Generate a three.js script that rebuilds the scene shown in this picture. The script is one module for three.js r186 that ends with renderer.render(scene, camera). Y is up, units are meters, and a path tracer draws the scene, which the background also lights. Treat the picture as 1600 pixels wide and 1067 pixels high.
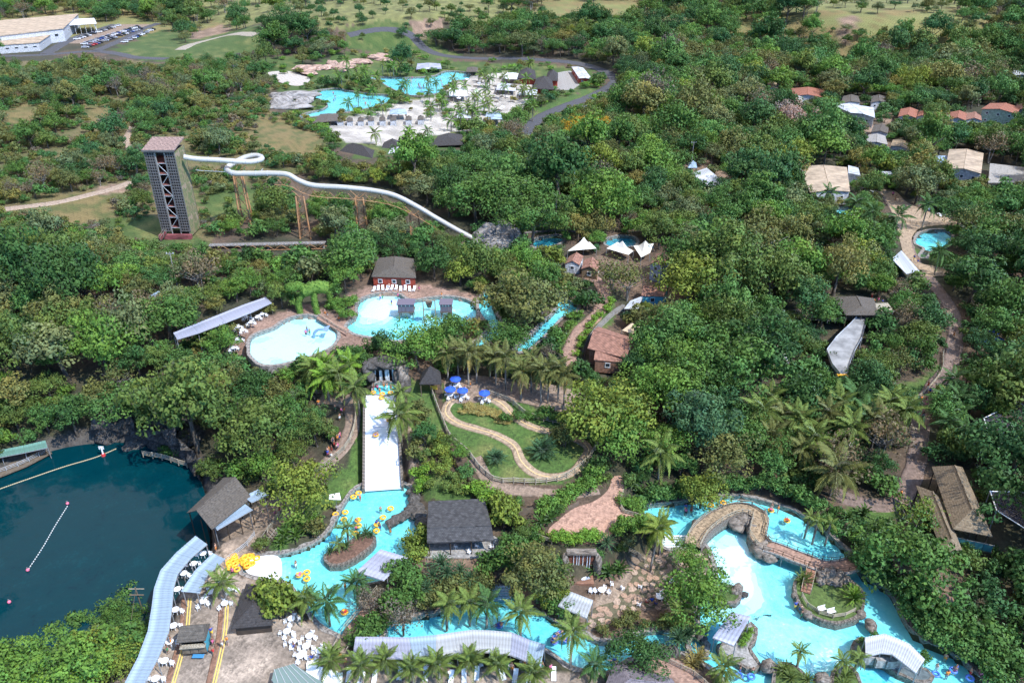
import * as THREE from 'three';
import { Sky } from 'three/addons/objects/Sky.js';
import { mergeGeometries, mergeVertices } from 'three/addons/utils/BufferGeometryUtils.js';
import { ImprovedNoise } from 'three/addons/math/ImprovedNoise.js';
import { MarchingCubes } from 'three/addons/objects/MarchingCubes.js';
import { RoundedBoxGeometry } from 'three/addons/geometries/RoundedBoxGeometry.js';

// ---------------------------------------------------------------- camera, sky, sun, exposure
const scene = new THREE.Scene();
const FL = 1240, PITCH = Math.atan(696.5 / FL), EYE = 86, K = EYE / 64;      // focal length in photo pixels, tilt, height above the lower park
const camera = new THREE.PerspectiveCamera(2 * Math.atan(533.5 / FL) * 180 / Math.PI, 1600 / 1067, 1, 4000);
camera.position.set(0, EYE, 0);
camera.rotation.set(-PITCH, 0, 0);
camera.updateMatrixWorld();
const SUN = new THREE.Vector3(0.46, 0.8, 0.36).normalize();
const sky = new Sky();
sky.name = 'sky'; sky.scale.setScalar(3000); sky.userData = { kind: 'structure', label: 'blue daylight sky with a few clouds', category: 'sky' };
Object.assign(sky.material.uniforms.sunPosition.value, SUN);
sky.material.uniforms.turbidity.value = 6; sky.material.uniforms.rayleigh.value = 0.7;
sky.material.uniforms.mieCoefficient.value = 0.004;
for (const [k, v] of [['cloudCoverage', 0.5], ['cloudDensity', 0.6]]) if (sky.material.uniforms[k]) sky.material.uniforms[k].value = v;
scene.add(sky);
scene.environmentIntensity = 0.3;
const sun = new THREE.DirectionalLight(new THREE.Color(1, 0.945, 0.85), 3.9);
sun.name = 'sun'; sun.position.copy(SUN).multiplyScalar(800).add(new THREE.Vector3(0, 0, -200)); sun.target.position.set(0, 0, -200);
sun.castShadow = true; sun.shadow.mapSize.set(4096, 4096);
Object.assign(sun.shadow.camera, { left: -520, right: 520, top: 520, bottom: -520, near: 10, far: 1800 });
scene.add(sun, sun.target);
const renderer = new THREE.WebGLRenderer({ antialias: true });
renderer.toneMapping = THREE.LinearToneMapping; renderer.toneMappingExposure = 1.6;
renderer.shadowMap.enabled = true; renderer.setSize(1024, 682);

// ---------------------------------------------------------------- helpers
const { sin, cos, PI, abs, min, max, sqrt, floor, hypot, atan2, pow, round } = Math;
const V = (x, y, z) => new THREE.Vector3(x, y, z);
const mix = (a, b, t) => a + (b - a) * t, clamp = (x, a = 0, b = 1) => min(b, max(a, x));
const smooth = (x) => { x = clamp(x); return x * x * (3 - 2 * x); };
let seed = 12345;
const reseed = (s) => { seed = s * 7919 + 17; };
const rnd = () => { seed = (seed + 0x6D2B79F5) | 0; let t = Math.imul(seed ^ (seed >>> 15), 1 | seed); t = (t + Math.imul(t ^ (t >>> 7), 61 | t)) ^ t; return ((t ^ (t >>> 14)) >>> 0) / 4294967296; };
const rr = (a, b) => a + (b - a) * rnd(), pick = (a) => a[floor(rnd() * a.length)];
const perlin = new ImprovedNoise();
const nz = (x, z, s = 1, k = 0) => perlin.noise(x * s + 31.7, k + 0.37, z * s + 11.3);
const fbm = (x, z, s, k = 0) => nz(x, z, s, k) * 0.6 + nz(x, z, s * 2.1, k + 5) * 0.3 + nz(x, z, s * 4.3, k + 9) * 0.15;
const CS = cos(PITCH), SN = sin(PITCH);
// survey: where the sight line of a photo pixel meets the level h, or the upright plane at depth z
function at(px, py, h = 0) { const x = (px - 800) / FL, y = -(py - 533.5) / FL, dy = y * CS - SN, t = (h - EYE) / dy; return V(x * t, h, (-CS - y * SN) * t); }
function atZ(px, py, z) { const x = (px - 800) / FL, y = -(py - 533.5) / FL, t = z / (-CS - y * SN); return V(x * t, EYE + (y * CS - SN) * t, z); }
function proj(x, y, z) { const dy = y - EYE, d = -dy * SN - z * CS, u = dy * CS - z * SN; return [800 + FL * x / d, 533.5 - FL * u / d, FL / d]; }
const inPoly = (p, x, z) => { let c = false; for (let i = 0, j = p.length - 1; i < p.length; j = i++) if ((p[i][1] > z) !== (p[j][1] > z) && x < (p[j][0] - p[i][0]) * (z - p[i][1]) / (p[j][1] - p[i][1]) + p[i][0]) c = !c; return c; };
function segD(p, x, z, closed = true) { let m = 1e9; for (let i = closed ? 0 : 1, j = closed ? p.length - 1 : 0; i < p.length; j = i++) { const ax = p[j][0], az = p[j][1], bx = p[i][0] - ax, bz = p[i][1] - az, t = clamp(((x - ax) * bx + (z - az) * bz) / (bx * bx + bz * bz + 1e-9)), d = hypot(x - ax - bx * t, z - az - bz * t); if (d < m) m = d; } return m; }
const bbox = (p, g) => { let a = 1e9, b = -1e9, c = 1e9, d = -1e9; for (const [x, z] of p) { a = min(a, x); b = max(b, x); c = min(c, z); d = max(d, z); } return [a - g, b + g, c - g, d + g]; };
const inBox = (b, x, z) => x > b[0] && x < b[1] && z > b[2] && z < b[3];
function smoothPoly(pts, step = 1.2, closed = true) {
  const c = new THREE.CatmullRomCurve3(pts.map(([x, z]) => V(x, 0, z)), closed, 'centripetal'), n = max(8, round(c.getLength() / step));
  const a = c.getSpacedPoints(n); if (closed) a.pop(); return a.map((p) => [p.x, p.z]);
}
const level = (pts, h) => pts.map(([x, y]) => { const p = at(x, y, h); return [p.x, p.z]; });
// where the photo keeps something in clear view (a quarter of its size): plants are not put in front of it
const KW = 400, KH = 267, keepMask = new Uint8Array(KW * KH);
function keep(poly, v = 1) { const q = poly.map(([x, y]) => [x / 4, y / 4]), b = bbox(q, 1); for (let y = max(0, floor(b[2])); y <= min(KH - 1, b[3]); y++) for (let x = max(0, floor(b[0])); x <= min(KW - 1, b[1]); x++) if (inPoly(q, x + 0.5, y + 0.5)) keepMask[y * KW + x] = v; }
const kept = (px, py) => px >= 0 && py >= 0 && px < 1600 && py < 1067 && keepMask[floor(py / 4) * KW + floor(px / 4)];
function keepLine(pts, w) { for (let i = 1; i < pts.length; i++) { const [ax, ay] = pts[i - 1], [bx, by] = pts[i], l = hypot(bx - ax, by - ay) || 1, nx = -(by - ay) / l * w / 2, ny = (bx - ax) / l * w / 2; keep([[ax + nx, ay + ny], [bx + nx, by + ny], [bx - nx, by - ny], [ax - nx, ay - ny]]); } }

const names = {};
const numbered = (n) => { const k = names[n] = (names[n] ?? -1) + 1; return k ? n + '_' + String(k).padStart(3, '0') : n; };
const shade = (o) => { o.castShadow = true; o.receiveShadow = true; return o; };
function thing(name, label, category, p = [0, 0, 0], turn = 0, group) {
  const o = new THREE.Group(); o.name = numbered(name); scene.add(o);
  if (p.isVector3) o.position.copy(p); else o.position.set(...p);
  o.rotation.y = turn; o.userData = { label, category }; if (group) o.userData.group = group; return o;
}
const bigger = (o) => { o.scale.setScalar(K); return o; };
const flat = (g) => { g = g.index ? g.toNonIndexed() : g; for (const k of Object.keys(g.attributes)) if (!['position', 'normal', 'uv'].includes(k)) g.deleteAttribute(k); if (!g.attributes.uv) g.setAttribute('uv', new THREE.BufferAttribute(new Float32Array(g.attributes.position.count * 2), 2)); if (!g.attributes.normal) g.computeVertexNormals(); return g; };
const join = (gs) => Array.isArray(gs) ? (gs.length === 1 ? gs[0] : mergeGeometries(gs.map(flat))) : gs;
function part(name, gs, m, parent, p, turn) { const o = shade(new THREE.Mesh(join(gs), m)); o.name = name; parent.add(o); if (p) o.position.set(...p); if (turn) o.rotation.y = turn; return o; }
function single(name, gs, m, label, category, group) { const o = shade(new THREE.Mesh(join(gs), m)); o.name = numbered(name); o.userData = { label, category }; if (group) o.userData.group = group; scene.add(o); return o; }
function struct(name, gs, m, label, category) { const o = single(name, gs, m, label, category); o.userData.kind = 'structure'; return o; }
function copy(o, label, group) { const c = o.clone(); c.name = numbered(o.name.replace(/_\d{3}$/, '')); scene.add(c); c.userData = { ...o.userData }; if (label) c.userData.label = label; if (group) c.userData.group = group; return c; }
const box = (w, h, d, x = 0, y = 0, z = 0, ry = 0) => { const g = new THREE.BoxGeometry(w, h, d); if (ry) g.rotateY(ry); return g.translate(x, y, z); };
const cyl = (r0, r1, h, x = 0, y = 0, z = 0, n = 10) => new THREE.CylinderGeometry(r1, r0, h, n).translate(x, y + h / 2, z);
const UNITBOX = new THREE.BoxGeometry(1, 1, 1), UNITCYL = new THREE.CylinderGeometry(1, 1, 1, 8);
// a bar from a to b that shares one unit geometry
function bar(name, a, b, r, m, parent, geo = UNITCYL) { const o = shade(new THREE.Mesh(geo, m)), d = b.clone().sub(a), l = d.length(); o.name = name; o.position.copy(a).addScaledVector(d, 0.5); o.quaternion.setFromUnitVectors(V(0, 1, 0), d.normalize()); o.scale.set(r, l, r); parent.add(o); return o; }
const barGeo = (a, b, r, n = 6, r2 = r) => { const d = b.clone().sub(a), l = d.length(), g = new THREE.CylinderGeometry(r2, r, l, n); g.applyQuaternion(new THREE.Quaternion().setFromUnitVectors(V(0, 1, 0), d.clone().normalize())); const m = a.clone().addScaledVector(d, 0.5); return g.translate(m.x, m.y, m.z); };
const tubeGeo = (pts, r, n = 20, k = 8, closed = false) => new THREE.TubeGeometry(new THREE.CatmullRomCurve3(pts, closed), n, r, k, closed);
// polygon soup: list of faces (each a list of Vector3), uv in metres
function faces(list) { const pos = [], uv = [], idx = []; for (const f of list) { const b = pos.length / 3, o = f[0], u = f[1].clone().sub(o).normalize(), n = f[1].clone().sub(o).cross(f[f.length - 1].clone().sub(o)).normalize(), w = n.clone().cross(u); for (const p of f) { pos.push(p.x, p.y, p.z); const d = p.clone().sub(o); uv.push(d.dot(u), d.dot(w)); } for (let i = 2; i < f.length; i++) idx.push(b, b + i - 1, b + i); } const g = new THREE.BufferGeometry(); g.setAttribute('position', new THREE.Float32BufferAttribute(pos, 3)); g.setAttribute('uv', new THREE.Float32BufferAttribute(uv, 2)); g.setIndex(idx); const h = g.toNonIndexed(); h.computeVertexNormals(); return h; }
// a plate: polygon of Vector3 made thick downwards
function plate(poly, t) { const low = poly.map((p) => V(p.x, p.y - t, p.z)), f = [poly, [...low].reverse()]; for (let i = 0; i < poly.length; i++) { const j = (i + 1) % poly.length; f.push([poly[i], low[i], low[j], poly[j]]); } return faces(f); }
const up = (poly) => { let a = 0; for (let i = 0; i < poly.length; i++) { const p = poly[i], q = poly[(i + 1) % poly.length]; a += p.z * q.x - p.x * q.z; } return a < 0 ? [...poly].reverse() : poly; };
function flatPoly(pts, y) { const s = new THREE.Shape(pts.map(([x, z]) => new THREE.Vector2(x, -z))), g = new THREE.ShapeGeometry(s); g.rotateX(-PI / 2); return g.translate(0, y, 0); }

// ---------------------------------------------------------------- textures and materials
function dataTex(n, f, srgb = true, rep = 1) { const d = new Uint8Array(n * n * 4); for (let y = 0; y < n; y++) for (let x = 0; x < n; x++) { const c = f(x / n, y / n, x, y), i = (y * n + x) * 4; d[i] = clamp(c[0]) * 255; d[i + 1] = clamp(c[1]) * 255; d[i + 2] = clamp(c[2]) * 255; d[i + 3] = 255; } const t = new THREE.DataTexture(d, n, n); if (srgb) t.colorSpace = THREE.SRGBColorSpace; t.wrapS = t.wrapT = THREE.RepeatWrapping; t.magFilter = THREE.LinearFilter; t.minFilter = THREE.LinearMipmapLinearFilter; t.generateMipmaps = true; t.repeat.set(rep, rep); t.needsUpdate = true; return t; }
// noise that wraps round a unit square
const wrapN = (u, v, f, k) => { const a = perlin.noise(u * f, v * f, k), b = perlin.noise((u - 1) * f, v * f, k), c = perlin.noise(u * f, (v - 1) * f, k), d = perlin.noise((u - 1) * f, (v - 1) * f, k); return mix(mix(a, b, u), mix(c, d, u), v); };
const grain = (n, amp, fs, rep) => dataTex(n, (u, v) => { let s = 0; fs.forEach((f, i) => { s += wrapN(u, v, f, i * 7.3 + 1) / (1 + i * 0.35); }); const g = 0.82 + s * amp + (rnd() - 0.5) * amp * 0.5; return [g, g, g]; }, true, rep);
reseed(3);
const T = {
  grain: grain(256, 0.3, [6, 14, 40], 0.25), soft: grain(256, 0.22, [3, 7, 19], 0.08), rough: grain(256, 0.5, [8, 20, 60], 0.3),
  thatch: dataTex(256, (u, v) => { const s = wrapN(u * 1, v, 40, 3) * 0.25 + wrapN(u, v, 9, 6) * 0.3 + (rnd() - 0.5) * 0.3, r = abs(((v * 10) % 1) - 0.5) < 0.06 ? -0.16 : 0, g = 0.78 + s * 0.9 + r; return [g, g * 0.99, g * 0.97]; }, true, 0.3),
  shingle: dataTex(256, (u, v) => { const row = floor(v * 16), col = floor(u * 12 + (row % 2) * 0.5), h = ((Math.sin(row * 12.9 + (col % 12) * 78.2) * 43758.5) % 1 + 1) % 1, e = (v * 16) % 1 < 0.14 || (u * 12 + (row % 2) * 0.5) % 1 < 0.08 ? -0.22 : 0, g = 0.72 + h * 0.22 + e + wrapN(u, v, 5, 4) * 0.3; return [g, g, g]; }, true, 0.25),
  tile: dataTex(256, (u, v) => { const r = sin(u * 16 * 2 * PI) * 0.12, e = (v * 8) % 1 < 0.12 ? -0.15 : 0, g = 0.8 + r + e + wrapN(u, v, 6, 4) * 0.35 + (rnd() - 0.5) * 0.1; return [g, g * 0.97, g * 0.95]; }, true, 0.22),
  brick: dataTex(256, (u, v) => { const row = floor(v * 20), o = (row % 2) * 0.5, col = floor(u * 10 + o), h = ((Math.sin(row * 32.9 + (col % 10) * 58.2) * 43758.5) % 1 + 1) % 1, e = (v * 20) % 1 < 0.12 || (u * 10 + o) % 1 < 0.06 ? -0.14 : 0, g = 0.76 + h * 0.2 + e + wrapN(u, v, 6, 2) * 0.25; return [g, g * 0.98, g * 0.97]; }, true, 0.35),
  wood: dataTex(128, (u, v) => { const g = 0.78 + wrapN(u, v, 3, 1) * 0.2 + sin((u * 18 + wrapN(u, v, 4, 9) * 2) * 2 * PI) * 0.1 + (rnd() - 0.5) * 0.12; return [g, g * 0.98, g * 0.95]; }, true, 0.5),
  poolfloor: dataTex(512, (u, v) => { const s = wrapN(u, v, 5, 1) * 0.45 + wrapN(u, v, 13, 2) * 0.35 + wrapN(u, v, 37, 4) * 0.35 + wrapN(u, v, 71, 6) * 0.3, k = s > 0.22 ? 0.14 : 0, l = s < -0.3 ? -0.12 : 0; return [0.72 + s * 0.36 + k + l, 0.89 + s * 0.1 + k * 0.4 + l * 0.5, 0.91 + s * 0.07 + k * 0.35 + l * 0.3]; }, true, 0.045),  // fine mottle paints surface ripples into the floor colour; broad patches are worn paint
  film: dataTex(256, (u, v) => { const s = wrapN(u, v, 4, 3) * 0.6 + wrapN(u * 1, v, 24, 6) * 0.2, g = s > 0.16 ? 0.9 : 0.98; return [g * (s > 0.16 ? 0.95 : 1), g, g * 1.01]; }, true, 0.06),
  ripple: dataTex(256, (u, v) => { const g = 0.5 + wrapN(u, v, 7, 1) * 0.3 + wrapN(u, v, 17, 5) * 0.25 + wrapN(u, v, 41, 8) * 0.15; return [g, g, g]; }, false, 0.12),
  ripplebig: dataTex(256, (u, v) => { const g = 0.5 + wrapN(u, v * 1, 6, 2) * 0.4 + wrapN(u, v, 15, 6) * 0.25; return [g, g, g]; }, false, 0.035),
};
const matCache = {};
const C = (r, g, b) => new THREE.Color().setRGB(r, g, b);
function M(key, color, rough = 0.85, o = {}) { if (matCache[key]) return matCache[key]; const Kind = o.transmission || o.clearcoat || o.sheen ? THREE.MeshPhysicalMaterial : THREE.MeshStandardMaterial; const m = new Kind({ color: color.isColor ? color : C(...color), roughness: rough, ...o }); m.name = key; return matCache[key] = m; }
const mt = {
  white: M('white_paint', [0.78, 0.78, 0.76], 0.5), plastic: M('white_plastic', [0.8, 0.8, 0.8], 0.4),
  concrete: M('concrete', [0.42, 0.39, 0.35], 0.9, { map: T.grain }), stone: M('grey_stone', [0.27, 0.225, 0.18], 0.95, { map: T.rough, bumpMap: T.rough, bumpScale: 0.08 }),
  darkrock: M('dark_rock', [0.13, 0.115, 0.1], 0.95, { map: T.rough, bumpMap: T.rough, bumpScale: 0.15 }), palerock: M('pale_rock', [0.34, 0.31, 0.28], 0.95, { map: T.rough, bumpMap: T.rough, bumpScale: 0.15 }),
  pinkrock: M('pink_rock', [0.5, 0.33, 0.25], 0.95, { map: T.rough, bumpMap: T.rough, bumpScale: 0.15 }),
  wood: M('weathered_wood', [0.24, 0.19, 0.14], 0.9, { map: T.wood }), palewood: M('pale_wood', [0.52, 0.47, 0.37], 0.9, { map: T.wood }), darkwood: M('dark_wood', [0.085, 0.06, 0.042], 0.9, { map: T.wood }),
  steel: M('galvanised_sheet', [0.66, 0.68, 0.68], 0.5, { metalness: 0.1, map: T.soft }), bluesheet: M('pale_blue_sheet', [0.46, 0.6, 0.72], 0.45, { metalness: 0.1, map: T.soft }), lavsheet: M('lavender_sheet', [0.52, 0.54, 0.66], 0.45, { metalness: 0.1, map: T.soft }), whitesheet: M('white_sheet', [0.72, 0.74, 0.76], 0.45, { map: T.soft }),
  post: M('grey_post', [0.22, 0.22, 0.22], 0.6), orange: M('orange_steel', [0.6, 0.31, 0.14], 0.7, { map: T.grain }),
  thatchGrey: M('grey_thatch', [0.17, 0.145, 0.12], 1, { map: T.thatch, bumpMap: T.thatch, bumpScale: 0.05 }), thatchTan: M('tan_thatch', [0.34, 0.26, 0.17], 1, { map: T.thatch, bumpMap: T.thatch, bumpScale: 0.05 }), thatchDark: M('dark_thatch', [0.075, 0.068, 0.068], 1, { map: T.thatch, bumpMap: T.thatch, bumpScale: 0.05 }),
  shingle: M('dark_shingle', [0.085, 0.083, 0.083], 0.95, { map: T.shingle }), redtile: M('clay_tile', [0.42, 0.17, 0.105], 0.9, { map: T.tile }), oldtile: M('faded_clay_tile', [0.4, 0.21, 0.15], 0.9, { map: T.tile }),
  redwall: M('red_wall', [0.42, 0.065, 0.03], 0.8, { map: T.grain }), whitewall: M('white_wall', [0.7, 0.7, 0.69], 0.8, { map: T.grain }), creamroof: M('cream_roof', [0.58, 0.44, 0.3], 0.7, { map: T.soft }), brickwall: M('brick_wall', [0.36, 0.19, 0.12], 0.9, { map: T.brick }),
  brick: M('brick_paving', [0.42, 0.27, 0.2], 0.95, { map: T.brick }), pinkpave: M('pink_paving', [0.56, 0.33, 0.23], 0.95, { map: T.grain }), sandpave: M('sand_paving', [0.48, 0.35, 0.23], 0.95, { map: T.grain }), asphalt: M('asphalt', [0.1, 0.1, 0.11], 0.95, { map: T.grain }), brownpave: M('brown_paving', [0.27, 0.19, 0.15], 0.95, { map: T.grain }), greypave: M('grey_paving', [0.35, 0.25, 0.18], 0.95, { map: T.grain }),
  sand: M('white_sand', [0.64, 0.57, 0.49], 1, { map: T.grain }), yellowtube: M('yellow_vinyl', [0.85, 0.42, 0.03], 0.4), blue: M('blue_canvas', [0.02, 0.09, 0.5], 0.7), tent: M('cream_canvas', [0.72, 0.68, 0.58], 0.8),
  glass: M('dark_glass', [0.03, 0.04, 0.05], 0.1), black: M('dark_opening', [0.03, 0.028, 0.026], 0.9),
};
// ---------------------------------------------------------------- the lie of the land
const CTRL = [[600, 1067, 0], [300, 1000, 0], [900, 1000, 0], [1300, 950, 0], [1550, 1000, 0.5], [480, 800, 0], [600, 780, 0], [1100, 820, 0], [1300, 800, 0.2], [1480, 900, 1], [1440, 650, 3], [1300, 700, 2], [1560, 700, 3], [820, 690, 4.5], [720, 650, 5], [930, 700, 4], [900, 810, 3], [720, 800, 2.2], [600, 600, 6], [650, 700, 2.5], [540, 700, 2.5], [520, 640, 4.5], [440, 700, 2.5], [430, 790, 0.6], [450, 520, 6], [650, 480, 6], [900, 480, 6], [850, 540, 6], [1000, 600, 5], [1100, 680, 2.5], [1200, 560, 5], [1345, 480, 6.5], [1440, 400, 6], [1250, 300, 6], [1500, 250, 6], [1000, 390, 6], [560, 390, 6.5], [270, 380, 8], [100, 600, 6], [250, 560, 6], [150, 500, 7], [10, 640, 3], [330, 660, 3], [60, 400, 8], [100, 200, 9], [300, 110, 7], [600, 180, 5], [440, 250, 8], [700, 100, 5], [900, 150, 5], [1200, 100, 7], [1500, 120, 6], [1000, 20, 16], [180, 55, 4], [1400, 12, 28], [600, 12, 20], [-300, 300, 9], [1900, 300, 8], [200, 1090, -1], [60, 1090, -3], [1250, 200, 6], [1560, 330, 6]].map(([x, y, h]) => { const p = at(x, y, h); return [p.x, p.z, h, 1 / (1 + 0.003 * p.length())]; });
function baseHeight(x, z) { let s = 0, w = 0; for (const c of CTRL) { const d = ((c[0] - x) ** 2 + (c[1] - z) ** 2) * c[3] * c[3], k = 1 / (d * d + 2500); s += k * c[2]; w += k; } const far = smooth((-z - 160) / 270); return s / w + nz(x, z, 0.045) * 0.25 + nz(x, z, 0.014, 3) * 1.6 * far; }
const LAKE = -5, lakePx = [[-60, 775, -5], [0, 742, -5], [70, 708, -5], [120, 696, -5], [200, 692, -5], [262, 706, -5], [300, 732, -5], [318, 765, -5], [312, 798, 3], [302, 836, 3], [270, 863, 3], [246, 890, 3], [235, 920, 3], [228, 950, 3], [195, 975, -5], [150, 1012, -5], [90, 1036, -5], [0, 1060, -5], [-80, 1090, -5]];
const shoreZ = at(312, 775, 0).z, shoreX = at(205, 990, 0).x;
const lakePoly = smoothPoly(lakePx.map(([x, y, h]) => { const p = at(x, y, h); return [p.x, p.z]; }), 2), lakeBox = bbox(lakePoly, 40);
const zones = [];                                     // levelled ground: pools, terraces, floors
function zone(pts, h, blend = 3) { const z = { poly: pts, h, blend, box: bbox(pts, blend) }; zones.push(z); return z; }
function heightAt(x, z) {
  let h = baseHeight(x, z);
  for (const q of zones) if (inBox(q.box, x, z)) { if (inPoly(q.poly, x, z)) h = q.h; else { const d = segD(q.poly, x, z); if (d < q.blend) h = mix(q.h, h, smooth(d / q.blend)); } }
  if (inBox(lakeBox, x, z)) { const d = segD(lakePoly, x, z) * (inPoly(lakePoly, x, z) ? -1 : 1); const w = mix(34, x < shoreX ? 12 : 3.4, smooth((z - shoreZ) / 12)); if (d < w) { const lo = LAKE - 2.5 + 3 * smooth((d + 1.2) / 2.4); h = mix(lo, h, clamp((d - 0.4) / (w - 0.4)) ** 0.8); if (d < 0.4) h = lo; } }
  return h;
}
function P(px, py) { let h = 3; for (let i = 0; i < 14; i++) { const p = at(px, py, h); h = mix(h, heightAt(p.x, p.z), 0.75); } return at(px, py, h); }
const ground = (px, py) => { const p = P(px, py); p.y = heightAt(p.x, p.z); return p; };

// ---------------------------------------------------------------- pools: floor, rim and water, each on its own level
const mwater = M('pool_water', [0.86, 0.98, 1], 0.06, { transmission: 1, thickness: 0, ior: 1.33, bumpMap: T.ripple, bumpScale: 0.15 });
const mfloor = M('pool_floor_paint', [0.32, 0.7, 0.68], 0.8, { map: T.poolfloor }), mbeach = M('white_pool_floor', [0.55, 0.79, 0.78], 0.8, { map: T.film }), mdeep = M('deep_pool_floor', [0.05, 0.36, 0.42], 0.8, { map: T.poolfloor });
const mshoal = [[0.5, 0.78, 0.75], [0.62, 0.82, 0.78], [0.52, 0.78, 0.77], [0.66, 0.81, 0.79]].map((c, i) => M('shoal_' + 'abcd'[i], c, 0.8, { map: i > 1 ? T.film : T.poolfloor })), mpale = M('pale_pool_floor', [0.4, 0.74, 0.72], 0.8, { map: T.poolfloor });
const pools = [];
function planUV(g) { const p = g.attributes.position, uv = new Float32Array(p.count * 2); for (let i = 0; i < p.count; i++) { uv[i * 2] = p.getX(i); uv[i * 2 + 1] = p.getZ(i); } g.setAttribute('uv', new THREE.BufferAttribute(uv, 2)); return g; }
function rim(poly, w, y0, y1, ylow, rough = 0.04, closed = true) {
  const n = poly.length, ring = [], f = (p, q) => [q[0] - p[0], q[1] - p[1]]; let area = 0; for (let i = 0; i < n; i++) { const a = poly[i], b = poly[(i + 1) % n]; area += a[0] * b[1] - b[0] * a[1]; } const sg = area > 0 ? 1 : -1;
  for (let i = 0; i < n; i++) { const a = poly[closed ? (i + n - 1) % n : max(0, i - 1)], b = poly[closed ? (i + 1) % n : min(n - 1, i + 1)], d = f(a, b), l = hypot(...d) || 1, nx = d[1] / l * sg, nzz = -d[0] / l * sg, p = poly[i], k = 1 + rr(-rough, rough) * 5, t = y1 + rr(-rough, rough); ring.push([V(p[0], y0, p[1]), V(p[0], t, p[1]), V(p[0] + nx * w * k, t + rr(-rough, rough), p[1] + nzz * w * k), V(p[0] + nx * w * k, ylow, p[1] + nzz * w * k)]); }
  const fs = []; for (let i = 0; i < (closed ? n : n - 1); i++) { const a = ring[i], b = ring[(i + 1) % n]; for (let k = 0; k < 3; k++) fs.push(sg > 0 ? [a[k], a[k + 1], b[k + 1], b[k]] : [a[k], b[k], b[k + 1], a[k + 1]]); }
  return faces(fs);
}
const mrim = M('pool_rim_stone', [0.34, 0.3, 0.26], 0.95, { map: T.rough });
function pool(pts, h, what, o = {}) {
  keep(pts); const poly = smoothPoly(level(pts, h), o.step || 1.3);
  zone(poly, h + 0.12, o.blend ?? 3); pools.push({ poly, h, box: bbox(poly, 0.2) });
  const isl = (o.islands || []).map((p) => smoothPoly(level(p, h), 0.7));
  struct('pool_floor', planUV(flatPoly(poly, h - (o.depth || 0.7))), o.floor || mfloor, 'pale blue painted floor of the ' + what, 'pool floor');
  struct('pool_rim', rim(poly, o.rim || 0.7, h - (o.depth || 0.7), h + (o.lip ?? 0.18), h - 1.6, 0.05), o.rimMat || mrim, 'stone rim round the ' + what, 'pool rim');
  if (o.water !== 0) struct('pool_water', planUV(flatPoly(poly, h)), mwater, 'clear turquoise water of the ' + what, 'water');
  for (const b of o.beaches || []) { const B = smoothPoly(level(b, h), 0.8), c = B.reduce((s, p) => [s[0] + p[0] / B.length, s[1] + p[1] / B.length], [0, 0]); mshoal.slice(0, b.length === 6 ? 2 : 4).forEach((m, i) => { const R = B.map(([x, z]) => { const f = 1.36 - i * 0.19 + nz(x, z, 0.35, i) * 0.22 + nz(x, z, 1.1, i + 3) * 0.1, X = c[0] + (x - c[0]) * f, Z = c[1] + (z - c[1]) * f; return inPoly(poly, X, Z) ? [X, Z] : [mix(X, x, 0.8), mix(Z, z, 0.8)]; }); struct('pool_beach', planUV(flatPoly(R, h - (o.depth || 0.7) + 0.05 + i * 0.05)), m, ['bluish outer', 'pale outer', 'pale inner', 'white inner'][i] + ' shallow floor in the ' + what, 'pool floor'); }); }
  return poly;
}
// a low-lying ribbon: path, track or road draped on the land with a shallow raised edge
const ribbons = [];
function ribbon(name, pts, w, m, label, category, lift = 0.1, hs) {
  w *= K; const c = pts.map(([x, y]) => P(x, y)), cur = new THREE.CatmullRomCurve3(c, false, 'centripetal'), n = max(4, round(cur.getLength() / 0.9)), L = cur.getSpacedPoints(n), fs = [], HW = 3, rows = [];
  keepLine(pts, w * proj(c[floor(c.length / 2)].x, c[floor(c.length / 2)].y, c[floor(c.length / 2)].z)[2] * 0.7);
  for (let i = 0; i <= n; i++) { const t = L[min(n, i + 1)].clone().sub(L[max(0, i - 1)]), l = hypot(t.x, t.z) || 1, nx = -t.z / l, nzz = t.x / l, row = [], ww = w * (1 + nz(L[i].x, L[i].z, 0.4, 2) * 0.16); let top = -1e9; for (let k = -HW; k <= HW; k++) { const x = L[i].x + nx * ww * 0.5 * k / HW, z = L[i].z + nzz * ww * 0.5 * k / HW; row.push(V(x, heightAt(x, z) + lift, z)); } row.unshift(row[0].clone().add(V(-nx * 0.05, -0.5, -nzz * 0.05))); row.push(row[row.length - 1].clone().add(V(nx * 0.05, -0.5, nzz * 0.05))); rows.push(row); }
  const pos = [], uv = [], idx = [], R = rows[0].length; rows.forEach((r, i) => r.forEach((p, k) => { pos.push(p.x, p.y, p.z); uv.push(p.x, p.z); if (i < n && k < R - 1) { const a = i * R + k; idx.push(a, a + 1, a + R, a + 1, a + R + 1, a + R); } }));
  const g = new THREE.BufferGeometry(); g.setAttribute('position', new THREE.Float32BufferAttribute(pos, 3)); g.setAttribute('uv', new THREE.Float32BufferAttribute(uv, 2)); g.setIndex(idx); g.computeVertexNormals();
  ribbons.push({ pts: L.map((p) => [p.x, p.z]), w });
  return struct(name, g, m, label, category);
}
function terrace(name, pts, h, m, label, category, blend = 2.5, lift = 0.12, sm = 1) { keep(pts); const poly = sm ? smoothPoly(level(pts, h), sm) : level(pts, h); zone(poly, h, blend); const r = rim(poly, 0.05, h + lift, h + lift, h - 0.8, 0); return struct(name, [planUV(flatPoly(poly, h + lift)), r], m, label, category); }
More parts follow.
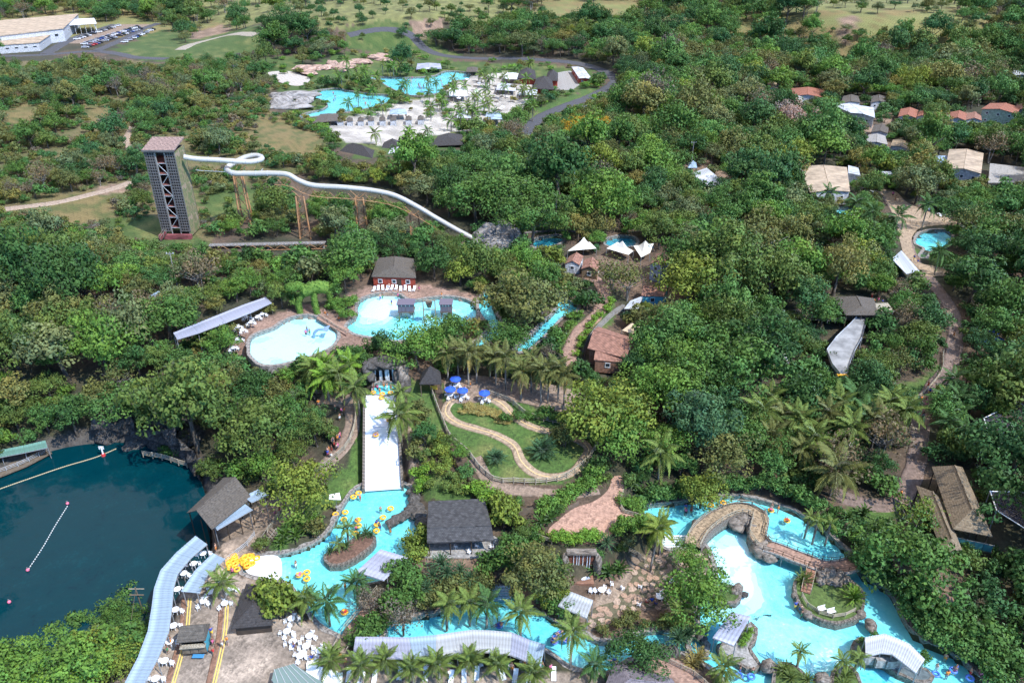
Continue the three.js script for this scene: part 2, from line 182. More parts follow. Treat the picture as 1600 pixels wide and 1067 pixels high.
// painted patches of the ground: [polygon in photo pixels, kind, ragged edge in metres]
const patches = [];
function patch(pts, kind, rag = 1.5) { const p = pts.map(([x, y]) => { const q = P(x, y); return [q.x, q.z]; }); patches.push({ p, kind, rag, box: bbox(p, rag + 1) }); }
const GC = { forest: [0.06, 0.06, 0.03], grass: [0.075, 0.13, 0.025], lawn: [0.085, 0.16, 0.03], dry: [0.27, 0.2, 0.075], field: [0.25, 0.25, 0.08], dirt: [0.36, 0.24, 0.16], tan: [0.42, 0.31, 0.22], deck: [0.43, 0.34, 0.26], brown: [0.2, 0.13, 0.085], scrub: [0.23, 0.175, 0.075], brick: [0.4, 0.25, 0.18], sand: [0.62, 0.56, 0.48], rock: [0.1, 0.088, 0.075] };
function buildLand() {
  const xs = [], zs = [], U = 260, D = 340;
  for (let i = -U; i <= U; i++) { const u = i / U; xs.push(u * 125 + Math.sign(u) * pow(abs(u), 4) * 760); }
  for (let j = 0; j <= D; j++) { const v = j / D; zs.push(-56 - v * 205 - pow(v, 4) * 860); }
  const nx = xs.length, pos = new Float32Array(nx * zs.length * 3), col = new Float32Array(nx * zs.length * 3), uv = new Float32Array(nx * zs.length * 2), idx = [];
  zs.forEach((z, j) => xs.forEach((x, i) => {
    let h = heightAt(x, z); for (const p of pools) if (inBox(p.box, x, z) && inPoly(p.poly, x, z)) h = p.h - 1.5;
    const k = j * nx + i; pos.set([x, h, z], k * 3); uv.set([x, z], k * 2);
    const n1 = fbm(x, z, 0.05, 1), n2 = fbm(x, z, 0.22, 7); let kind = z < -560 || (z < -400 && x > 130) ? 'field' : 'forest', c = GC[kind];
    if (kind === 'forest') { const t = smooth((n1 + n2 * 0.5) * 1.6 + 0.3); c = GC.forest.map((v, q) => mix(v, GC.brown[q] * 0.7, t)); }
    else if (kind === 'field') { const t = smooth(n1 * 1.8 + n2 + 0.5); c = GC.field.map((v, q) => mix(v, GC.dry[q], t)); }
    for (const q of patches) if (inBox(q.box, x, z)) { const d = segD(q.p, x, z) * (inPoly(q.p, x, z) ? -1 : 1) + n2 * q.rag * 1.6; if (d < 0) { c = GC[q.kind]; if (q.kind === 'lawn' || q.kind === 'grass') { const t = smooth(n2 * 1.4 + n1 * 0.6 + 0.15); c = c.map((v, w) => mix(v, [0.2, 0.19, 0.06][w], t * 0.75)); } else if (q.kind === 'dry' || q.kind === 'scrub') { const t = smooth(n2 * 1.8 + fbm(x, z, 0.7, 4) * 0.8 + 0.4); c = c.map((v, w) => mix(v, [0.1, 0.115, 0.03][w], t)); } else { const t = smooth(n2 * 1.3 + 0.4); c = c.map((v) => v * mix(0.78, 1.1, t)); } } }
    if (inBox(lakeBox, x, z)) { const d = segD(lakePoly, x, z) * (inPoly(lakePoly, x, z) ? -1 : 1); if (d < 2.6 + n2 * 1.5) c = GC.rock; }
    const f = 0.9 + n2 * 0.35; col.set(c.map((v) => v * f), k * 3);
    if (i < nx - 1 && j < zs.length - 1) idx.push(k, k + 1, k + nx, k + 1, k + nx + 1, k + nx);
  }));
  const g = new THREE.BufferGeometry(); g.setAttribute('position', new THREE.BufferAttribute(pos, 3)); g.setAttribute('color', new THREE.BufferAttribute(col, 3)); g.setAttribute('uv', new THREE.BufferAttribute(uv, 2)); g.setIndex(idx); g.computeVertexNormals();
  const m = M('earth', [1.15, 1.15, 1.15], 1, { vertexColors: true, map: T.grain });
  struct('ground', g, m, 'rolling ground of grass, dirt and forest floor', 'ground');
}
// ---------------------------------------------------------------- water: lake and pools
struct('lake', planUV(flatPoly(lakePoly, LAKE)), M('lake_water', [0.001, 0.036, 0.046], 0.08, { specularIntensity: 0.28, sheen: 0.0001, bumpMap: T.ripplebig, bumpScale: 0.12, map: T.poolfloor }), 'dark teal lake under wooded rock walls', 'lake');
keep([[0, 775], [80, 712], [150, 705], [225, 712], [290, 735], [292, 830], [262, 868], [235, 930], [150, 975], [90, 1005], [0, 1015]]);
const slidePool = pool([[569, 757], [553, 767], [532, 798], [521, 820], [504, 840], [473, 857], [437, 867], [405, 868], [382, 874], [378, 893], [400, 901], [425, 906], [450, 909], [462, 922], [480, 950], [505, 978], [528, 990], [550, 1000], [588, 1000], [600, 985], [580, 968], [566, 952], [557, 935], [560, 916], [595, 908], [636, 878], [660, 842], [655, 796], [645, 768], [628, 756]], 0, 'slide landing pool', { beaches: [[[382, 876], [405, 870], [436, 868], [440, 885], [436, 906], [402, 899], [380, 892]]] });
struct('white_beach', planUV(flatPoly(smoothPoly(level([[383, 878], [405, 869], [434, 869], [440, 886], [436, 905], [404, 902], [383, 892]], 0.03), 0.8), 0.03)), M('beach_paint', [0.78, 0.78, 0.75], 0.7, { map: T.film }), 'white painted beach at the end of the slide pool', 'beach');
const river = pool([[575, 978], [600, 972], [628, 968], [661, 962], [685, 957], [709, 947], [740, 944], [760, 940], [766, 918], [802, 922], [806, 940], [822, 950], [848, 958], [870, 974], [912, 992], [928, 1001], [970, 1004], [985, 995], [1005, 989], [1039, 986], [1067, 989], [1098, 1002], [1100, 1022], [1064, 1018], [1022, 1016], [1000, 1026], [976, 1030], [963, 1043], [946, 1049], [912, 1046], [887, 1037], [853, 1013], [800, 996], [737, 996], [680, 1003], [625, 1006], [580, 1004]], 0, 'curving lazy river by the long roof', { lip: 0.16, depth: 0.72 });
const bigPool = pool([[1002, 793], [1053, 785], [1132, 775], [1165, 777], [1200, 785], [1242, 799], [1276, 820], [1307, 846], [1330, 868], [1347, 898], [1380, 916], [1397, 933], [1408, 958], [1422, 981], [1447, 1003], [1481, 1017], [1512, 1037], [1540, 1067], [1590, 1110], [1560, 1150], [1300, 1160], [1180, 1100], [1140, 1067], [1118, 1046], [1085, 1024], [1080, 1000], [1094, 988], [1092, 952], [1110, 930], [1122, 908], [1117, 874], [1104, 850], [1080, 856], [1035, 855], [1037, 836], [1022, 822], [1010, 806]], 0, 'large lagoon pool', { floor: mpale, depth: 0.8, lip: 0.2, step: 1.3, beaches: [[[1108, 852], [1140, 836], [1172, 840], [1180, 880], [1190, 940], [1165, 960], [1120, 950], [1124, 910]], [[1190, 965], [1240, 972], [1300, 985], [1330, 1010], [1280, 1040], [1210, 1025]]] });
const mushroomPool = pool([[390, 540], [395, 525], [428, 512], [448, 499], [473, 493], [498, 497], [521, 511], [527, 525], [518, 540], [493, 553], [450, 566], [415, 570], [394, 558]], 6, 'children pool with white floor', { floor: mbeach });
const playPool = pool([[552, 520], [541, 509], [557, 495], [562, 470], [586, 460], [619, 459], [640, 470], [670, 466], [704, 464], [735, 472], [745, 489], [737, 506], [704, 516], [670, 525], [625, 532], [583, 527]], 6, 'play pool in front of the red hut', { floor: mpale, beaches: [[[565, 472], [588, 461], [618, 461], [640, 474], [620, 492], [580, 505], [560, 500]], [[650, 476], [704, 466], [733, 473], [742, 488], [715, 500], [672, 500]]] });
pool([[764, 449], [774, 451], [768, 470], [775, 492], [786, 508], [780, 524], [764, 534], [748, 544], [740, 538], [756, 524], [766, 510], [754, 494], [748, 476], [754, 460]], 6, 'winding stream beside the play pool');
pool([[862, 456], [876, 458], [888, 470], [903, 477], [896, 488], [878, 496], [862, 512], [844, 530], [820, 548], [805, 550], [812, 538], [834, 520], [850, 502], [866, 488], [872, 474]], 6, 'winding stream below the brick path');
pool([[480, 150], [487, 143], [524, 138], [540, 141], [574, 146], [606, 149], [610, 157], [590, 165], [560, 172], [518, 178], [467, 184], [478, 177], [505, 170], [512, 164], [500, 155]], 5, 'distant resort lagoon beside the grey slab rock', { blend: 8 });
pool([[574, 119], [625, 121], [675, 119], [698, 111], [732, 114], [729, 124], [709, 126], [695, 135], [681, 146], [645, 149], [614, 139], [591, 126]], 5, 'distant resort wave pool', { blend: 8 });
pool([[1433, 382], [1437, 366], [1452, 360], [1484, 360], [1486, 372], [1476, 388], [1455, 392], [1444, 404], [1438, 402], [1446, 388]], 6, 'small turquoise pool beside the beige plaza');
pool([[1306, 328], [1316, 324], [1340, 330], [1344, 335], [1325, 336], [1308, 334]], 6, 'small green pool below the cream roof');
pool([[946, 376], [958, 370], [988, 370], [994, 382], [975, 386], [950, 384]], 6, 'oval pond by the white tents', { floor: mdeep });
pool([[830, 378], [848, 370], [878, 368], [880, 376], [862, 384], [834, 386]], 6, 'shallow pond under the palms', { floor: mdeep });
// slide top pool
pool([[583, 606], [586, 599], [613, 598], [619, 606], [616, 615], [588, 617]], 6, 'head pool above the white slide', { rim: 0.4 });

zone(level([[985, 880], [1040, 862], [1082, 858], [1112, 874], [1102, 910], [1075, 930], [1090, 965], [1040, 985], [1000, 980], [940, 995], [905, 980], [900, 920], [930, 905]], 0), 0.02, 2);
// ---------------------------------------------------------------- terraces and floors on their own levels
const topSlide = at(596, 618, 6), botSlide = at(598, 766, 0);
terrace('stone_plaza', [[856, 832], [875, 812], [898, 795], [929, 784], [950, 767], [960, 745], [972, 745], [974, 767], [970, 795], [976, 803], [1000, 808], [1014, 816], [1019, 823], [990, 828], [969, 828], [955, 836], [932, 848], [867, 847]], 3, mt.pinkpave, 'worn pink stone plaza above the small waterfall', 'plaza', 1.2);
terrace('umbrella_terrace', [[700, 590], [790, 592], [900, 612], [940, 640], [990, 660], [1000, 690], [985, 692], [960, 668], [930, 656], [860, 640], [790, 626], [730, 630], [705, 628]], 5.2, mt.greypave, 'grey paved terrace with blue umbrellas', 'terrace', 3);
terrace('beige_plaza', [[1378, 296], [1396, 298], [1420, 318], [1450, 330], [1492, 340], [1500, 352], [1470, 352], [1440, 356], [1425, 372], [1428, 392], [1440, 412], [1475, 420], [1480, 430], [1440, 430], [1418, 410], [1408, 380], [1400, 345], [1388, 318]], 6, mt.sandpave, 'beige plaza by the small turquoise pool', 'plaza', 3);
zone(level([[1190, 140], [1240, 130], [1400, 150], [1560, 150], [1640, 165], [1640, 195], [1520, 200], [1430, 240], [1340, 235], [1300, 190]], 6.1), 6.1, 14).soft = 1;
zone(level([[-80, 100], [40, 92], [110, 78], [165, 50], [150, 40], [60, 52], [-80, 60]], 4), 4, 20).soft = 1;
zone(level([[120, 62], [180, 38], [245, 36], [236, 50], [150, 84], [60, 84]], 4), 4, 25);
// ---------------------------------------------------------------- paths, tracks, roads
ribbon('brick_path', [[908, 428], [930, 437], [944, 455], [942, 475], [928, 497], [908, 515], [896, 535], [890, 556], [892, 580]], 2.3, mt.brick, 'winding brick path past the brown-roofed house', 'path');
ribbon('entrance_path', [[1380, 300], [1400, 330], [1412, 362], [1420, 388], [1432, 412], [1455, 440], [1478, 468], [1493, 500], [1493, 534], [1484, 576], [1459, 606], [1445, 630], [1439, 660], [1437, 695], [1432, 725], [1420, 760], [1400, 785], [1370, 790], [1330, 782], [1300, 770]], 2.3, mt.brownpave, 'grey paved walkway along the wooded right side', 'path');
ribbon('queue_path', [[500, 622], [525, 622], [545, 634], [551, 652], [546, 678], [533, 702], [512, 722], [490, 742]], 2.2, mt.greypave, 'brown queue path beside the white slide', 'path');
ribbon('queue_path', [[470, 770], [450, 785], [425, 798], [410, 815]], 2.2, mt.greypave, 'brown path from the shrubs to the wooden steps', 'path');
const kart = [[735, 621], [712, 624], [698, 634], [696, 646], [712, 660], [746, 671], [774, 680], [803, 697], [815, 722], [838, 741], [868, 746], [896, 737], [914, 717], [920, 702], [908, 690], [868, 677], [830, 667], [803, 651], [790, 637], [770, 624], [745, 619]];
ribbon('kart_track', kart, 1.3, mt.sandpave, 'sandy winding kart track looping through the lawn', 'track');
ribbon('kart_track_stripe', kart, 0.14, M('track_line', [0.62, 0.42, 0.2], 0.8), 'pale guide line along the kart track', 'track marking', 0.13);
ribbon('access_road', [[545, 66], [600, 67], [640, 69], [664, 76], [690, 86], [740, 91], [800, 91], [867, 95], [912, 101], [946, 112], [962, 124], [955, 134], [925, 150], [885, 165], [850, 180], [832, 194], [822, 215]], 4.4, mt.asphalt, 'grey asphalt road curving behind the resort', 'road');
ribbon('parking_road', [[-40, 88], [60, 86], [150, 80], [214, 90], [260, 92]], 4.5, mt.asphalt, 'asphalt road in front of the car park', 'road');
ribbon('parking_aisle', [[150, 79], [190, 62], [225, 44], [248, 36]], 4.5, mt.asphalt, 'asphalt aisle along the parked cars', 'road');
ribbon('parking_aisle', [[70, 84], [110, 62], [150, 48], [180, 38]], 5.5, mt.asphalt, 'asphalt aisle in front of the white building', 'road');
ribbon('parking_lot', [[125, 68], [170, 52], [212, 38]], 17, mt.greypave, 'paved car park surface under the parked cars', 'car park', 0.06);
ribbon('dirt_road', [[280, 78], [310, 66], [350, 56], [400, 54]], 5, M('pale_dirt', [0.46, 0.4, 0.31], 1, { map: T.grain }), 'pale dirt road on the cleared slope', 'road');
ribbon('dirt_trail', [[-40, 332], [30, 324], [90, 316], [140, 304], [185, 292], [205, 284]], 2.6, M('trail_dirt', [0.5, 0.37, 0.27], 1, { map: T.grain }), 'pale dirt trail across the scrubby hillside', 'path');
ribbon('dirt_trail', [[203, 232], [196, 222], [200, 208], [207, 196]], 1.8, matCache.trail_dirt, 'short dirt track climbing through the scrub', 'path');
// ---------------------------------------------------------------- bare and grassy ground
patch([[-80, 420], [-80, 95], [200, 95], [420, 110], [430, 180], [520, 215], [520, 260], [360, 300], [330, 390], [180, 395], [60, 360]], 'scrub', 4);
patch([[470, 200], [430, 130], [520, 84], [600, 80], [700, 94], [860, 100], [930, 110], [940, 135], [850, 168], [800, 205], [700, 232], [560, 250]], 'grass', 4);
patch([[0, 1100], [-30, 1200], [700, 1200], [1100, 1100], [1060, 1060], [960, 1055], [860, 1050], [600, 1030], [545, 1020], [510, 990], [470, 960], [400, 915], [350, 880], [325, 840], [300, 870], [262, 960], [220, 1060]], 'deck', 0.8);
patch([[325, 840], [350, 880], [400, 915], [395, 860], [430, 820], [470, 790], [480, 760], [440, 770], [400, 790]], 'tan', 0.8);
patch([[690, 600], [700, 680], [745, 740], [800, 760], [880, 755], [930, 715], [935, 680], [880, 660], [800, 620]], 'lawn', 0.8);
patch([[632, 590], [670, 600], [690, 660], [700, 700], [660, 690], [640, 640]], 'lawn', 1);
patch([[553, 640], [568, 640], [566, 760], [520, 790], [470, 840], [430, 860], [420, 840], [470, 790], [540, 730], [556, 690]], 'lawn', 1);
patch([[640, 640], [660, 690], [650, 760], [632, 750], [628, 640]], 'tan', 1.2);
patch([[660, 740], [700, 735], [740, 770], [720, 790], [660, 785]], 'lawn', 1);
patch([[850, 900], [900, 910], [980, 880], [1030, 860], [1100, 870], [1110, 920], [1085, 980], [1010, 985], [970, 1000], [900, 985], [860, 960]], 'brown', 1);
patch([[1000, 870], [1080, 858], [1110, 880], [1085, 920], [1060, 960], [1000, 950], [960, 960], [920, 990], [905, 960], [950, 920]], 'tan', 1);
patch([[1330, 770], [1400, 790], [1390, 820], [1350, 835], [1310, 810]], 'lawn', 1);
patch([[640, 880], [760, 870], [860, 880], [860, 950], [760, 940], [700, 950], [640, 950], [600, 940], [610, 900]], 'brown', 1);
patch([[880, 540], [865, 560], [888, 500], [910, 490], [900, 520]], 'lawn', 0.6);
patch([[900, 560], [950, 470], [960, 460], [960, 500], [915, 550]], 'lawn', 0.6);
patch([[1400, 600], [1440, 590], [1470, 570], [1480, 585], [1440, 615], [1405, 625]], 'lawn', 0.6);
patch([[1420, 372], [1430, 400], [1480, 420], [1490, 395], [1440, 400], [1432, 380]], 'lawn', 0.6);
patch([[160, 340], [270, 340], [330, 385], [240, 392], [170, 370]], 'grass', 2.5);
patch([[40, 315], [130, 300], [190, 296], [180, 320], [140, 350], [60, 340]], 'dry', 3);
patch([[300, 300], [350, 280], [420, 300], [420, 340], [330, 340]], 'grass', 3);
patch([[390, 170], [440, 180], [510, 205], [520, 240], [440, 250], [380, 240], [340, 200]], 'dry', 5);
patch([[0, 170], [50, 160], [90, 165], [60, 200], [0, 210]], 'dry', 5);
patch([[120, 165], [170, 160], [240, 180], [210, 200], [150, 190]], 'dry', 5);
patch([[150, 290], [210, 285], [215, 300], [150, 305]], 'dirt', 2);
patch([[170, 80], [250, 45], [300, 55], [390, 40], [430, 60], [390, 95], [220, 95]], 'grass', 5);
patch([[290, 52], [345, 38], [370, 45], [300, 62]], 'dirt', 4);
patch([[400, 90], [470, 85], [480, 110], [420, 120], [400, 110]], 'grass', 5);
patch([[470, 130], [500, 118], [560, 108], [620, 104], [600, 115], [540, 122], [500, 132]], 'lawn', 2);
patch([[800, 190], [850, 165], [930, 135], [930, 155], [860, 175], [820, 200]], 'lawn', 3);
patch([[380, -60], [560, -40], [760, 20], [1000, 24], [1250, 12], [1300, -20], [1450, -20], [1500, 40], [1400, 62], [1280, 50], [1180, 25], [900, 34], [640, 62], [440, 52], [300, 20]], 'field', 12);
patch([[540, 60], [600, 58], [660, 66], [720, 84], [700, 94], [600, 84], [540, 76]], 'grass', 3);
patch([[1230, 20], [1290, 0], [1500, 0], [1540, 30], [1480, 60], [1400, 66], [1290, 62]], 'field', 8);
patch([[520, 60], [440, 52], [400, 20], [460, -10], [800, -10], [780, 30], [700, 50], [620, 58]], 'field', 8);
patch([[640, 32], [690, 28], [700, 34], [650, 40]], 'dirt', 4);
patch([[1290, 75], [1370, 40], [1380, 60], [1340, 90], [1300, 85]], 'dry', 6);
patch([[1305, 70], [1330, 66], [1325, 82], [1312, 84]], 'dirt', 2);
patch([[1370, 180], [1400, 172], [1410, 186], [1385, 215], [1400, 232], [1350, 232], [1345, 205]], 'dirt', 2);
patch([[1440, 172], [1480, 172], [1600, 186], [1600, 196], [1480, 190]], 'dirt', 2);
patch([[800, 350], [930, 350], [940, 365], [810, 365]], 'lawn', 2);
patch([[880, 400], [960, 395], [1040, 410], [1080, 460], [1000, 480], [950, 440]], 'brown', 2);
patch([[1030, 395], [1070, 395], [1070, 420], [1040, 425]], 'lawn', 1);
patch([[1440, 870], [1490, 870], [1500, 930], [1470, 960], [1445, 930]], 'brown', 2);
patch([[1060, 260], [1110, 250], [1150, 280], [1120, 300]], 'dirt', 2);
patch([[540, 462], [580, 444], [660, 442], [750, 460], [765, 475], [755, 505], [720, 530], [640, 545], [560, 545], [540, 560], [470, 575], [400, 590], [370, 570], [355, 545], [380, 512], [430, 490], [480, 476], [520, 490]], 'brick', 0.8);
patch([[500, 196], [520, 186], [600, 172], [615, 160], [690, 150], [700, 138], [740, 118], [790, 112], [830, 120], [840, 150], [800, 190], [730, 205], [660, 214], [600, 229], [545, 222], [515, 213]], 'sand', 2);
for (const q of [[[60, 322], [150, 312], [182, 322], [165, 345], [90, 342]], [[185, 347], [245, 345], [252, 376], [205, 370]], [[400, 185], [450, 195], [502, 216], [490, 238], [425, 228]], [[130, 172], [168, 168], [172, 184], [140, 186]], [[480, 6], [640, 0], [760, 10], [640, 44], [520, 42]], [[850, 0], [1000, 0], [1000, 12], [860, 16]], [[1285, 5], [1470, 5], [1482, 25], [1385, 42], [1300, 26]], [[1300, 66], [1342, 58], [1334, 84], [1308, 86]], [[195, 82], [250, 58], [295, 70], [262, 90]], [[290, 78], [350, 54], [402, 50], [385, 78], [300, 88]], [[325, 318], [352, 312], [356, 335], [330, 340]], [[5, 178], [48, 164], [60, 182], [20, 196]]]) keep(q);
// ---------------------------------------------------------------- builders
const local = (t, list) => list.map((p) => p.clone().sub(t.position));
const cent = (list) => list.reduce((s, p) => s.add(p), V(0, 0, 0)).multiplyScalar(1 / list.length);
const baseOf = (list) => { const c = cent(list); c.y = heightAt(c.x, c.z); return c; };
// corrugated sheet between the edges a0-a1 and b0-b1, ridges running from a to b
function corrugated(a0, a1, b0, b1, pitch = 0.36, amp = 0.045, th = 0.05) {
  const n = max(2, 2 * round(a0.distanceTo(a1) / pitch)), fs = [];
  for (let i = 0; i < n; i++) { const t0 = i / n, t1 = (i + 1) / n, h0 = i % 2 ? amp : 0, h1 = (i + 1) % 2 ? amp : 0, L = (p, q, t, h) => p.clone().lerp(q, t).add(V(0, h, 0)); fs.push([L(a0, a1, t0, h0), L(b0, b1, t0, h0), L(b0, b1, t1, h1), L(a0, a1, t1, h1)]); fs.push([L(b0, b1, t0, h0), L(b0, b1, t0, -th), L(b0, b1, t1, -th), L(b0, b1, t1, h1)]); fs.push([L(a0, a1, t1, h1), L(a0, a1, t1, -th), L(a0, a1, t0, -th), L(a0, a1, t0, h0)]); }
  fs.push([a0.clone().add(V(0, -th, 0)), a1.clone().add(V(0, -th, 0)), b1.clone().add(V(0, -th, 0)), b0.clone().add(V(0, -th, 0))]); return faces(fs);
}
function canopy(o) { // o.A, o.B: the two roof edges in photo pixels; g ground level, h roof height above it
  const A = o.A.map(([x, y]) => at(x, y, o.g + o.h + (o.ha || 0))), B = o.B.map(([x, y]) => at(x, y, o.g + o.h + (o.hb || 0))), t = thing(o.name || 'shelter_roof', o.label, o.category || 'shelter', V(cent([...A, ...B]).x, o.g, cent([...A, ...B]).z), 0, o.group), a = local(t, A), b = local(t, B);
  keep([...o.A, ...[...o.B].reverse()]);
  for (let i = 1; i < a.length; i++) { const k = o.split || 1; for (let s = 0; s < k; s++) { const L = (p, q, u) => p.clone().lerp(q, u), u0 = s / k + 0.003, u1 = (s + 1) / k - 0.003; part('roof_panel', corrugated(L(a[i - 1], a[i], u0), L(a[i - 1], a[i], u1), L(b[i - 1], b[i], u0), L(b[i - 1], b[i], u1), o.pitch), o.mats ? pick(o.mats) : o.m || mt.steel, t); } bar('edge_beam', a[i - 1].clone().add(V(0, -0.12, 0)), a[i].clone().add(V(0, -0.12, 0)), 0.06, mt.post, t); bar('edge_beam', b[i - 1].clone().add(V(0, -0.12, 0)), b[i].clone().add(V(0, -0.12, 0)), 0.06, mt.post, t); }
  for (const [E, F] of [[a, b], [b, a]]) E.forEach((p, i) => { const q = p.clone().lerp(F[i], o.inset ?? 0.12), w = q.clone().add(t.position), gy = o.feet ?? max(heightAt(w.x, w.z), o.g - 6) - 0.2; bar('post', V(q.x, gy - t.position.y, q.z), V(q.x, q.y - 0.06, q.z), 0.07, o.post || mt.post, t); });
  return t;
}
// building: eaves = front-left, front-right, back-right, back-left in photo pixels at eave height
function building(o) {
  const he = o.g + o.he, E = o.W ? o.W.map((p) => V(p[0], he, p[1])) : o.eaves.map(([x, y]) => at(x, y, he)), c = cent(E), t = thing(o.name, o.label, o.category || 'building', V(c.x, o.g, c.z), 0, o.group), e = local(t, E); if (o.eaves) { keep(o.eaves); const r = [...o.eaves.slice(0, 2), ...o.eaves.slice(0, 2).reverse().map(([x, y]) => [x, y + (o.keepDown ?? 0.45) * o.he * proj(c.x, o.g, c.z)[2]])]; keep(r); }
  const len = (i, j) => e[i].distanceTo(e[j]), along = o.along ?? (len(0, 1) > len(1, 2) ? 0 : 1), hip = o.hip ?? 0, up2 = V(0, (o.hr ?? 1.5), 0);
  const m1 = along ? e[0].clone().lerp(e[1], 0.5) : e[3].clone().lerp(e[0], o.rs ?? 0.5), m2 = along ? e[3].clone().lerp(e[2], 0.5) : e[2].clone().lerp(e[1], o.rs ?? 0.5), r1 = m1.clone().lerp(m2, hip).add(up2), r2 = m2.clone().lerp(m1, hip).add(up2), th = o.th || 0.14;
  const slope = (f) => { const n = f[1].clone().sub(f[0]).cross(f[2].clone().sub(f[0])); if (n.y < 0) f = [...f].reverse(); part('roof_slope', plate(f, th), o.roof, t); };
  const rp = part('ridge_cap', barGeo(r1, r2.clone().add(V(0.001, 0, 0)), 0.1, 6), o.cap || o.roof, t); if (hip >= 0.49) t.remove(rp);
  if (o.flatRoof) { t.remove(rp); part('roof_slab', plate(up(e), 0.3), o.roof, t); }
  else if (along) { slope([e[1], e[2], r2, r1]); slope([e[3], e[0], r1, r2]); if (hip > 0) { slope([e[0], e[1], r1]); slope([e[2], e[3], r2]); } }
  else { slope([e[0], e[1], r2, r1]); slope([e[2], e[3], r1, r2]); if (hip > 0) { slope([e[3], e[0], r1]); slope([e[1], e[2], r2]); } }
  const k = o.inset ?? 0.1, cc = cent(e), w = e.map((p) => V(mix(p.x, cc.x, k), 0, mix(p.z, cc.z, k))), top = o.he - 0.02;
  if (o.open) { const q = []; for (let i = 0; i < 4; i++) { const j = (i + 1) % 4, n = max(1, round(w[i].distanceTo(w[j]) / 3)); for (let s = 0; s < n; s++) q.push(w[i].clone().lerp(w[j], s / n)); } for (const p of q) { const gy = heightAt(p.x + t.position.x, p.z + t.position.z) - o.g - 0.2; bar('post', V(p.x, o.stilts ?? gy, p.z), V(p.x, top, p.z), 0.09, o.post || mt.wood, t); } }
  else for (let i = 0; i < 4; i++) {
    const j = (i + 1) % 4, a = w[i], b = w[j], L = a.distanceTo(b), ang = -atan2(b.z - a.z, b.x - a.x), mid = a.clone().lerp(b, 0.5), gable = !hip && !o.flatRoof && (along ? i % 2 === 0 : i % 2 === 1), lo = -(o.foot ?? 0.6);
    const s = new THREE.Shape([new THREE.Vector2(-L / 2, lo), new THREE.Vector2(L / 2, lo), new THREE.Vector2(L / 2, top), ...(gable ? [new THREE.Vector2(0, top + (o.hr ?? 1.5) * (1 - k) - th - 0.06)] : []), new THREE.Vector2(-L / 2, top)]), g = new THREE.ExtrudeGeometry(s, { depth: 0.18, bevelEnabled: false }).translate(0, 0, -0.09);
    const wl = part('wall', g, o.wallMats?.[i] || o.wall || mt.whitewall, t); wl.position.copy(mid); wl.rotation.y = ang;
    const out = mid.clone().sub(V(cc.x, 0, cc.z)), nn = V(-(b.z - a.z), 0, b.x - a.x).normalize(), sg = nn.dot(out) > 0 ? 1 : -1, zo = sg > 0 ? 1 : -1, st = o.storeys || 1, nw = o.windows?.[i] ?? 0;
    for (let f = 0; f < st; f++) for (let q = 0; q < nw; q++) { const x = -L / 2 + L * (q + 0.5) / nw, y = (f + 0.55) * top / st, ww = o.ww || 0.9, wh = o.wh || 0.9, local2 = (gg) => gg.applyMatrix4(new THREE.Matrix4().compose(mid, euler(0, ang, 0), V(1, 1, 1))), toOut = (() => { const d = V(0, 0, 1).applyAxisAngle(V(0, 1, 0), ang); return d.dot(out) > 0 ? 1 : -1; })(); const wi = part('window', local2(box(ww, wh, 0.06, x, y, toOut * 0.11)), mt.glass, t); part('frame', local2(join([box(ww + 0.16, 0.08, 0.1, x, y + wh / 2, toOut * 0.12), box(ww + 0.16, 0.08, 0.14, x, y - wh / 2, toOut * 0.12), box(0.08, wh, 0.1, x - ww / 2, y, toOut * 0.12), box(0.08, wh, 0.1, x + ww / 2, y, toOut * 0.12)])), o.frame || mt.white, wi); }
    if ((o.doors || []).includes(i)) { const toOut = V(0, 0, 1).applyAxisAngle(V(0, 1, 0), ang).dot(out) > 0 ? 1 : -1; part('door', box(1.1, 2.05, 0.1, L * 0.12, 1.02, toOut * 0.1).applyMatrix4(new THREE.Matrix4().compose(mid, euler(0, ang, 0), V(1, 1, 1))), mt.darkwood, t); }
  }
  return t;
}
function fence(pts, o) { // posts and rails along a line of photo pixels
  const c = pts.map(([x, y]) => o.h0 != null ? at(x, y, o.h0) : P(x, y)), cur = new THREE.CatmullRomCurve3(c, false, 'centripetal'), n = max(2, round(cur.getLength() / (o.step || 1.8))), L = cur.getSpacedPoints(n), t = thing(o.name || 'rail_fence', o.label, 'fence', baseOf(L), 0, o.group); if (o.h0 != null) t.position.y = o.h0;
  const H = o.h || 1, q = L.map((p) => V(p.x - t.position.x, (o.h0 ?? heightAt(p.x, p.z)) + (o.lift || 0) - t.position.y, p.z - t.position.z)), m = o.m || mt.palewood;
  q.forEach((p, i) => { bar('post', p.clone().add(V(0, -0.3, 0)), p.clone().add(V(0, H, 0)), o.r || 0.07, m, t); if (i) for (const f of o.rails || [0.35, 0.65, 0.93]) bar('rail', q[i - 1].clone().add(V(0, H * f, 0)), p.clone().add(V(0, H * f, 0)), (o.r || 0.07) * 0.7, m, t); });
  return t;
}
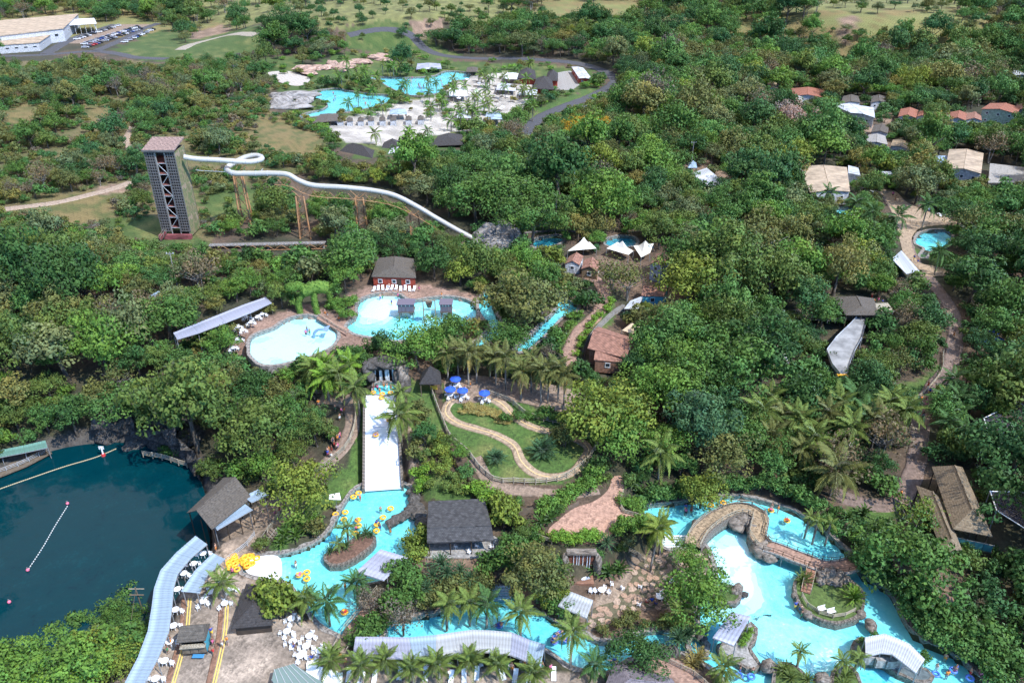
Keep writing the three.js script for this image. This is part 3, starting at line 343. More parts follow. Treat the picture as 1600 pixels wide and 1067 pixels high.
function stairs(top, bot, w, n, o) { // top and bottom as world points
  const t = thing(o.name || 'steps', o.label, 'stairs', bot, 0), d = top.clone().sub(bot), ang = atan2(d.x, d.z), run = hypot(d.x, d.z) / n, rise = d.y / n, g = new THREE.BoxGeometry(w, 0.14, run * 1.15), m = o.m || mt.wood;
  for (let i = 0; i < n; i++) { const s = part('step', g, m, t); s.position.set(sin(ang) * run * (i + 0.5), rise * (i + 1) - 0.07, cos(ang) * run * (i + 0.5)); s.rotation.y = ang; }
  for (const s of [-1, 1]) { const off = V(cos(ang) * w / 2 * s, 0, -sin(ang) * w / 2 * s); bar('stringer', off.clone().add(V(0, -0.25, 0)), off.clone().add(d).add(V(0, -0.25, 0)), 0.1, o.side || mt.darkwood, t); bar('handrail', off.clone().add(V(0, 0.85, 0)), off.clone().add(d).add(V(0, 0.85, 0)), 0.04, mt.palewood, t); for (const u of [0, 0.5, 1]) bar('baluster', off.clone().addScaledVector(d, u).add(V(0, -0.2, 0)), off.clone().addScaledVector(d, u).add(V(0, 0.85, 0)), 0.035, mt.palewood, t); }
  return t;
}
reseed(41);
function rockGeo(sx, sy, sz, k, detail = 3, amp = 0.28) { const g = mergeVertices(new THREE.IcosahedronGeometry(1, detail).deleteAttribute('normal').deleteAttribute('uv')), p = g.attributes.position, uv = []; for (let i = 0; i < p.count; i++) { const v = V(p.getX(i), p.getY(i), p.getZ(i)), n = perlin.noise(v.x * 1.3 + k, v.y * 1.3, v.z * 1.3) + 0.5 * perlin.noise(v.x * 3.1 + k, v.y * 3.1 + 4, v.z * 3.1), s = 1 + amp * (floor(n * 4) / 4 * 0.6 + n * 0.6); p.setXYZ(i, v.x * s * sx, v.y * s * sy, v.z * s * sz); uv.push(v.x * sx + v.z * sz * 0.7, v.y * sy + v.z * sz * 0.7); } g.setAttribute('uv', new THREE.Float32BufferAttribute(uv, 2)); g.computeVertexNormals(); return g; }
const ROCKS = [rockGeo(1, 0.75, 0.9, 1), rockGeo(1, 0.9, 1.1, 7), rockGeo(1.2, 0.7, 0.9, 13)];
function rock(p, sx, sy, sz, m, label, group, name = 'boulder') { sx *= K; sy *= K; sz *= K; const o = single(name, ROCKS[floor(rnd() * 3)], m, label, 'rock', group); o.position.copy(p); o.position.y += sy * 0.3; o.scale.set(sx, sy, sz); o.rotation.y = rr(0, 6.28); return o; }
// a rocky sheet following a line, ragged on top: cliff or rockwork
function cliffGeo(path, y0, y1, rough, steps = 6) { const pos = [], uv = [], idx = [], n = path.length; path.forEach((p, i) => { for (let k = 0; k <= steps; k++) { const t = k / steps, y = mix(y0(p), y1(p), t), a = path[max(0, i - 1)], b = path[min(n - 1, i + 1)], l = hypot(b[0] - a[0], b[1] - a[1]) || 1, q = (perlin.noise(p[0] * 0.5, y * 0.6, p[1] * 0.5) + 0.6 * perlin.noise(p[0] * 1.3, y * 1.5, p[1] * 1.3)) * rough; pos.push(p[0] + (b[1] - a[1]) / l * q, y + q * 0.3, p[1] - (b[0] - a[0]) / l * q); uv.push(i * 1.0, y); if (i < n - 1 && k < steps) { const s = i * (steps + 1) + k; idx.push(s, s + 1, s + steps + 1, s + 1, s + steps + 2, s + steps + 1); } } }); const g = new THREE.BufferGeometry(); g.setAttribute('position', new THREE.Float32BufferAttribute(pos, 3)); g.setAttribute('uv', new THREE.Float32BufferAttribute(uv, 2)); g.setIndex(idx); g.computeVertexNormals(); return g; }

// ---------------------------------------------------------------- furniture prototypes (first use moves the prototype, later uses copy it)
const proto = {};
function place(kind, make, p, turn, label, group, tweak) { let o; if (!proto[kind]) { o = proto[kind] = make(); scene.add(o); o.name = numbered(o.name); } else { o = copy(proto[kind]); } o.position.copy(p); o.rotation.y = turn; o.userData = { ...proto[kind].userData, label }; if (group) o.userData.group = group; else delete o.userData.group; if (tweak) tweak(o); return o; }
const grp = (name, category) => { const g = new THREE.Group(); g.name = name; g.userData = { category }; return g; };
const G = { leg: new THREE.CylinderGeometry(0.025, 0.02, 0.45, 6), seat: new RoundedBoxGeometry(0.5, 0.05, 0.46, 1, 0.02), back: (() => { const g = new THREE.CylinderGeometry(0.36, 0.36, 0.44, 8, 1, true, PI - 0.75, 1.5); const h = g.clone().scale(0.93, 1, 0.93); return join([g, h]); })(), arm: new RoundedBoxGeometry(0.05, 0.04, 0.42, 1, 0.015), ttop: new THREE.CylinderGeometry(0.52, 0.5, 0.05, 20), tleg: new THREE.CylinderGeometry(0.035, 0.03, 0.7, 6) };
const makeChair = () => { const g = grp('plastic_chair', 'chair'); for (const [x, z] of [[-1, -1], [1, -1], [-1, 1], [1, 1]]) { const l = part('leg', G.leg, mt.plastic, g, [x * 0.22, 0.22, z * 0.19]); l.rotation.set(-z * 0.09, 0, x * 0.09); } part('seat', G.seat, mt.plastic, g, [0, 0.44, 0]); const b = part('backrest', G.back, mt.plastic, g, [0, 0.68, 0.1]); b.rotation.x = -0.12; for (const s of [-1, 1]) { part('armrest', G.arm, mt.plastic, g, [s * 0.26, 0.66, 0]); } return g; };
const makeTable = () => { const g = grp('round_table', 'table'); part('tabletop', G.ttop, mt.plastic, g, [0, 0.72, 0]); for (const [x, z] of [[-1, -1], [1, -1], [-1, 1], [1, 1]]) { const l = part('leg', G.tleg, mt.plastic, g, [x * 0.25, 0.35, z * 0.25]); l.rotation.set(z * -0.12, 0, x * 0.12); } return g; };
const makeLounger = () => { const g = grp('sun_lounger', 'lounger'); part('seat', new RoundedBoxGeometry(0.62, 0.06, 1.2, 1, 0.02).translate(0, 0.33, 0.3), mt.plastic, g); const b = part('backrest', new RoundedBoxGeometry(0.62, 0.06, 0.75, 1, 0.02).translate(0, 0, -0.36), mt.plastic, g, [0, 0.35, -0.3]); b.rotation.x = 0.65; for (const [x, z] of [[-0.26, 0.8], [0.26, 0.8], [-0.26, -0.2], [0.26, -0.2]]) part('leg', box(0.05, 0.32, 0.06, 0, 0.16, 0), mt.plastic, g, [x, 0, z]); return g; };
const makeUmbrella = () => { const g = grp('parasol', 'parasol'), fs = [], fl = []; for (let i = 0; i < 8; i++) { const a = i * PI / 4, b = a + PI / 4, p = (q, r, y) => V(cos(q) * r, y, sin(q) * r); fs.push([V(0, 2.55, 0), p(b, 1.25, 2.1), p(a, 1.25, 2.1)]); fl.push([p(a, 1.25, 2.1), p(b, 1.25, 2.1), p(b, 1.25, 1.92), p(a, 1.25, 1.92)]); } const c = part('canopy', faces(fs), mt.blue, g); part('valance', faces(fl), mt.blue, c); part('pole', cyl(0.03, 0.025, 2.65), mt.white, g); part('base', cyl(0.25, 0.22, 0.1), mt.concrete, g); return g; };
const makeTube = () => { const g = grp('swim_ring', 'inflatable ring'), q = new THREE.TorusGeometry(0.44, 0.17, 10, 22).rotateX(PI / 2); part('ring', q, mt.yellowtube, g, [0, 0.1, 0]); for (const s of [-1, 1]) part('handle', new THREE.TorusGeometry(0.07, 0.02, 6, 8, PI).rotateY(PI / 2), M('tube_handle', [0.3, 0.12, 0.02], 0.5), g, [s * 0.44, 0.26, 0]); part('valve', cyl(0.02, 0.02, 0.03, 0.3, 0.26, 0.3), mt.black, g); return g; };
const chairAt = (px, py, turn, label, group, h) => place('chair', makeChair, h != null ? at(px, py, h) : ground(px, py), turn, label, group);
const tableAt = (px, py, label, group, h) => place('table', makeTable, h != null ? at(px, py, h) : ground(px, py), 0, label, group);
const loungerAt = (px, py, turn, label, group, h) => place('lounger', makeLounger, h != null ? at(px, py, h) : ground(px, py), turn, label, group);
const umbrellaAt = (px, py, label, group, h) => place('umbrella', makeUmbrella, h != null ? at(px, py, h) : ground(px, py), rr(0, 1), label, group, (o) => o.scale.set(0.85, 0.95, 0.85));
const tubeAt = (px, py, label, group, h = 0) => place('tube', makeTube, at(px, py, h), rr(0, 3), label, group, (o) => o.scale.setScalar(0.9));

// ---------------------------------------------------------------- people: one continuous body from tapered limbs, with trunks or shirt and hair
function sdfGeo(f, n, half, c) { const mc = new MarchingCubes(n, new THREE.MeshBasicMaterial(), false, false, 60000); mc.isolation = 0; const hs = n / 2; for (let z = 0; z < n; z++) for (let y = 0; y < n; y++) for (let x = 0; x < n; x++) mc.field[x + y * n + z * n * n] = -f((x - hs) / hs * half + c[0], (y - hs) / hs * half + c[1], (z - hs) / hs * half + c[2]); mc.update(); const k = mc.count, g = new THREE.BufferGeometry(), p = new Float32Array(mc.positionArray.slice(0, k * 3)); for (let i = 0; i < k; i++) { p[i * 3] = p[i * 3] * half + c[0]; p[i * 3 + 1] = p[i * 3 + 1] * half + c[1]; p[i * 3 + 2] = p[i * 3 + 2] * half + c[2]; } g.setAttribute('position', new THREE.BufferAttribute(p, 3)); const m = mergeVertices(g, 1e-4); m.computeVertexNormals(); return m; }
const cap = (x, y, z, a, b, ra, rb) => { const dx = b[0] - a[0], dy = b[1] - a[1], dz = b[2] - a[2], t = clamp(((x - a[0]) * dx + (y - a[1]) * dy + (z - a[2]) * dz) / (dx * dx + dy * dy + dz * dz)); return hypot(x - a[0] - dx * t, y - a[1] - dy * t, z - a[2] - dz * t) - mix(ra, rb, t); };
const smin = (a, b, k) => { const h = max(k - abs(a - b), 0) / k; return min(a, b) - h * h * k * 0.25; };
const POSES = {
  stand: { hip: [0, 0.93, 0], chest: [0, 1.3, 0.01], neck: [0, 1.47, 0], head: [0, 1.62, 0.02], L: [[0.1, 0.9, 0], [0.11, 0.5, 0.02], [0.12, 0.08, -0.02], [0.14, 0.04, 0.16]], R: [[-0.1, 0.9, 0], [-0.12, 0.5, 0.03], [-0.14, 0.08, 0], [-0.16, 0.04, 0.18]], AL: [[0.19, 1.4, 0], [0.27, 1.13, -0.03], [0.29, 0.88, 0.06], [0.28, 0.78, 0.09]], AR: [[-0.19, 1.4, 0], [-0.27, 1.13, -0.03], [-0.27, 0.9, 0.1], [-0.25, 0.81, 0.15]] },
  walk: { hip: [0, 0.92, 0], chest: [0, 1.29, 0.04], neck: [0, 1.46, 0.05], head: [0, 1.61, 0.08], L: [[0.1, 0.9, 0], [0.1, 0.52, 0.18], [0.1, 0.1, 0.26], [0.11, 0.05, 0.42]], R: [[-0.1, 0.9, 0], [-0.1, 0.5, -0.06], [-0.1, 0.14, -0.32], [-0.11, 0.05, -0.2]], AL: [[0.19, 1.39, 0.04], [0.25, 1.13, -0.12], [0.25, 0.93, -0.08], [0.24, 0.84, -0.04]], AR: [[-0.19, 1.39, 0.04], [-0.25, 1.14, 0.12], [-0.23, 1, 0.3], [-0.22, 0.97, 0.39]] },
  sit: { hip: [0, 0.5, -0.05], chest: [0, 0.86, -0.08], neck: [0, 1.03, -0.06], head: [0, 1.18, -0.03], L: [[0.11, 0.48, 0], [0.13, 0.5, 0.42], [0.13, 0.09, 0.44], [0.14, 0.04, 0.6]], R: [[-0.11, 0.48, 0], [-0.13, 0.5, 0.42], [-0.13, 0.09, 0.44], [-0.14, 0.04, 0.6]], AL: [[0.19, 0.96, -0.07], [0.26, 0.7, -0.02], [0.2, 0.58, 0.2], [0.15, 0.56, 0.28]], AR: [[-0.19, 0.96, -0.07], [-0.26, 0.7, -0.02], [-0.2, 0.58, 0.2], [-0.15, 0.56, 0.28]] },
  float: { hip: [0, 0.06, 0], chest: [0, 0.28, -0.3], neck: [0, 0.38, -0.42], head: [0, 0.5, -0.52], L: [[0.1, 0.1, 0.02], [0.14, 0.36, 0.36], [0.16, 0.2, 0.72], [0.17, 0.28, 0.84]], R: [[-0.1, 0.1, 0.02], [-0.14, 0.36, 0.34], [-0.16, 0.16, 0.7], [-0.17, 0.24, 0.82]], AL: [[0.19, 0.34, -0.35], [0.42, 0.3, -0.2], [0.52, 0.27, 0.02], [0.5, 0.27, 0.11]], AR: [[-0.19, 0.34, -0.35], [-0.42, 0.3, -0.2], [-0.52, 0.27, 0.02], [-0.5, 0.27, 0.11]] },
};
const personGeo = {};
function personParts(pose) {
  if (personGeo[pose]) return personGeo[pose]; const q = POSES[pose], H = q.head, lerp3 = (a, b, t) => a.map((v, i) => mix(v, b[i], t));
  const body = (x, y, z) => { let d = cap(x, y, z, q.hip, lerp3(q.hip, q.chest, 0.55), 0.135, 0.12); d = smin(d, cap(x, y, z, lerp3(q.hip, q.chest, 0.5), q.chest, 0.12, 0.15), 0.06); d = smin(d, cap(x, y, z, q.AL[0], q.AR[0], 0.075, 0.075), 0.09); d = smin(d, cap(x, y, z, q.chest, H, 0.07, 0.06), 0.05); const hx = x - H[0], hy = (y - H[1]) * 0.84, hz = z - H[2]; d = smin(d, hypot(hx, hy, hz) - 0.1, 0.03); d = smin(d, hypot(hx, y - H[1] + 0.01, hz - 0.11) - 0.022, 0.025); for (const l of [q.L, q.R]) { d = smin(d, cap(x, y, z, l[0], l[1], 0.088, 0.058), 0.06); d = smin(d, cap(x, y, z, l[1], l[2], 0.06, 0.04), 0.03); d = smin(d, cap(x, y, z, l[2], l[3], 0.042, 0.034), 0.03); } for (const a of [q.AL, q.AR]) { d = smin(d, cap(x, y, z, a[0], a[1], 0.052, 0.043), 0.05); d = smin(d, cap(x, y, z, a[1], a[2], 0.042, 0.032), 0.03); d = smin(d, cap(x, y, z, a[2], a[3], 0.034, 0.024), 0.02); } return d; };
  const c = pose === 'float' ? [0, 0.25, 0.15] : pose === 'sit' ? [0, 0.66, 0.15] : [0, 0.9, 0.03], half = pose === 'float' ? 0.9 : pose === 'sit' ? 0.78 : 1.0, n = 36;
  const legs = (x, y, z) => { let d = cap(x, y, z, q.hip, lerp3(q.hip, q.chest, 0.3), 0.14, 0.13); for (const l of [q.L, q.R]) d = smin(d, cap(x, y, z, l[0], lerp3(l[0], l[1], 0.7), 0.1, 0.085), 0.05); return d - 0.012; };
  const shirt = (x, y, z) => { let d = cap(x, y, z, lerp3(q.hip, q.chest, 0.2), q.chest, 0.14, 0.155); d = smin(d, cap(x, y, z, q.AL[0], q.AR[0], 0.08, 0.08), 0.08); for (const a of [q.AL, q.AR]) d = smin(d, cap(x, y, z, a[0], lerp3(a[0], a[1], 0.6), 0.06, 0.06), 0.04); return d - 0.01; };
  const hair = (x, y, z) => max(hypot(x - H[0], (y - H[1]) * 0.84, z - H[2]) - 0.113, (z - H[2]) * 0.75 - (y - H[1]) + 0.015);
  return personGeo[pose] = { body: sdfGeo(body, n, half, c), legs: sdfGeo(legs, 24, half, c), shirt: sdfGeo(shirt, 24, half, c), hair: sdfGeo(hair, 12, 0.16, H) };
}
const skins = [[0.42, 0.24, 0.16], [0.3, 0.16, 0.1], [0.2, 0.1, 0.06], [0.5, 0.3, 0.21]].map((c, i) => M('skin_' + 'abcd'[i], c, 0.6)), hairs = [M('dark_hair', [0.015, 0.011, 0.009], 0.7), M('brown_hair', [0.06, 0.035, 0.02], 0.7)];
const cloth = { red: [0.5, 0.03, 0.03], blue: [0.03, 0.07, 0.35], black: [0.02, 0.02, 0.02], white: [0.75, 0.75, 0.73], pink: [0.6, 0.12, 0.25], yellow: [0.7, 0.5, 0.05], green: [0.04, 0.25, 0.1], orange: [0.6, 0.2, 0.03], grey: [0.2, 0.2, 0.22] }; const clothNames = Object.keys(cloth); for (const k of clothNames) cloth[k] = M('cloth_' + k, cloth[k], 0.85);
let nPeople = 0;
function person(p, turn, pose, what, o = {}) {
  const g = personParts(pose), c = o.c || clothNames[nPeople * 5 % clothNames.length], c2 = o.shirt || (nPeople % 3 === 1 && pose !== 'float' ? clothNames[(nPeople * 7 + 3) % clothNames.length] : null); nPeople++;
  const t = thing('person', `person in ${c2 ? c2 + ' top and ' : ''}${c} ${c2 ? 'shorts' : 'swimwear'} ${what}`, 'person', p, turn, o.group || 'people ' + what), k = o.size || rr(0.92, 1.05); t.scale.setScalar(k);
  const b = part('body', g.body, skins[nPeople * 3 % 4], t); part('shorts', g.legs, cloth[c], b); if (c2) part('shirt', g.shirt, cloth[c2], b); part('hair', g.hair, hairs[nPeople % 2], b); return t;
}
// ---------------------------------------------------------------- plants: crowns of leaf-sized faces
const leafMats = {};
function leafMat(key, c) { if (leafMats[key]) return leafMats[key]; const m = new THREE.MeshPhysicalMaterial({ color: C(...c), roughness: 0.75, vertexColors: true, side: THREE.DoubleSide, transmission: 0.3, thickness: 0, specularIntensity: 0.35 }); m.name = key + '_leaves'; return leafMats[key] = m; }
const warm = (c) => [c[0] * 1.2, c[1] * 1.17, c[2] * 0.9];
const LEAF = { dark: [0.042, 0.1, 0.03], mid: [0.07, 0.145, 0.036], bright: [0.105, 0.2, 0.04], yellow: [0.155, 0.205, 0.04], olive: [0.125, 0.14, 0.05], blue: [0.055, 0.12, 0.062], brown: [0.17, 0.13, 0.09], grey: [0.15, 0.125, 0.11], amber: [0.4, 0.26, 0.03], pink: [0.34, 0.24, 0.24], palm: [0.13, 0.185, 0.05], palmdark: [0.06, 0.13, 0.045], straw: [0.3, 0.25, 0.1], lime: [0.15, 0.27, 0.04], moss: [0.1, 0.15, 0.04], fern: [0.08, 0.17, 0.05], sage: [0.13, 0.16, 0.08], khaki: [0.17, 0.17, 0.06], jade: [0.05, 0.12, 0.045] };
for (const k in LEAF) leafMat(k, warm(LEAF[k]));
const mbark = M('bark', [0.16, 0.13, 0.1], 1, { map: T.rough }), mpalebark = M('pale_bark', [0.3, 0.27, 0.23], 1, { map: T.rough });
class Leaves {
  constructor() { this.p = []; this.n = []; this.c = []; this.i = []; this.u = []; }
  quad(c, nrm, dir, len, wid, col, soft) {
    const side = nrm.clone().cross(dir).normalize(), b = this.p.length / 3, q = [c.clone(), c.clone().addScaledVector(dir, len * 0.5).addScaledVector(side, wid * 0.5).addScaledVector(nrm, len * 0.06), c.clone().addScaledVector(dir, len).addScaledVector(nrm, -len * 0.12), c.clone().addScaledVector(dir, len * 0.5).addScaledVector(side, -wid * 0.5).addScaledVector(nrm, len * 0.06)];
    const m = soft ? nrm.clone().lerp(soft, 0.62).normalize() : nrm;
    for (const v of q) { this.p.push(v.x, v.y, v.z); this.n.push(m.x, m.y, m.z); this.c.push(col, col * 1, col); this.u.push(0, 0); }
    this.i.push(b, b + 2, b + 1, b, b + 3, b + 2);
  }
  tint(from, r, g, b) { for (let k = from; k < this.c.length; k += 3) { this.c[k] *= r; this.c[k + 1] *= g; this.c[k + 2] *= b; } }
  geo() { const g = new THREE.BufferGeometry(); g.setAttribute('position', new THREE.Float32BufferAttribute(this.p, 3)); g.setAttribute('normal', new THREE.Float32BufferAttribute(this.n, 3)); g.setAttribute('color', new THREE.Float32BufferAttribute(this.c, 3)); g.setAttribute('uv', new THREE.Float32BufferAttribute(this.u, 2)); g.setIndex(this.i); return g; }
}
const rdir = () => { const y = rr(-1, 1), a = rr(0, 2 * PI), r = sqrt(1 - y * y); return V(r * cos(a), y, r * sin(a)); };
// crown of radius R at height y0..; clumps lie unevenly round the limbs
function crownGeo(o) {
  const { R, H, base, clumps, leaves, leaf, cr = 0.34, low = -0.35, spread = 1, ragged = 0.25 } = o, L = new Leaves(), cs = [];
  for (let i = 0; i < clumps; i++) { let d; do { d = rdir(); } while (d.y < low); const q = i < clumps * 0.3 ? rr(0.15, 0.55) : rr(0.62, 0.82) * (1 + rr(-ragged, ragged)); cs.push([V(d.x * R * q * spread, base + H / 2 + d.y * H / 2 * q, d.z * R * q * spread), R * cr * rr(0.65, 1.25)]); }
  for (const [c, r] of cs) {
    const b = L.c.length, hue = rr(-1, 1), val = rr(0.82, 1.2);
    for (let k = 0; k < leaves; k++) {
      let d; do { d = rdir(); } while (d.y < -0.55); const p = c.clone().addScaledVector(V(d.x, d.y * 0.8, d.z), r * rr(0.7, 1.08)), n = d.clone().addScaledVector(rdir(), 0.7).normalize(), t = n.clone().cross(rdir()).normalize();
      L.quad(p, n, t, leaf * rr(0.7, 1.35), leaf * rr(0.5, 0.95), val * rr(0.86, 1.16), d);
    }
    L.tint(b, 1 + hue * 0.13, 1, 1 - hue * 0.12);
  }
  return L.geo();
}
function trunkGeo(h, r, R, limbs, lean = 0.1) {
  const a = rr(0, 6.28), top = V(cos(a) * lean * h, h * 0.62, sin(a) * lean * h), gs = [barGeo(V(0, -0.5, 0), top, r, 7, r * 0.6)];
  for (let i = 0; i < limbs; i++) { const b = a + i * 6.28 / limbs + rr(-0.4, 0.4), e = V(top.x + cos(b) * R * rr(0.4, 0.62), h * rr(0.72, 0.95), top.z + sin(b) * R * rr(0.4, 0.62)); gs.push(barGeo(top.clone().multiplyScalar(rr(0.75, 1)), e, r * 0.45, 5, r * 0.14)); }
  return join(gs);
}
// prototype trees, real size (metres): crown radius about 4, height about 8
reseed(77);
const TREE = [
  { R: 4.2, H: 5.4, base: 1.2, clumps: 44, leaves: 54, leaf: 0.42 }, { R: 4.0, H: 6.0, base: 1.0, clumps: 40, leaves: 56, leaf: 0.42, cr: 0.32 }, { R: 4.6, H: 4.2, base: 2.2, clumps: 54, leaves: 52, leaf: 0.36, low: -0.15, cr: 0.24, ragged: 0.4 }, { R: 3.4, H: 7.0, base: 1.0, clumps: 44, leaves: 60, leaf: 0.4, cr: 0.3, ragged: 0.45 }, { R: 4.3, H: 5.6, base: 1.4, clumps: 36, leaves: 70, leaf: 0.36, cr: 0.28, ragged: 0.5 }, { R: 4.4, H: 5.4, base: 1.4, clumps: 60, leaves: 48, leaf: 0.4, cr: 0.22, ragged: 0.42 },
].map((o) => ({ ...o, crown: crownGeo(o), trunk: trunkGeo(o.base + o.H * 0.7, 0.26, o.R, 5) }));
const FINE = [
  { R: 4.2, H: 5.4, base: 1.0, clumps: 58, leaves: 76, leaf: 0.34, cr: 0.28, ragged: 0.35 }, { R: 4.0, H: 6.0, base: 0.9, clumps: 52, leaves: 84, leaf: 0.33, cr: 0.3, ragged: 0.3 }, { R: 4.6, H: 4.4, base: 2.0, clumps: 66, leaves: 66, leaf: 0.3, low: -0.2, cr: 0.22, ragged: 0.45 }, { R: 3.5, H: 6.6, base: 1.0, clumps: 56, leaves: 74, leaf: 0.33, cr: 0.28, ragged: 0.4 }, { R: 4.3, H: 5.6, base: 1.2, clumps: 44, leaves: 92, leaf: 0.3, cr: 0.25, ragged: 0.55 },
].map((o) => ({ ...o, crown: crownGeo(o), trunk: trunkGeo(o.base + o.H * 0.7, 0.26, o.R, 6) }));
const SPARSE = [{ R: 3.8, H: 5.2, base: 1.4, clumps: 46, leaves: 17, leaf: 0.34, cr: 0.26, ragged: 0.45 }, { R: 4.0, H: 4.6, base: 1.2, clumps: 40, leaves: 20, leaf: 0.34, cr: 0.28, ragged: 0.4 }].map((o) => ({ ...o, crown: crownGeo(o), trunk: join([trunkGeo(o.base + o.H * 0.6, 0.2, o.R, 9), trunkGeo(o.base + o.H * 0.8, 0.12, o.R * 1.2, 9)]) }));
const BUSH = [{ R: 1.5, H: 2.2, base: 0, clumps: 14, leaves: 46, leaf: 0.3, cr: 0.45, low: -0.1 }, { R: 1.6, H: 1.8, base: 0, clumps: 18, leaves: 36, leaf: 0.32, cr: 0.38, low: -0.1, ragged: 0.4 }, { R: 1.4, H: 2.6, base: 0, clumps: 16, leaves: 36, leaf: 0.34, cr: 0.38, low: -0.2, ragged: 0.45 }].map((o) => ({ ...o, crown: crownGeo(o), stem: join([barGeo(V(0, -0.3, 0), V(0.2, 1.1, 0.1), 0.07, 5), barGeo(V(0, -0.3, 0), V(-0.4, 1.0, -0.2), 0.05, 5), barGeo(V(0, -0.3, 0), V(0.1, 1.0, -0.45), 0.05, 5)]) }));
// feather frond 1 m long along +x that arches and droops; leaflets hang from the midrib
function frondGeo(droop, pairs, wide, lift = 0.5) {
  const L = new Leaves(), pt = (t) => V(t * (1 - droop * 0.25 * t), lift * t - (lift + droop) * t * t, 0);
  for (let i = 0; i < 9; i++) { const a = pt(i / 9), b = pt((i + 1) / 9), d = b.clone().sub(a); L.quad(a, V(0, 1, 0.01).normalize(), d.clone().normalize(), d.length() * 1.1, 0.03, 1.3); }
  for (let i = 1; i <= pairs; i++) { const t = 0.12 + 0.86 * i / pairs, a = pt(t), d = pt(min(1, t + 0.03)).sub(a).normalize(), w = wide * sin(PI * pow(t, 0.75) * 0.93 + 0.12); for (const s of [-1, 1]) { const dir = V(d.x * 0.6, d.y * 0.6 - 0.38 - rr(0, 0.3), s).normalize(), n = V(0.1, 1, -s * -0.35).normalize(); L.quad(a, n, dir, w * rr(0.85, 1.1), 0.055, rr(0.75, 1.25)); } }
  return L.geo();
}
reseed(11);
const FROND = [frondGeo(0.35, 17, 0.3), frondGeo(0.75, 17, 0.3, 0.7), frondGeo(0.1, 16, 0.28, 0.75), frondGeo(1.0, 16, 0.28, 0.55)];
// blade leaf for yucca, agave and cycad rosettes
function bladeGeo(w, bend) { const L = new Leaves(), pt = (t) => V(t, bend * (t - t * t * 1.1), 0); for (let i = 0; i < 4; i++) { const a = pt(i / 4), b = pt((i + 1) / 4), d = b.clone().sub(a); L.quad(a.addScaledVector(d, -0.1), V(0, 1, 0), d.clone().normalize(), d.length() * 1.25, w * (1.15 - i * 0.24), 1 - i * 0.04); } return L.geo(); }
const BLADE = bladeGeo(0.16, 0.3), BROADBLADE = bladeGeo(0.34, 0.6);
const matrixGeo = (g, p, q, s) => g.clone().applyMatrix4(new THREE.Matrix4().compose(p, q, s));
const euler = (x, y, z) => new THREE.Quaternion().setFromEuler(new THREE.Euler(x, y, z, 'YXZ'));
function headPose(i, n, tiltLow, tiltHigh) { const a = i * 2.39996 + rr(-0.15, 0.15), t = mix(tiltHigh, tiltLow, i / n) + rr(-0.1, 0.1); return euler(0, a, t); }
function trunkPalmGeo(h, r, lean) { const pts = []; for (let i = 0; i <= 6; i++) { const t = i / 6; pts.push(V(lean * h * t * t, -0.4 + (h + 0.4) * t, lean * 0.4 * h * t)); } return [new THREE.TubeGeometry(new THREE.CatmullRomCurve3(pts), 10, r, 7), pts[6]]; }
function palm(p, h, span, o = {}) { h *= K; span *= K; o = { ...o, r: (o.r || 0.13) * K };
  const big = o.parts !== 0, t = thing(o.name || 'coconut_palm', o.label, o.category || 'palm', p, rr(0, 6.28), o.group), n = o.n || 16, m = leafMats[o.leaf || 'palm'], lean = o.lean ?? rr(-0.06, 0.1);
  const [tg, tip] = trunkPalmGeo(h, o.r || 0.13, lean); part('trunk', tg, o.bark || mpalebark, t); const all = [];
  for (let i = 0; i < n; i++) { const q = headPose(i, n, o.low ?? -0.55, o.high ?? 1.05), g = FROND[i < n * 0.3 ? 2 : i < n * 0.65 ? 0 : rnd() < 0.5 ? 1 : 3], s = span * rr(0.85, 1.1); if (big) { const f = part('frond', g, i > n - 3 && o.dead ? leafMats.straw : m, t); f.position.copy(tip); f.quaternion.copy(q); f.scale.setScalar(s); } else all.push(matrixGeo(g, tip, q, V(s, s, s))); }
  if (!big) part('crown', mergeGeometries(all), m, t); return t;
}
function rosette(p, r, h, o) { r *= K; h *= K;
  const t = thing(o.name, o.label, o.category || 'plant', p, rr(0, 6.28), o.group), n = o.n || 26, all = [], g = o.broad ? BROADBLADE : o.frond ? FROND[o.frond - 1] : BLADE;
  if (h > 0.2) part('trunk', new THREE.CylinderGeometry(0.09, 0.13, h + 0.4, 7).translate(0, h / 2 - 0.2, 0), mbark, t);
  for (let i = 0; i < n; i++) { const q = headPose(i, n, o.low ?? 0.1, o.high ?? 1.35), s = r * rr(0.8, 1.15); if (o.parts) { const f = part('leaf', g, leafMats[o.leaf || 'palmdark'], t); f.position.set(0, h, 0); f.quaternion.copy(q); f.scale.setScalar(s); } else all.push(matrixGeo(g, V(0, h, 0), q, V(s, s, s))); }
  if (all.length) part('foliage', mergeGeometries(all), leafMats[o.leaf || 'palmdark'], t); return t;
}
const treeCount = {};
function tree(p, R, o) { const set = o.sparse ? SPARSE : o.fine ? FINE : TREE, q = set[o.v ?? floor(rnd() * set.length)], s = R / q.R, t = thing(o.name || 'broadleaf_tree', o.label, 'tree', p, rr(0, 6.28), o.group); t.scale.set(s * rr(0.94, 1.06), s * (o.tall || 1), s * rr(0.94, 1.06)); part('trunk', q.trunk, o.bark || mbark, t); part('crown', q.crown, leafMats[o.leaf], t); return t; }
function bush(p, R, o) { const q = BUSH[o.v ?? floor(rnd() * BUSH.length)], s = R / q.R, t = thing(o.name || 'shrub', o.label, o.category || 'shrub', p, rr(0, 6.28), o.group); t.scale.set(s, s * (o.tall || 1), s); part('stem', q.stem, mbark, t); part('foliage', q.crown, leafMats[o.leaf], t); return t; }
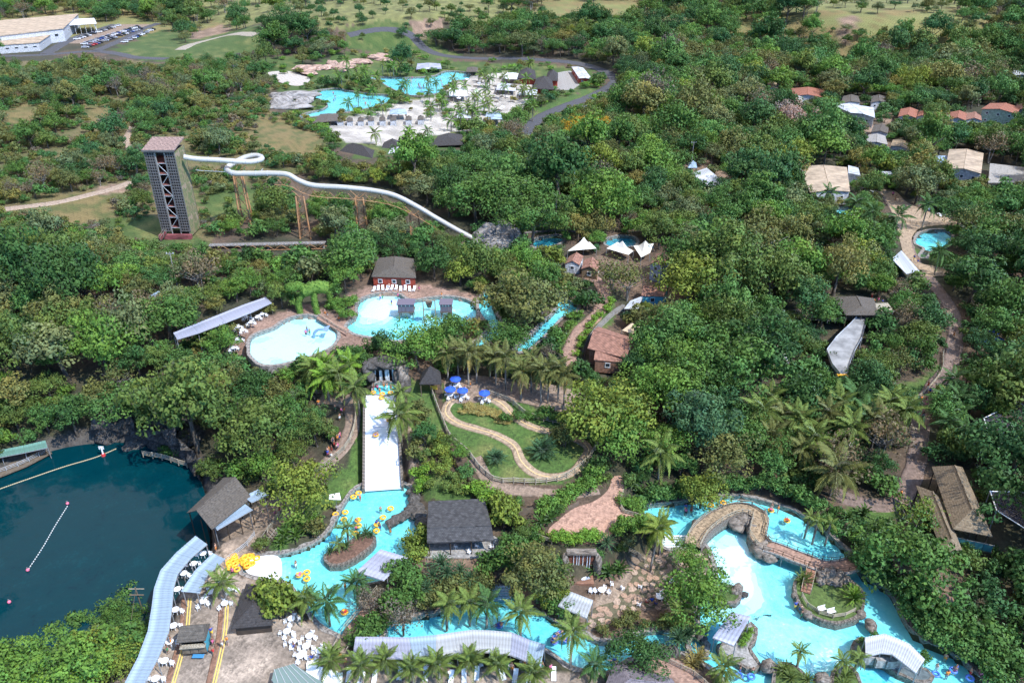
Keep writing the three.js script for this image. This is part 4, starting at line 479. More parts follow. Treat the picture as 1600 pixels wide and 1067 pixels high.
// ================================================================ lower park
reseed(1001);
canopy({ name: 'promenade_roof', A: [[305, 837], [274, 864], [250, 891], [240, 919], [236, 950], [230, 986], [215, 1026], [194, 1067], [170, 1110]], B: [[323, 850], [298, 871], [277, 896], [270, 920], [268, 947], [263, 986], [247, 1026], [225, 1067], [203, 1110]], g: 0, h: 3, m: mt.bluesheet, split: 2, pitch: 0.5, label: 'long curved pale blue metal roof along the lake edge' });
canopy({ name: 'promenade_roof', A: [[332, 864], [304, 891], [282, 924]], B: [[351, 873], [323, 899], [311, 927]], g: 0, h: 2.9, m: mt.bluesheet, split: 2, pitch: 0.5, label: 'short bent pale blue metal roof beside the long lake roof' });
canopy({ name: 'river_roof', A: [[555, 995], [597, 995], [639, 996], [681, 992], [709, 988], [737, 984], [765, 985], [800, 988], [828, 1000], [852, 1007]], B: [[550, 1027], [597, 1028], [645, 1030], [681, 1026], [715, 1021], [740, 1019], [765, 1019], [797, 1023], [822, 1033], [845, 1041]], g: 0, h: 2.9, mats: [mt.steel, mt.steel, mt.lavsheet, mt.bluesheet], pitch: 0.42, label: 'long curved grey corrugated roof beside the lazy river' });
canopy({ A: [[594, 858], [637, 871]], B: [[556, 893], [600, 907]], g: 0.4, h: 3, m: mt.lavsheet, pitch: 0.6, label: 'square lavender metal roof over the corner of the slide pool' });
canopy({ A: [[888, 923], [927, 938]], B: [[872, 946], [917, 966]], g: 0.1, h: 2.7, m: mt.steel, pitch: 0.42, label: 'small white corrugated roof on the stone patio' });
canopy({ A: [[1143, 956], [1174, 963]], B: [[1114, 996], [1147, 1009]], g: 0.25, h: 2.8, m: mt.lavsheet, pitch: 0.5, label: 'lavender roof on the small island in the lagoon pool' });
canopy({ A: [[1352, 996], [1383, 990], [1404, 998], [1422, 1006], [1446, 1030]], B: [[1353, 1026], [1377, 1020], [1394, 1022], [1410, 1034], [1432, 1052]], g: 0.25, h: 2.6, m: mt.whitesheet, pitch: 0.34, label: 'bent white slatted roof of the pool bar' });
// boathouse on the lake
building({ name: 'boathouse', eaves: [[291, 801], [330, 827], [393, 777], [349, 746]], g: 0, he: 3.0, hr: 2.1, along: 1, roof: mt.thatchGrey, open: 1, stilts: -6.5, post: mt.darkwood, inset: 0.08, label: 'grey thatched boathouse on stilts over the lake' });
canopy({ name: 'awning', A: [[331, 818], [381, 786]], B: [[338, 828], [394, 796]], g: 0, h: 2.6, m: mt.bluesheet, pitch: 0.5, inset: 0.5, label: 'pale blue metal awning along the boathouse front' });
canopy({ name: 'awning', A: [[379, 776], [404, 764]], B: [[392, 785], [419, 773]], g: 0.5, h: 2.6, m: mt.bluesheet, pitch: 0.5, inset: 0.5, label: 'second blue awning behind the boathouse gable' });
building({ name: 'shingle_pavilion', eaves: [[667, 848], [772, 844], [757, 779], [669, 783]], g: 2.2, he: 2.8, hr: 0.7, rs: 0.75, along: 0, roof: mt.shingle, open: 1, post: mt.darkwood, inset: 0.06, th: 0.2, label: 'dark shingled open pavilion above the slide pool', category: 'pavilion' });
building({ name: 'thatched_hut', eaves: [[360, 982], [426, 976], [420, 916], [384, 912]], g: 0, he: 2.0, hr: 1.3, hip: 0.35, along: 1, roof: mt.thatchDark, wall: mt.darkwood, inset: 0.18, label: 'dark shingled hip-roofed kiosk on the sandy promenade', category: 'hut' });
// wheeled snack hut
{ const p = at(308, 1012, 0), t = bigger(thing('snack_kiosk', 'small wooden snack kiosk with grey thatched roof and blue side', 'kiosk', p, 0.1)); keep([[285, 962], [331, 962], [331, 1020], [285, 1020]]);
  const e = [V(-1.35, 2.1, 1.0), V(1.35, 2.1, 1.0), V(1.35, 2.1, -1.0), V(-1.35, 2.1, -1.0)], r1 = V(-1.1, 3.1, 0), r2 = V(1.1, 3.1, 0); for (const f of [[e[0], e[1], r2, r1], [e[2], e[3], r1, r2], [e[3], e[0], r1], [e[1], e[2], r2]]) part('roof_slope', plate(f, 0.12), mt.thatchGrey, t);
  for (const [x, w] of [[-0.75, 0.68], [0, 0.7], [0.75, 0.68]]) part('front_panel', box(w, 1.0, 0.1, x, 0.75, 0.8), mt.wood, t); part('counter', box(2.4, 0.08, 0.5, 0, 1.28, 0.9), mt.palewood, t); part('side_panel', box(0.1, 1.2, 1.5, 1.1, 0.85, 0), M('teal_paint', [0.05, 0.3, 0.38], 0.6), t); part('side_panel', box(0.1, 1.2, 1.5, -1.1, 0.85, 0), mt.wood, t); part('back_panel', box(2.1, 1.9, 0.1, 0, 1.1, -0.75), mt.darkwood, t); part('floor', box(2.3, 0.12, 1.7, 0, 0.2, 0), mt.darkwood, t);
  for (const [x, z] of [[-1.1, 0.8], [1.1, 0.8], [-1.1, -0.8], [1.1, -0.8]]) part('post', cyl(0.05, 0.05, 2.1, x, 0, z), mt.wood, t); }
single('floor_mat', new RoundedBoxGeometry(1.5, 0.05, 0.6, 2, 0.02), M('blue_mat', [0.05, 0.22, 0.4], 0.7), 'blue mat lying in front of the snack kiosk', 'mat').position.copy(at(309, 1025, 0.1));
for (const [pts, what] of [[[[287, 935], [285, 960], [282, 990], [272, 1030], [260, 1072]], 'nearer the lake roof'], [[[345, 945], [344, 968], [341, 995], [334, 1030], [324, 1072]], 'beside the dark kiosk']]) { ribbon('kart_rail', pts, 0.5, M('rail_brown', [0.3, 0.16, 0.1], 0.9, { map: T.grain }), 'brown paved kart rail strip ' + what, 'track', 0.05); ribbon('kart_stripe', pts.map(([x, y]) => [x + 7, y]), 0.12, M('yellow_stripe', [0.66, 0.47, 0.12], 0.8), 'yellow painted stripe ' + what, 'track marking', 0.06); ribbon('kart_stripe', pts.map(([x, y]) => [x + 11, y]), 0.12, matCache.yellow_stripe, 'outer yellow painted stripe ' + what, 'track marking', 0.06); }
// glass-topped boat dock roof at the foot of the promenade
{ const q = [[428, 1046], [458, 1037], [505, 1067], [520, 1090], [440, 1090], [424, 1062]].map(([x, y]) => at(x, y, 1.6)), t = thing('glass_canopy', 'low greenish glass canopy with metal ribs on the promenade', 'canopy', baseOf(q)), e = local(t, q); part('glass_roof', plate(up(e), 0.05), M('green_glass', [0.14, 0.2, 0.18], 0.5), t); for (let i = 0; i < 6; i++) { bar('rib', e[0].clone().lerp(e[1], i / 5).add(V(0, 0.05, 0)), e[4].clone().lerp(e[3], i / 5).add(V(0, 0.05, 0)), 0.04, mt.steel, t); bar('post', V(e[i].x, -0.2, e[i].z), V(e[i].x, 1.58, e[i].z), 0.05, mt.post, t); } }
// dock shelter at the far lake shore
{ const A = [[-30, 710], [0, 703], [35, 696], [70, 688]], B = [[-30, 722], [0, 714], [37, 707], [73, 699]]; canopy({ name: 'dock_shelter', A, B, g: -4.4, h: 2.4, m: M('green_sheet', [0.2, 0.4, 0.32], 0.5, { map: T.soft }), pitch: 0.8, label: 'green roofed dock shelter at the lake edge', inset: 0.3 }); const f = [[-30, 752], [0, 744], [40, 728], [80, 707], [66, 702], [0, 728], [-30, 738]].map(([x, y]) => at(x, y, -4.4)), t = thing('lake_dock', 'rusty wooden dock floor under the green shelter', 'dock', V(cent(f).x, LAKE, cent(f).z)); part('deck', plate(up(local(t, f)), 0.25), mt.wood, t); fence([[-28, 747], [0, 739], [40, 724], [76, 705]], { h0: -4.4, label: 'metal railing of the green roofed dock', m: mt.steel, r: 0.05 }); }
fence([[223, 712], [243, 715], [262, 719], [278, 725], [292, 729]], { h0: -4.2, h: 1.1, rails: [0.2, 0.45, 0.7, 0.95], r: 0.1, m: mt.palewood, label: 'grey plank guard rail at the foot of the rock wall' });
{ const path = smoothPoly(level([[150, 694], [200, 690], [240, 700], [290, 724], [316, 752]], LAKE), 0.9, false); single('rock_wall', cliffGeo(path, () => LAKE - 1, (p) => LAKE + 5 + nz(p[0], p[1], 0.3) * 2, 1.6, 9), mt.darkrock, 'dark rock wall rising from the lake', 'cliff'); }
for (let i = 0; i < 14; i++) { const p = ground(rr(170, 330), rr(600, 690)); rock(p, rr(1, 2.4), rr(0.8, 2), rr(1, 2), mt.darkrock, 'dark rock outcrop on the wooded lake slope', 'rock outcrops on the lake slope', 'rock_outcrop'); }
// float lines and buoys
{ const rope = (pts, n, what, m, r) => { const c = new THREE.CatmullRomCurve3(pts.map(([x, y]) => at(x, y, LAKE + 0.06)), false), t = thing('float_line', what, 'float line', c.getPoint(0.5)), g = new THREE.CapsuleGeometry(r, r * 1.6, 3, 7).rotateX(PI / 2); part('rope', new THREE.TubeGeometry(new THREE.CatmullRomCurve3(c.getPoints(24).map((p) => p.sub(t.position))), 40, 0.02, 5), mt.wood, t); for (let i = 0; i < n; i++) { const p = c.getPointAt((i + 0.5) / n).sub(t.position), d = c.getTangentAt((i + 0.5) / n), f = part('float', g, m, t); f.position.copy(p); f.rotation.y = atan2(d.x, d.z); } };
  rope([[181, 701], [150, 714], [100, 729], [50, 746], [-10, 767]], 60, 'curved line of cream floats fencing the lake dock', M('cream_float', [0.42, 0.34, 0.2], 0.6), 0.1); rope([[105, 790], [85, 822], [66, 855], [43, 890]], 30, 'straight line of white floats out on the lake', M('grey_float', [0.5, 0.52, 0.5], 0.6), 0.09);
  const mp = M('pink_buoy', [0.7, 0.16, 0.24], 0.5); for (const [x, y, w] of [[105, 788, 'at the far end of the white float line'], [43, 892, 'at the near end of the white float line'], [14, 942, 'alone on the open lake']]) { const t = bigger(thing('buoy', 'round pink buoy ' + w, 'buoy', at(x, y, LAKE))); part('ball', new THREE.SphereGeometry(0.2, 12, 9).translate(0, 0.15, 0), mp, t); part('eyelet', new THREE.TorusGeometry(0.08, 0.02, 6, 10).translate(0, 0.48, 0), mt.post, t); }
  const t = bigger(thing('marker_post', 'white and red marker post at the cream float line', 'marker', at(161, 712, LAKE))); part('post', cyl(0.12, 0.1, 1.5), mt.white, t); part('sign_board', box(0.7, 0.5, 0.06, 0, 1.35, 0), mt.white, t); part('red_base', cyl(0.3, 0.22, 0.35), M('red_paint', [0.5, 0.04, 0.04], 0.5), t);
}
{ const a = at(216, 935, -2), b = at(203, 1030, -2), t = thing('zip_platform', 'weathered timber posts and cross arms on the lake slope', 'posts', V(a.x, -5, a.z)); for (const p of [a, b]) { const q = p.clone().sub(t.position); bar('post', V(q.x, -1, q.z), V(q.x, 5.2, q.z), 0.09, mt.wood, t); bar('cross_arm', V(q.x - 1, 4.9, q.z), V(q.x + 1.2, 4.9, q.z), 0.07, mt.palewood, t); bar('platform_beam', V(q.x - 1, 3.9, q.z + 0.2), V(q.x + 1, 3.9, q.z + 0.2), 0.1, mt.wood, t); } bar('cable', a.clone().sub(t.position).add(V(0, 1.9, 0)), b.clone().sub(t.position).add(V(0, 1.9, 0)), 0.025, mt.wood, t); }
// white slide with its side walls, and the cave waterfall at its head
{ const tl = at(571, 618, 6.02), tr = at(618, 617, 6.02), bl = at(570, 768, -0.25), br = at(627, 764, -0.25), t = thing('wide_slide', 'wide white water slide running down into the blue pool', 'water slide', V(botSlide.x, 0, botSlide.z)), pos = [], uv = [], idx = [], n = 30, k = 10; keep([[566, 610], [622, 610], [630, 770], [566, 772]]);
  for (let i = 0; i <= n; i++) for (let j = 0; j <= k; j++) { const u = i / n, a = tl.clone().lerp(bl, u), b = tr.clone().lerp(br, u), p = a.lerp(b, j / k).sub(t.position), s = mix(6.02, -0.25, u < 0.1 ? u * 0.4 : 0.04 + (u - 0.1) / 0.9 * 0.96); pos.push(p.x, mix(p.y, s, 0.6) + 0.02, p.z); uv.push(p.x, p.z); if (i < n && j < k) { const q = i * (k + 1) + j; idx.push(q, q + k + 1, q + 1, q + 1, q + k + 1, q + k + 2); } }
  const g = new THREE.BufferGeometry(); g.setAttribute('position', new THREE.Float32BufferAttribute(pos, 3)); g.setAttribute('uv', new THREE.Float32BufferAttribute(uv, 2)); g.setIndex(idx); g.computeVertexNormals(); part('chute', g, M('slide_gelcoat', [0.72, 0.74, 0.76], 0.35, { clearcoat: 0.3, map: T.film }), t); for (let i = 2; i < n; i += 3) { const A = (i * (k + 1)) * 3, B = A + k * 3; bar('seam', V(pos[A], pos[A + 1] + 0.01, pos[A + 2]), V(pos[B], pos[B + 1] + 0.01, pos[B + 2]), 0.035, M('seam_grey', [0.55, 0.57, 0.6], 0.6), t); }
  const side = (j, w) => { const fs = [], pt = (i, dx, dy) => V(pos[(i * (k + 1) + j) * 3] + dx, pos[(i * (k + 1) + j) * 3 + 1] + dy, pos[(i * (k + 1) + j) * 3 + 2]); for (let i = 0; i < n; i++) { fs.push([pt(i, 0, 0.55), pt(i + 1, 0, 0.55), pt(i + 1, w, 0.55), pt(i, w, 0.55)], [pt(i, 0, -0.4), pt(i + 1, 0, -0.4), pt(i + 1, 0, 0.55), pt(i, 0, 0.55)], [pt(i, w, -2.5), pt(i + 1, w, -2.5), pt(i + 1, w, 0.55), pt(i, w, 0.55)]); } fs.push([pt(n, 0, 0.55), pt(n, w, 0.55), pt(n, w, -2), pt(n, 0, -2)]); return faces(fs); }; part('side_wall', side(0, -0.4), mt.stone, t); part('side_wall', side(k, 0.4), mt.stone, t);
  zone([tl, tr, br, bl].map((p) => [p.x, p.z]).map((p) => p), 0, 0); zones.pop();
  // the ground under the slide
  const m = 8; for (let i = 0; i < m; i++) { const u0 = i / m, u1 = (i + 1) / m, A = tl.clone().lerp(bl, u0), B = tr.clone().lerp(br, u0), D = tl.clone().lerp(bl, u1), E = tr.clone().lerp(br, u1); zone([[A.x - 0.4, A.z], [B.x + 0.4, B.z], [E.x + 0.4, E.z], [D.x - 0.4, D.z]], mix(6, -0.3, u1) - 1.0, 1.6); }
}
{ const p = at(601, 598, 6), t = thing('cave_waterfall', 'dark rock cave with white waterfalls at the head of the slide', 'waterfall', V(p.x, 6, p.z)), R = (sx, sy, sz, x, y, z, k) => rockGeo(sx, sy, sz, k, 3, 0.4).translate(x, y, z); keep([[578, 568], [628, 568], [632, 612], [574, 612]]);
  part('rock', R(1.5, 2.6, 2, -3.2, 1, -1.5, 3), mt.darkrock, t); part('rock', R(1.5, 2.4, 2.2, 3.3, 0.9, -1, 9), mt.stone, t); part('rock', R(3.8, 1.1, 2.2, 0, 3.1, -2, 5), mt.darkrock, t); part('back_wall', box(6, 3.4, 0.4, 0, 1.4, -2.6), mt.black, t); part('rock', R(1.1, 1.2, 3, 4, 0, 1.6, 15), mt.darkrock, t);
  const mf = M('falling_water', [0.8, 0.85, 0.88], 0.35, { map: T.rough }); for (const [x, w, h] of [[-2.1, 0.7, 2.7], [-0.8, 0.55, 2.8], [0.4, 0.8, 2.8], [1.6, 0.5, 2.6], [2.3, 0.4, 2.4]]) { const g = new THREE.PlaneGeometry(w, h, 4, 8), q = g.attributes.position; for (let i = 0; i < q.count; i++) q.setZ(i, 0.25 * (1 - pow((q.getY(i) / h + 0.5), 2)) + rr(0, 0.12)); g.translate(x, h / 2 - 0.1, -1.1); g.computeVertexNormals(); const b = g.clone().translate(0, 0, -0.08); part('water_fall', join([g, b]), mf, t); } }
// planter island and rock tongue in the slide pool
{ const o = [[509, 872], [518, 880], [540, 877], [565, 862], [581, 848], [582, 838], [572, 834], [552, 844], [530, 858], [512, 864]], poly = smoothPoly(level(o, 0.5), 0.7), t = thing('planter_island', 'long stone-edged planter island in the slide pool', 'planter', V(poly[0][0], 0, poly[0][1])), L = poly.map(([x, z]) => [x - poly[0][0], z - poly[0][1]]); part('soil', planUV(flatPoly(L, 0.42)), M('soil', [0.22, 0.12, 0.08], 1, { map: T.grain }), t); part('stone_edge', rim(L, 0.45, 0.3, 0.5, -0.9, 0.04), mt.stone, t); zone(poly, 0.3, 0.1); zones.pop();
  for (const [x, y, r] of [[516, 866, 1], [541, 858, 1.1], [572, 838, 1.2], [560, 842, 0.9], [580, 840, 0.8]]) rosette(at(x, y, 0.5), r, 0.3, { name: 'yucca', label: 'small dark yucca on the planter island', group: 'yuccas on the planter island', n: 30 }); palm(at(545, 852, 0.5), 2.6, 1.6, { label: 'slim young palm on the planter island', n: 14 }); palm(at(530, 862, 0.5), 1.3, 1.1, { label: 'short young palm on the planter island', n: 12 }); }
for (const [x, y, sx, sz] of [[613, 818, 0.9, 0.7], [622, 812, 0.9, 0.7], [632, 806, 0.8, 0.7], [641, 800, 0.9, 0.8], [650, 792, 1, 0.9], [648, 780, 1, 0.9], [650, 768, 1, 0.9], [655, 805, 1, 1], [660, 818, 1, 1]]) rock(at(x, y, 0), sx, 0.6, sz, mt.darkrock, 'dark rockwork along the right edge of the slide pool', 'slide pool rockwork');
// shade sail
{ const p = at(526, 792, 0.2), t = thing('shade_sail', 'white square shade sail on the lawn beside the pool', 'parasol', p); keep([[516, 775], [540, 775], [540, 792], [516, 792]]); const e = [V(-0.9, 2.2, 0.75), V(1, 2.0, 0.6), V(0.5, 2.3, -0.8), V(-1.1, 2.05, -0.6)]; part('sail', plate(e, 0.04), mt.white, t); part('pole', cyl(0.04, 0.03, 2.15), mt.post, t); part('base', cyl(0.3, 0.28, 0.1), mt.concrete, t); }
// bridge ramp with steps
{ const a = at(597, 926, 0.7), b = at(549, 985, 0.7), t = thing('brick_footbridge', 'brick footbridge with timber rails across the slide pool outlet', 'bridge', V(mix(a.x, b.x, 0.5), 0, mix(a.z, b.z, 0.5))), d = b.clone().sub(a).normalize(), n = V(-d.z, 0, d.x); keep([[590, 915], [612, 930], [560, 990], [536, 980]]); const q = [a.clone().addScaledVector(n, 0.9), b.clone().addScaledVector(n, 0.9), b.clone().addScaledVector(n, -0.9), a.clone().addScaledVector(n, -0.9)]; part('deck', plate(up(local(t, q)), 0.3), mt.brick, t); for (const s of [1, -1]) { const N = 5; for (let i = 0; i <= N; i++) { const p = a.clone().lerp(b, i / N).addScaledVector(n, s * 0.85).sub(t.position); bar('post', p.clone().add(V(0, -1.2, 0)), p.clone().add(V(0, 1, 0)), 0.06, mt.palewood, t); } for (const f of [0.5, 0.95]) bar('rail', a.clone().addScaledVector(n, s * 0.85).sub(t.position).add(V(0, f, 0)), b.clone().addScaledVector(n, s * 0.85).sub(t.position).add(V(0, f, 0)), 0.05, mt.palewood, t); } stairs(b.clone().add(V(0, 0, 0)), at(532, 1018, 0), 1.9, 8, { label: 'timber steps down from the brick footbridge to the promenade' }); }
stairs(at(428, 828, 2.4), at(404, 862, 0.1), 1.5, 9, { label: 'timber steps down to the white beach of the slide pool' });
stairs(at(664, 868, 2.2), at(656, 899, 0.4), 1.4, 8, { label: 'reddish steps beside the dark shingled pavilion', m: mt.palewood });
fence([[456, 795], [436, 806], [424, 825], [418, 845]], { label: 'curved rail along the path above the timber steps', h: 1 });
fence([[352, 880], [375, 862], [392, 848], [398, 838]], { label: 'metal rail around the pile of yellow rings', m: mt.steel, r: 0.05 });
terrace('pavilion_floor', [[664, 846], [676, 840], [772, 838], [790, 850], [788, 872], [664, 872]], 2.2, mt.concrete, 'concrete floor of the dark shingled pavilion', 'floor', 1.2, 0.05, 0);
// yellow rings: pile and swimmers' rings
reseed(5);
for (let i = 0; i < 34; i++) { const u = rr(0, 1), v = rr(0, 1); tubeAt(352 + u * 44, 866 + v * 22 + (1 - u) * 4, 'yellow swim ring in the pile by the timber steps', 'piled yellow rings', 0.05 + (i % 3) * 0.22); }
for (const [x, y] of [[552, 777], [560, 771], [524, 804], [539, 801], [559, 813], [560, 822], [555, 834], [589, 820], [588, 830], [598, 809], [467, 899], [479, 895], [479, 905], [401, 873], [537, 812], [610, 795]]) tubeAt(x, y, 'yellow swim ring floating in the slide pool', 'yellow rings in the slide pool');
for (const [x, y] of [[583, 614], [597, 616], [610, 614], [596, 622]]) tubeAt(x, y, 'yellow swim ring at the head of the white slide', 'rings at the slide head', 6);
tubeAt(538, 957, 'yellow swim ring in the pool outlet near the footbridge'); tubeAt(587, 680, 'yellow swim ring sliding down the white slide', null, 3.6); tubeAt(608, 657, 'yellow swim ring high on the white slide beside the palm', null, 4.6);
// tables, chairs, loungers
reseed(6);
const cluster = (px, py, what, n = 4, h = 0) => { const p = at(px, py, h); tableAt(px, py, 'round white table ' + what, 'round tables ' + what, h); for (let i = 0; i < n; i++) { const a = i * 6.28 / n + rr(-0.3, 0.3), q = V(p.x + cos(a) * rr(0.8, 1.05), h, p.z + sin(a) * rr(0.8, 1.05)); place('chair', makeChair, q, atan2(p.x - q.x, p.z - q.z) + PI + rr(-0.3, 0.3), 'white plastic chair ' + what, 'chairs ' + what); } };
for (const [x, y] of [[449, 992], [458, 1008], [479, 1015], [500, 1022], [484, 999], [456, 972], [492, 1040], [470, 1030]]) cluster(x, y, 'in the cluster at the footbridge steps');
for (const [x, y] of [[345, 912], [330, 930], [352, 948], [318, 945], [362, 925]]) cluster(x, y, 'between the two kiosks', 3);
for (const [x, y] of [[318, 862], [303, 878], [288, 893], [278, 918], [275, 950], [272, 975], [266, 1000], [258, 1030], [244, 1058]]) cluster(x, y + 8, 'along the lake roof', 2);
for (let i = 0; i < 8; i++) loungerAt(482 + i * 7, 1051 + i * 2.2, 0.1, 'white sun lounger in the row by the glass canopy', 'lounger row by the glass canopy', 0);
for (let i = 0; i < 17; i++) if (i % 4 !== 3) loungerAt(545 + i * 20, 1058 + sin(i) * 4, rr(-0.3, 0.3), 'white sun lounger among the young palms below the long roof', 'loungers among the young palms', 0);
for (let i = 0; i < 14; i++) chairAt(560 + i * 21 + rr(-4, 4), 1042 + rr(-4, 6), rr(0, 6), 'white plastic chair in the shade of the long curved roof', 'chairs under the long roof', 0);
for (const [x, y] of [[712, 857], [745, 856], [768, 858], [733, 866], [664, 862]]) chairAt(x, y, rr(0, 6), 'white plastic chair on the shingled pavilion terrace', 'pavilion terrace chairs', 2.25);
for (const [x, y] of [[923, 927], [930, 927], [945, 922], [951, 929], [956, 916], [972, 922], [1028, 932], [1034, 928], [998, 948], [1049, 912], [1038, 938], [1000, 920]]) chairAt(x, y, rr(0, 6), 'white plastic chair on the stone patio', 'stone patio chairs', 0.08);
tableAt(940, 927, 'round white table on the stone patio near the waterfall', null, 0.08); tableAt(1030, 938, 'round white table on the stone patio under the tree', null, 0.08);
// waterfall below the plaza
{ const p = at(908, 905, 0.1), t = bigger(thing('wall_waterfall', 'red stone waterfall wall between dark piers below the plaza', 'waterfall', p)); keep([[888, 852], [930, 852], [928, 912], [888, 912]]); part('wall', box(2.6, 3.1, 0.5, 0, 1.4, -1.0), M('rust_stone', [0.24, 0.085, 0.05], 0.6, { map: T.rough, bumpMap: T.rough, bumpScale: 0.1 }), t); for (const s of [-1, 1]) part('pier', rockGeo(0.5, 1.7, 0.8, 4 + s, 3, 0.2).translate(s * 1.75, 1.2, -0.8), mt.stone, t); part('lintel', box(3.2, 0.25, 0.8, 0, 3.05, -0.9), mt.stone, t); const mf = matCache.falling_water; for (let i = 0; i < 6; i++) part('water_streak', new THREE.CylinderGeometry(0.035, 0.07, 2.6, 6).translate(-0.9 + i * 0.36 + rr(-0.08, 0.08), 1.5, -0.7), mf, t); part('basin', box(2.6, 0.3, 1.2, 0, 0.1, 0.3), mt.brickwall, t); part('foam', rockGeo(0.9, 0.12, 0.4, 8, 2).translate(0, 0.27, 0), mf, t); }
{ const q = smoothPoly(level([[856, 834], [867, 848], [900, 850], [932, 849], [955, 837], [970, 829], [1019, 824]], 3), 0.8, false); single('retaining_wall', cliffGeo(q, () => 0, () => 3.2, 0.12, 3), mt.brickwall, 'brown retaining wall under the plaza edge', 'wall'); }
{ const q = smoothPoly(level([[690, 700], [702, 714], [716, 730], [730, 748], [742, 764], [760, 772]], 3.6), 0.8, false); single('retaining_wall', cliffGeo(q, () => 1, () => 4, 0.1, 3), mt.brickwall, 'orange planter wall below the kart garden fence', 'wall'); }
{ const q = smoothPoly(level([[800, 800], [822, 798], [856, 792], [885, 795], [905, 786]], 3.4), 0.8, false); single('timber_wall', cliffGeo(q, () => 1, () => 3.9, 0.08, 3), mt.wood, 'weathered timber retaining wall beside the plaza', 'wall'); ribbon('garden_path', [[742, 716], [752, 735], [764, 752], [790, 764], [830, 768], [870, 772], [905, 770], [935, 765]], 1.6, mt.greypave, 'brown path outside the kart garden fence', 'path'); }
fence([[822, 836], [845, 843], [862, 849]], { h0: 3, label: 'short timber rail at the left of the plaza', h: 0.9 });
fence([[974, 770], [969, 792], [975, 802], [998, 808], [1014, 815], [1020, 822]], { h0: 3.1, label: 'low timber rail along the right edge of the plaza', h: 0.8 });
fence([[983, 862], [1000, 872], [1007, 880]], { label: 'timber handrail of the patio steps', h: 0.9 });
// kart garden
fence([[672, 606], [681, 632], [692, 660], [704, 686], [732, 711], [751, 736], [777, 755], [800, 755], [834, 757], [876, 751], [901, 737], [924, 714], [934, 694]], { label: 'grey timber fence around the front of the kart garden', h: 1.2, r: 0.11 });
fence([[765, 618], [800, 632], [825, 652], [856, 660], [893, 669], [930, 690]], { label: 'grey timber fence behind the kart track', h: 1.2, r: 0.11 });
fence([[553, 634], [556, 655], [551, 680], [540, 702], [521, 720], [500, 736]], { label: 'pale timber fence along the queue path', h: 1.2, r: 0.1 });
fence([[492, 626], [478, 618], [500, 616], [530, 616]], { label: 'timber rail at the head of the queue path', h: 1.0 });
building({ name: 'thatched_cone_hut', eaves: [[655, 600], [690, 600], [688, 580], [660, 580]], g: 5.6, he: 2, hr: 2.6, hip: 0.5, roof: mt.thatchDark, open: 1, label: 'steep dark thatched hut beside the umbrella terrace', category: 'hut' });
{ const t = thing('sign_board', 'yellow sign board below the steep thatched hut', 'sign', ground(678, 612)); part('board', box(1.3, 0.8, 0.08, 0, 0.9, 0), M('yellow_board', [0.7, 0.45, 0.05], 0.6), t); for (const s of [-1, 1]) part('post', cyl(0.05, 0.05, 1.4, s * 0.55, 0, -0.06), mt.wood, t); }
for (const [x, y] of [[704, 622], [723, 624], [757, 628], [712, 606]]) { umbrellaAt(x, y, 'blue parasol over a white table on the kart terrace', 'blue parasols on the kart terrace', 5.25); tableAt(x, y, 'round white table under a blue parasol', 'tables under the blue parasols', 5.25); for (let i = 0; i < 4; i++) { const p = at(x, y, 5.25), a = i * 1.57 + rr(0, 0.6); place('chair', makeChair, V(p.x + cos(a), 5.25, p.z + sin(a)), -a - PI / 2 + PI, 'white plastic chair at a blue parasol table', 'chairs at the blue parasols'); } }
for (const [x, y, r, l] of [[775, 722, 1.6, 'on the kart garden lawn'], [848, 712, 2.4, 'inside the kart track bend']]) rosette(P(x, y), r, 0.3, { name: 'cycad', label: 'large dark blue-green cycad ' + l, n: 40, frond: 3, leaf: 'blue', low: 0.15, high: 1.3, parts: 1 });
reseed(8);
for (let i = 0; i < 46; i++) { const u = i / 45, x = mix(730, 790, u) + rr(-6, 6), y = mix(640, 662, u * u) + rr(-5, 5) * (1 - u * 0.5); bush(P(x, y), rr(0.75, 1.05), { name: 'ground_cover', category: 'plant', leaf: 'straw', tall: 0.45, label: 'pale clipped ground cover plant in the kart lawn bed', group: 'pale bed in the kart lawn' }); }
// flagstones on the patio
reseed(9);
{ const t = struct('flagstone_patio', planUV(flatPoly(smoothPoly(level([[1000, 880], [1040, 866], [1080, 862], [1108, 874], [1098, 905], [1070, 925], [1040, 950], [1000, 950], [970, 965], [940, 985], [915, 975], [930, 950], [960, 940], [985, 910]], 0), 1), 0.13)), M('patio_grout', [0.16, 0.14, 0.08], 1, { map: T.grain }), 'irregular orange flagstone patio with grass joints', 'patio'); const ms = [[0.52, 0.33, 0.22], [0.56, 0.4, 0.29], [0.44, 0.29, 0.2]].map((c, i) => M('flagstone_' + i, c, 0.95, { map: T.grain })), gs = [0, 1, 2, 3].map(() => { const q = []; for (let a = 0; a < 6; a++) q.push(V(cos(a * 1.047) * rr(0.6, 1.15), 0, -sin(a * 1.047) * rr(0.6, 1.15))); return plate(q, 0.06); }), P2 = smoothPoly(level([[1000, 880], [1040, 866], [1080, 862], [1108, 874], [1098, 905], [1070, 925], [1040, 950], [1000, 950], [970, 965], [940, 985], [915, 975], [930, 950], [960, 940], [985, 910]], 0), 1), b = bbox(P2, 0); let n = 0; for (let z = b[2]; z < b[3]; z += 1.1) for (let x = b[0] + (round(z / 1.1) % 2) * 0.45; x < b[1]; x += 1.2) { const X = x + rr(-0.3, 0.3), Z = z + rr(-0.3, 0.3); if (inPoly(P2, X, Z) && n < 280) { n++; const o = part('flagstone', pick(gs), pick(ms), t, [X, 0.15 + rr(0, 0.05), Z], rr(0, 6)); o.scale.set(rr(0.42, 0.78), 1, rr(0.4, 0.66)); } } }
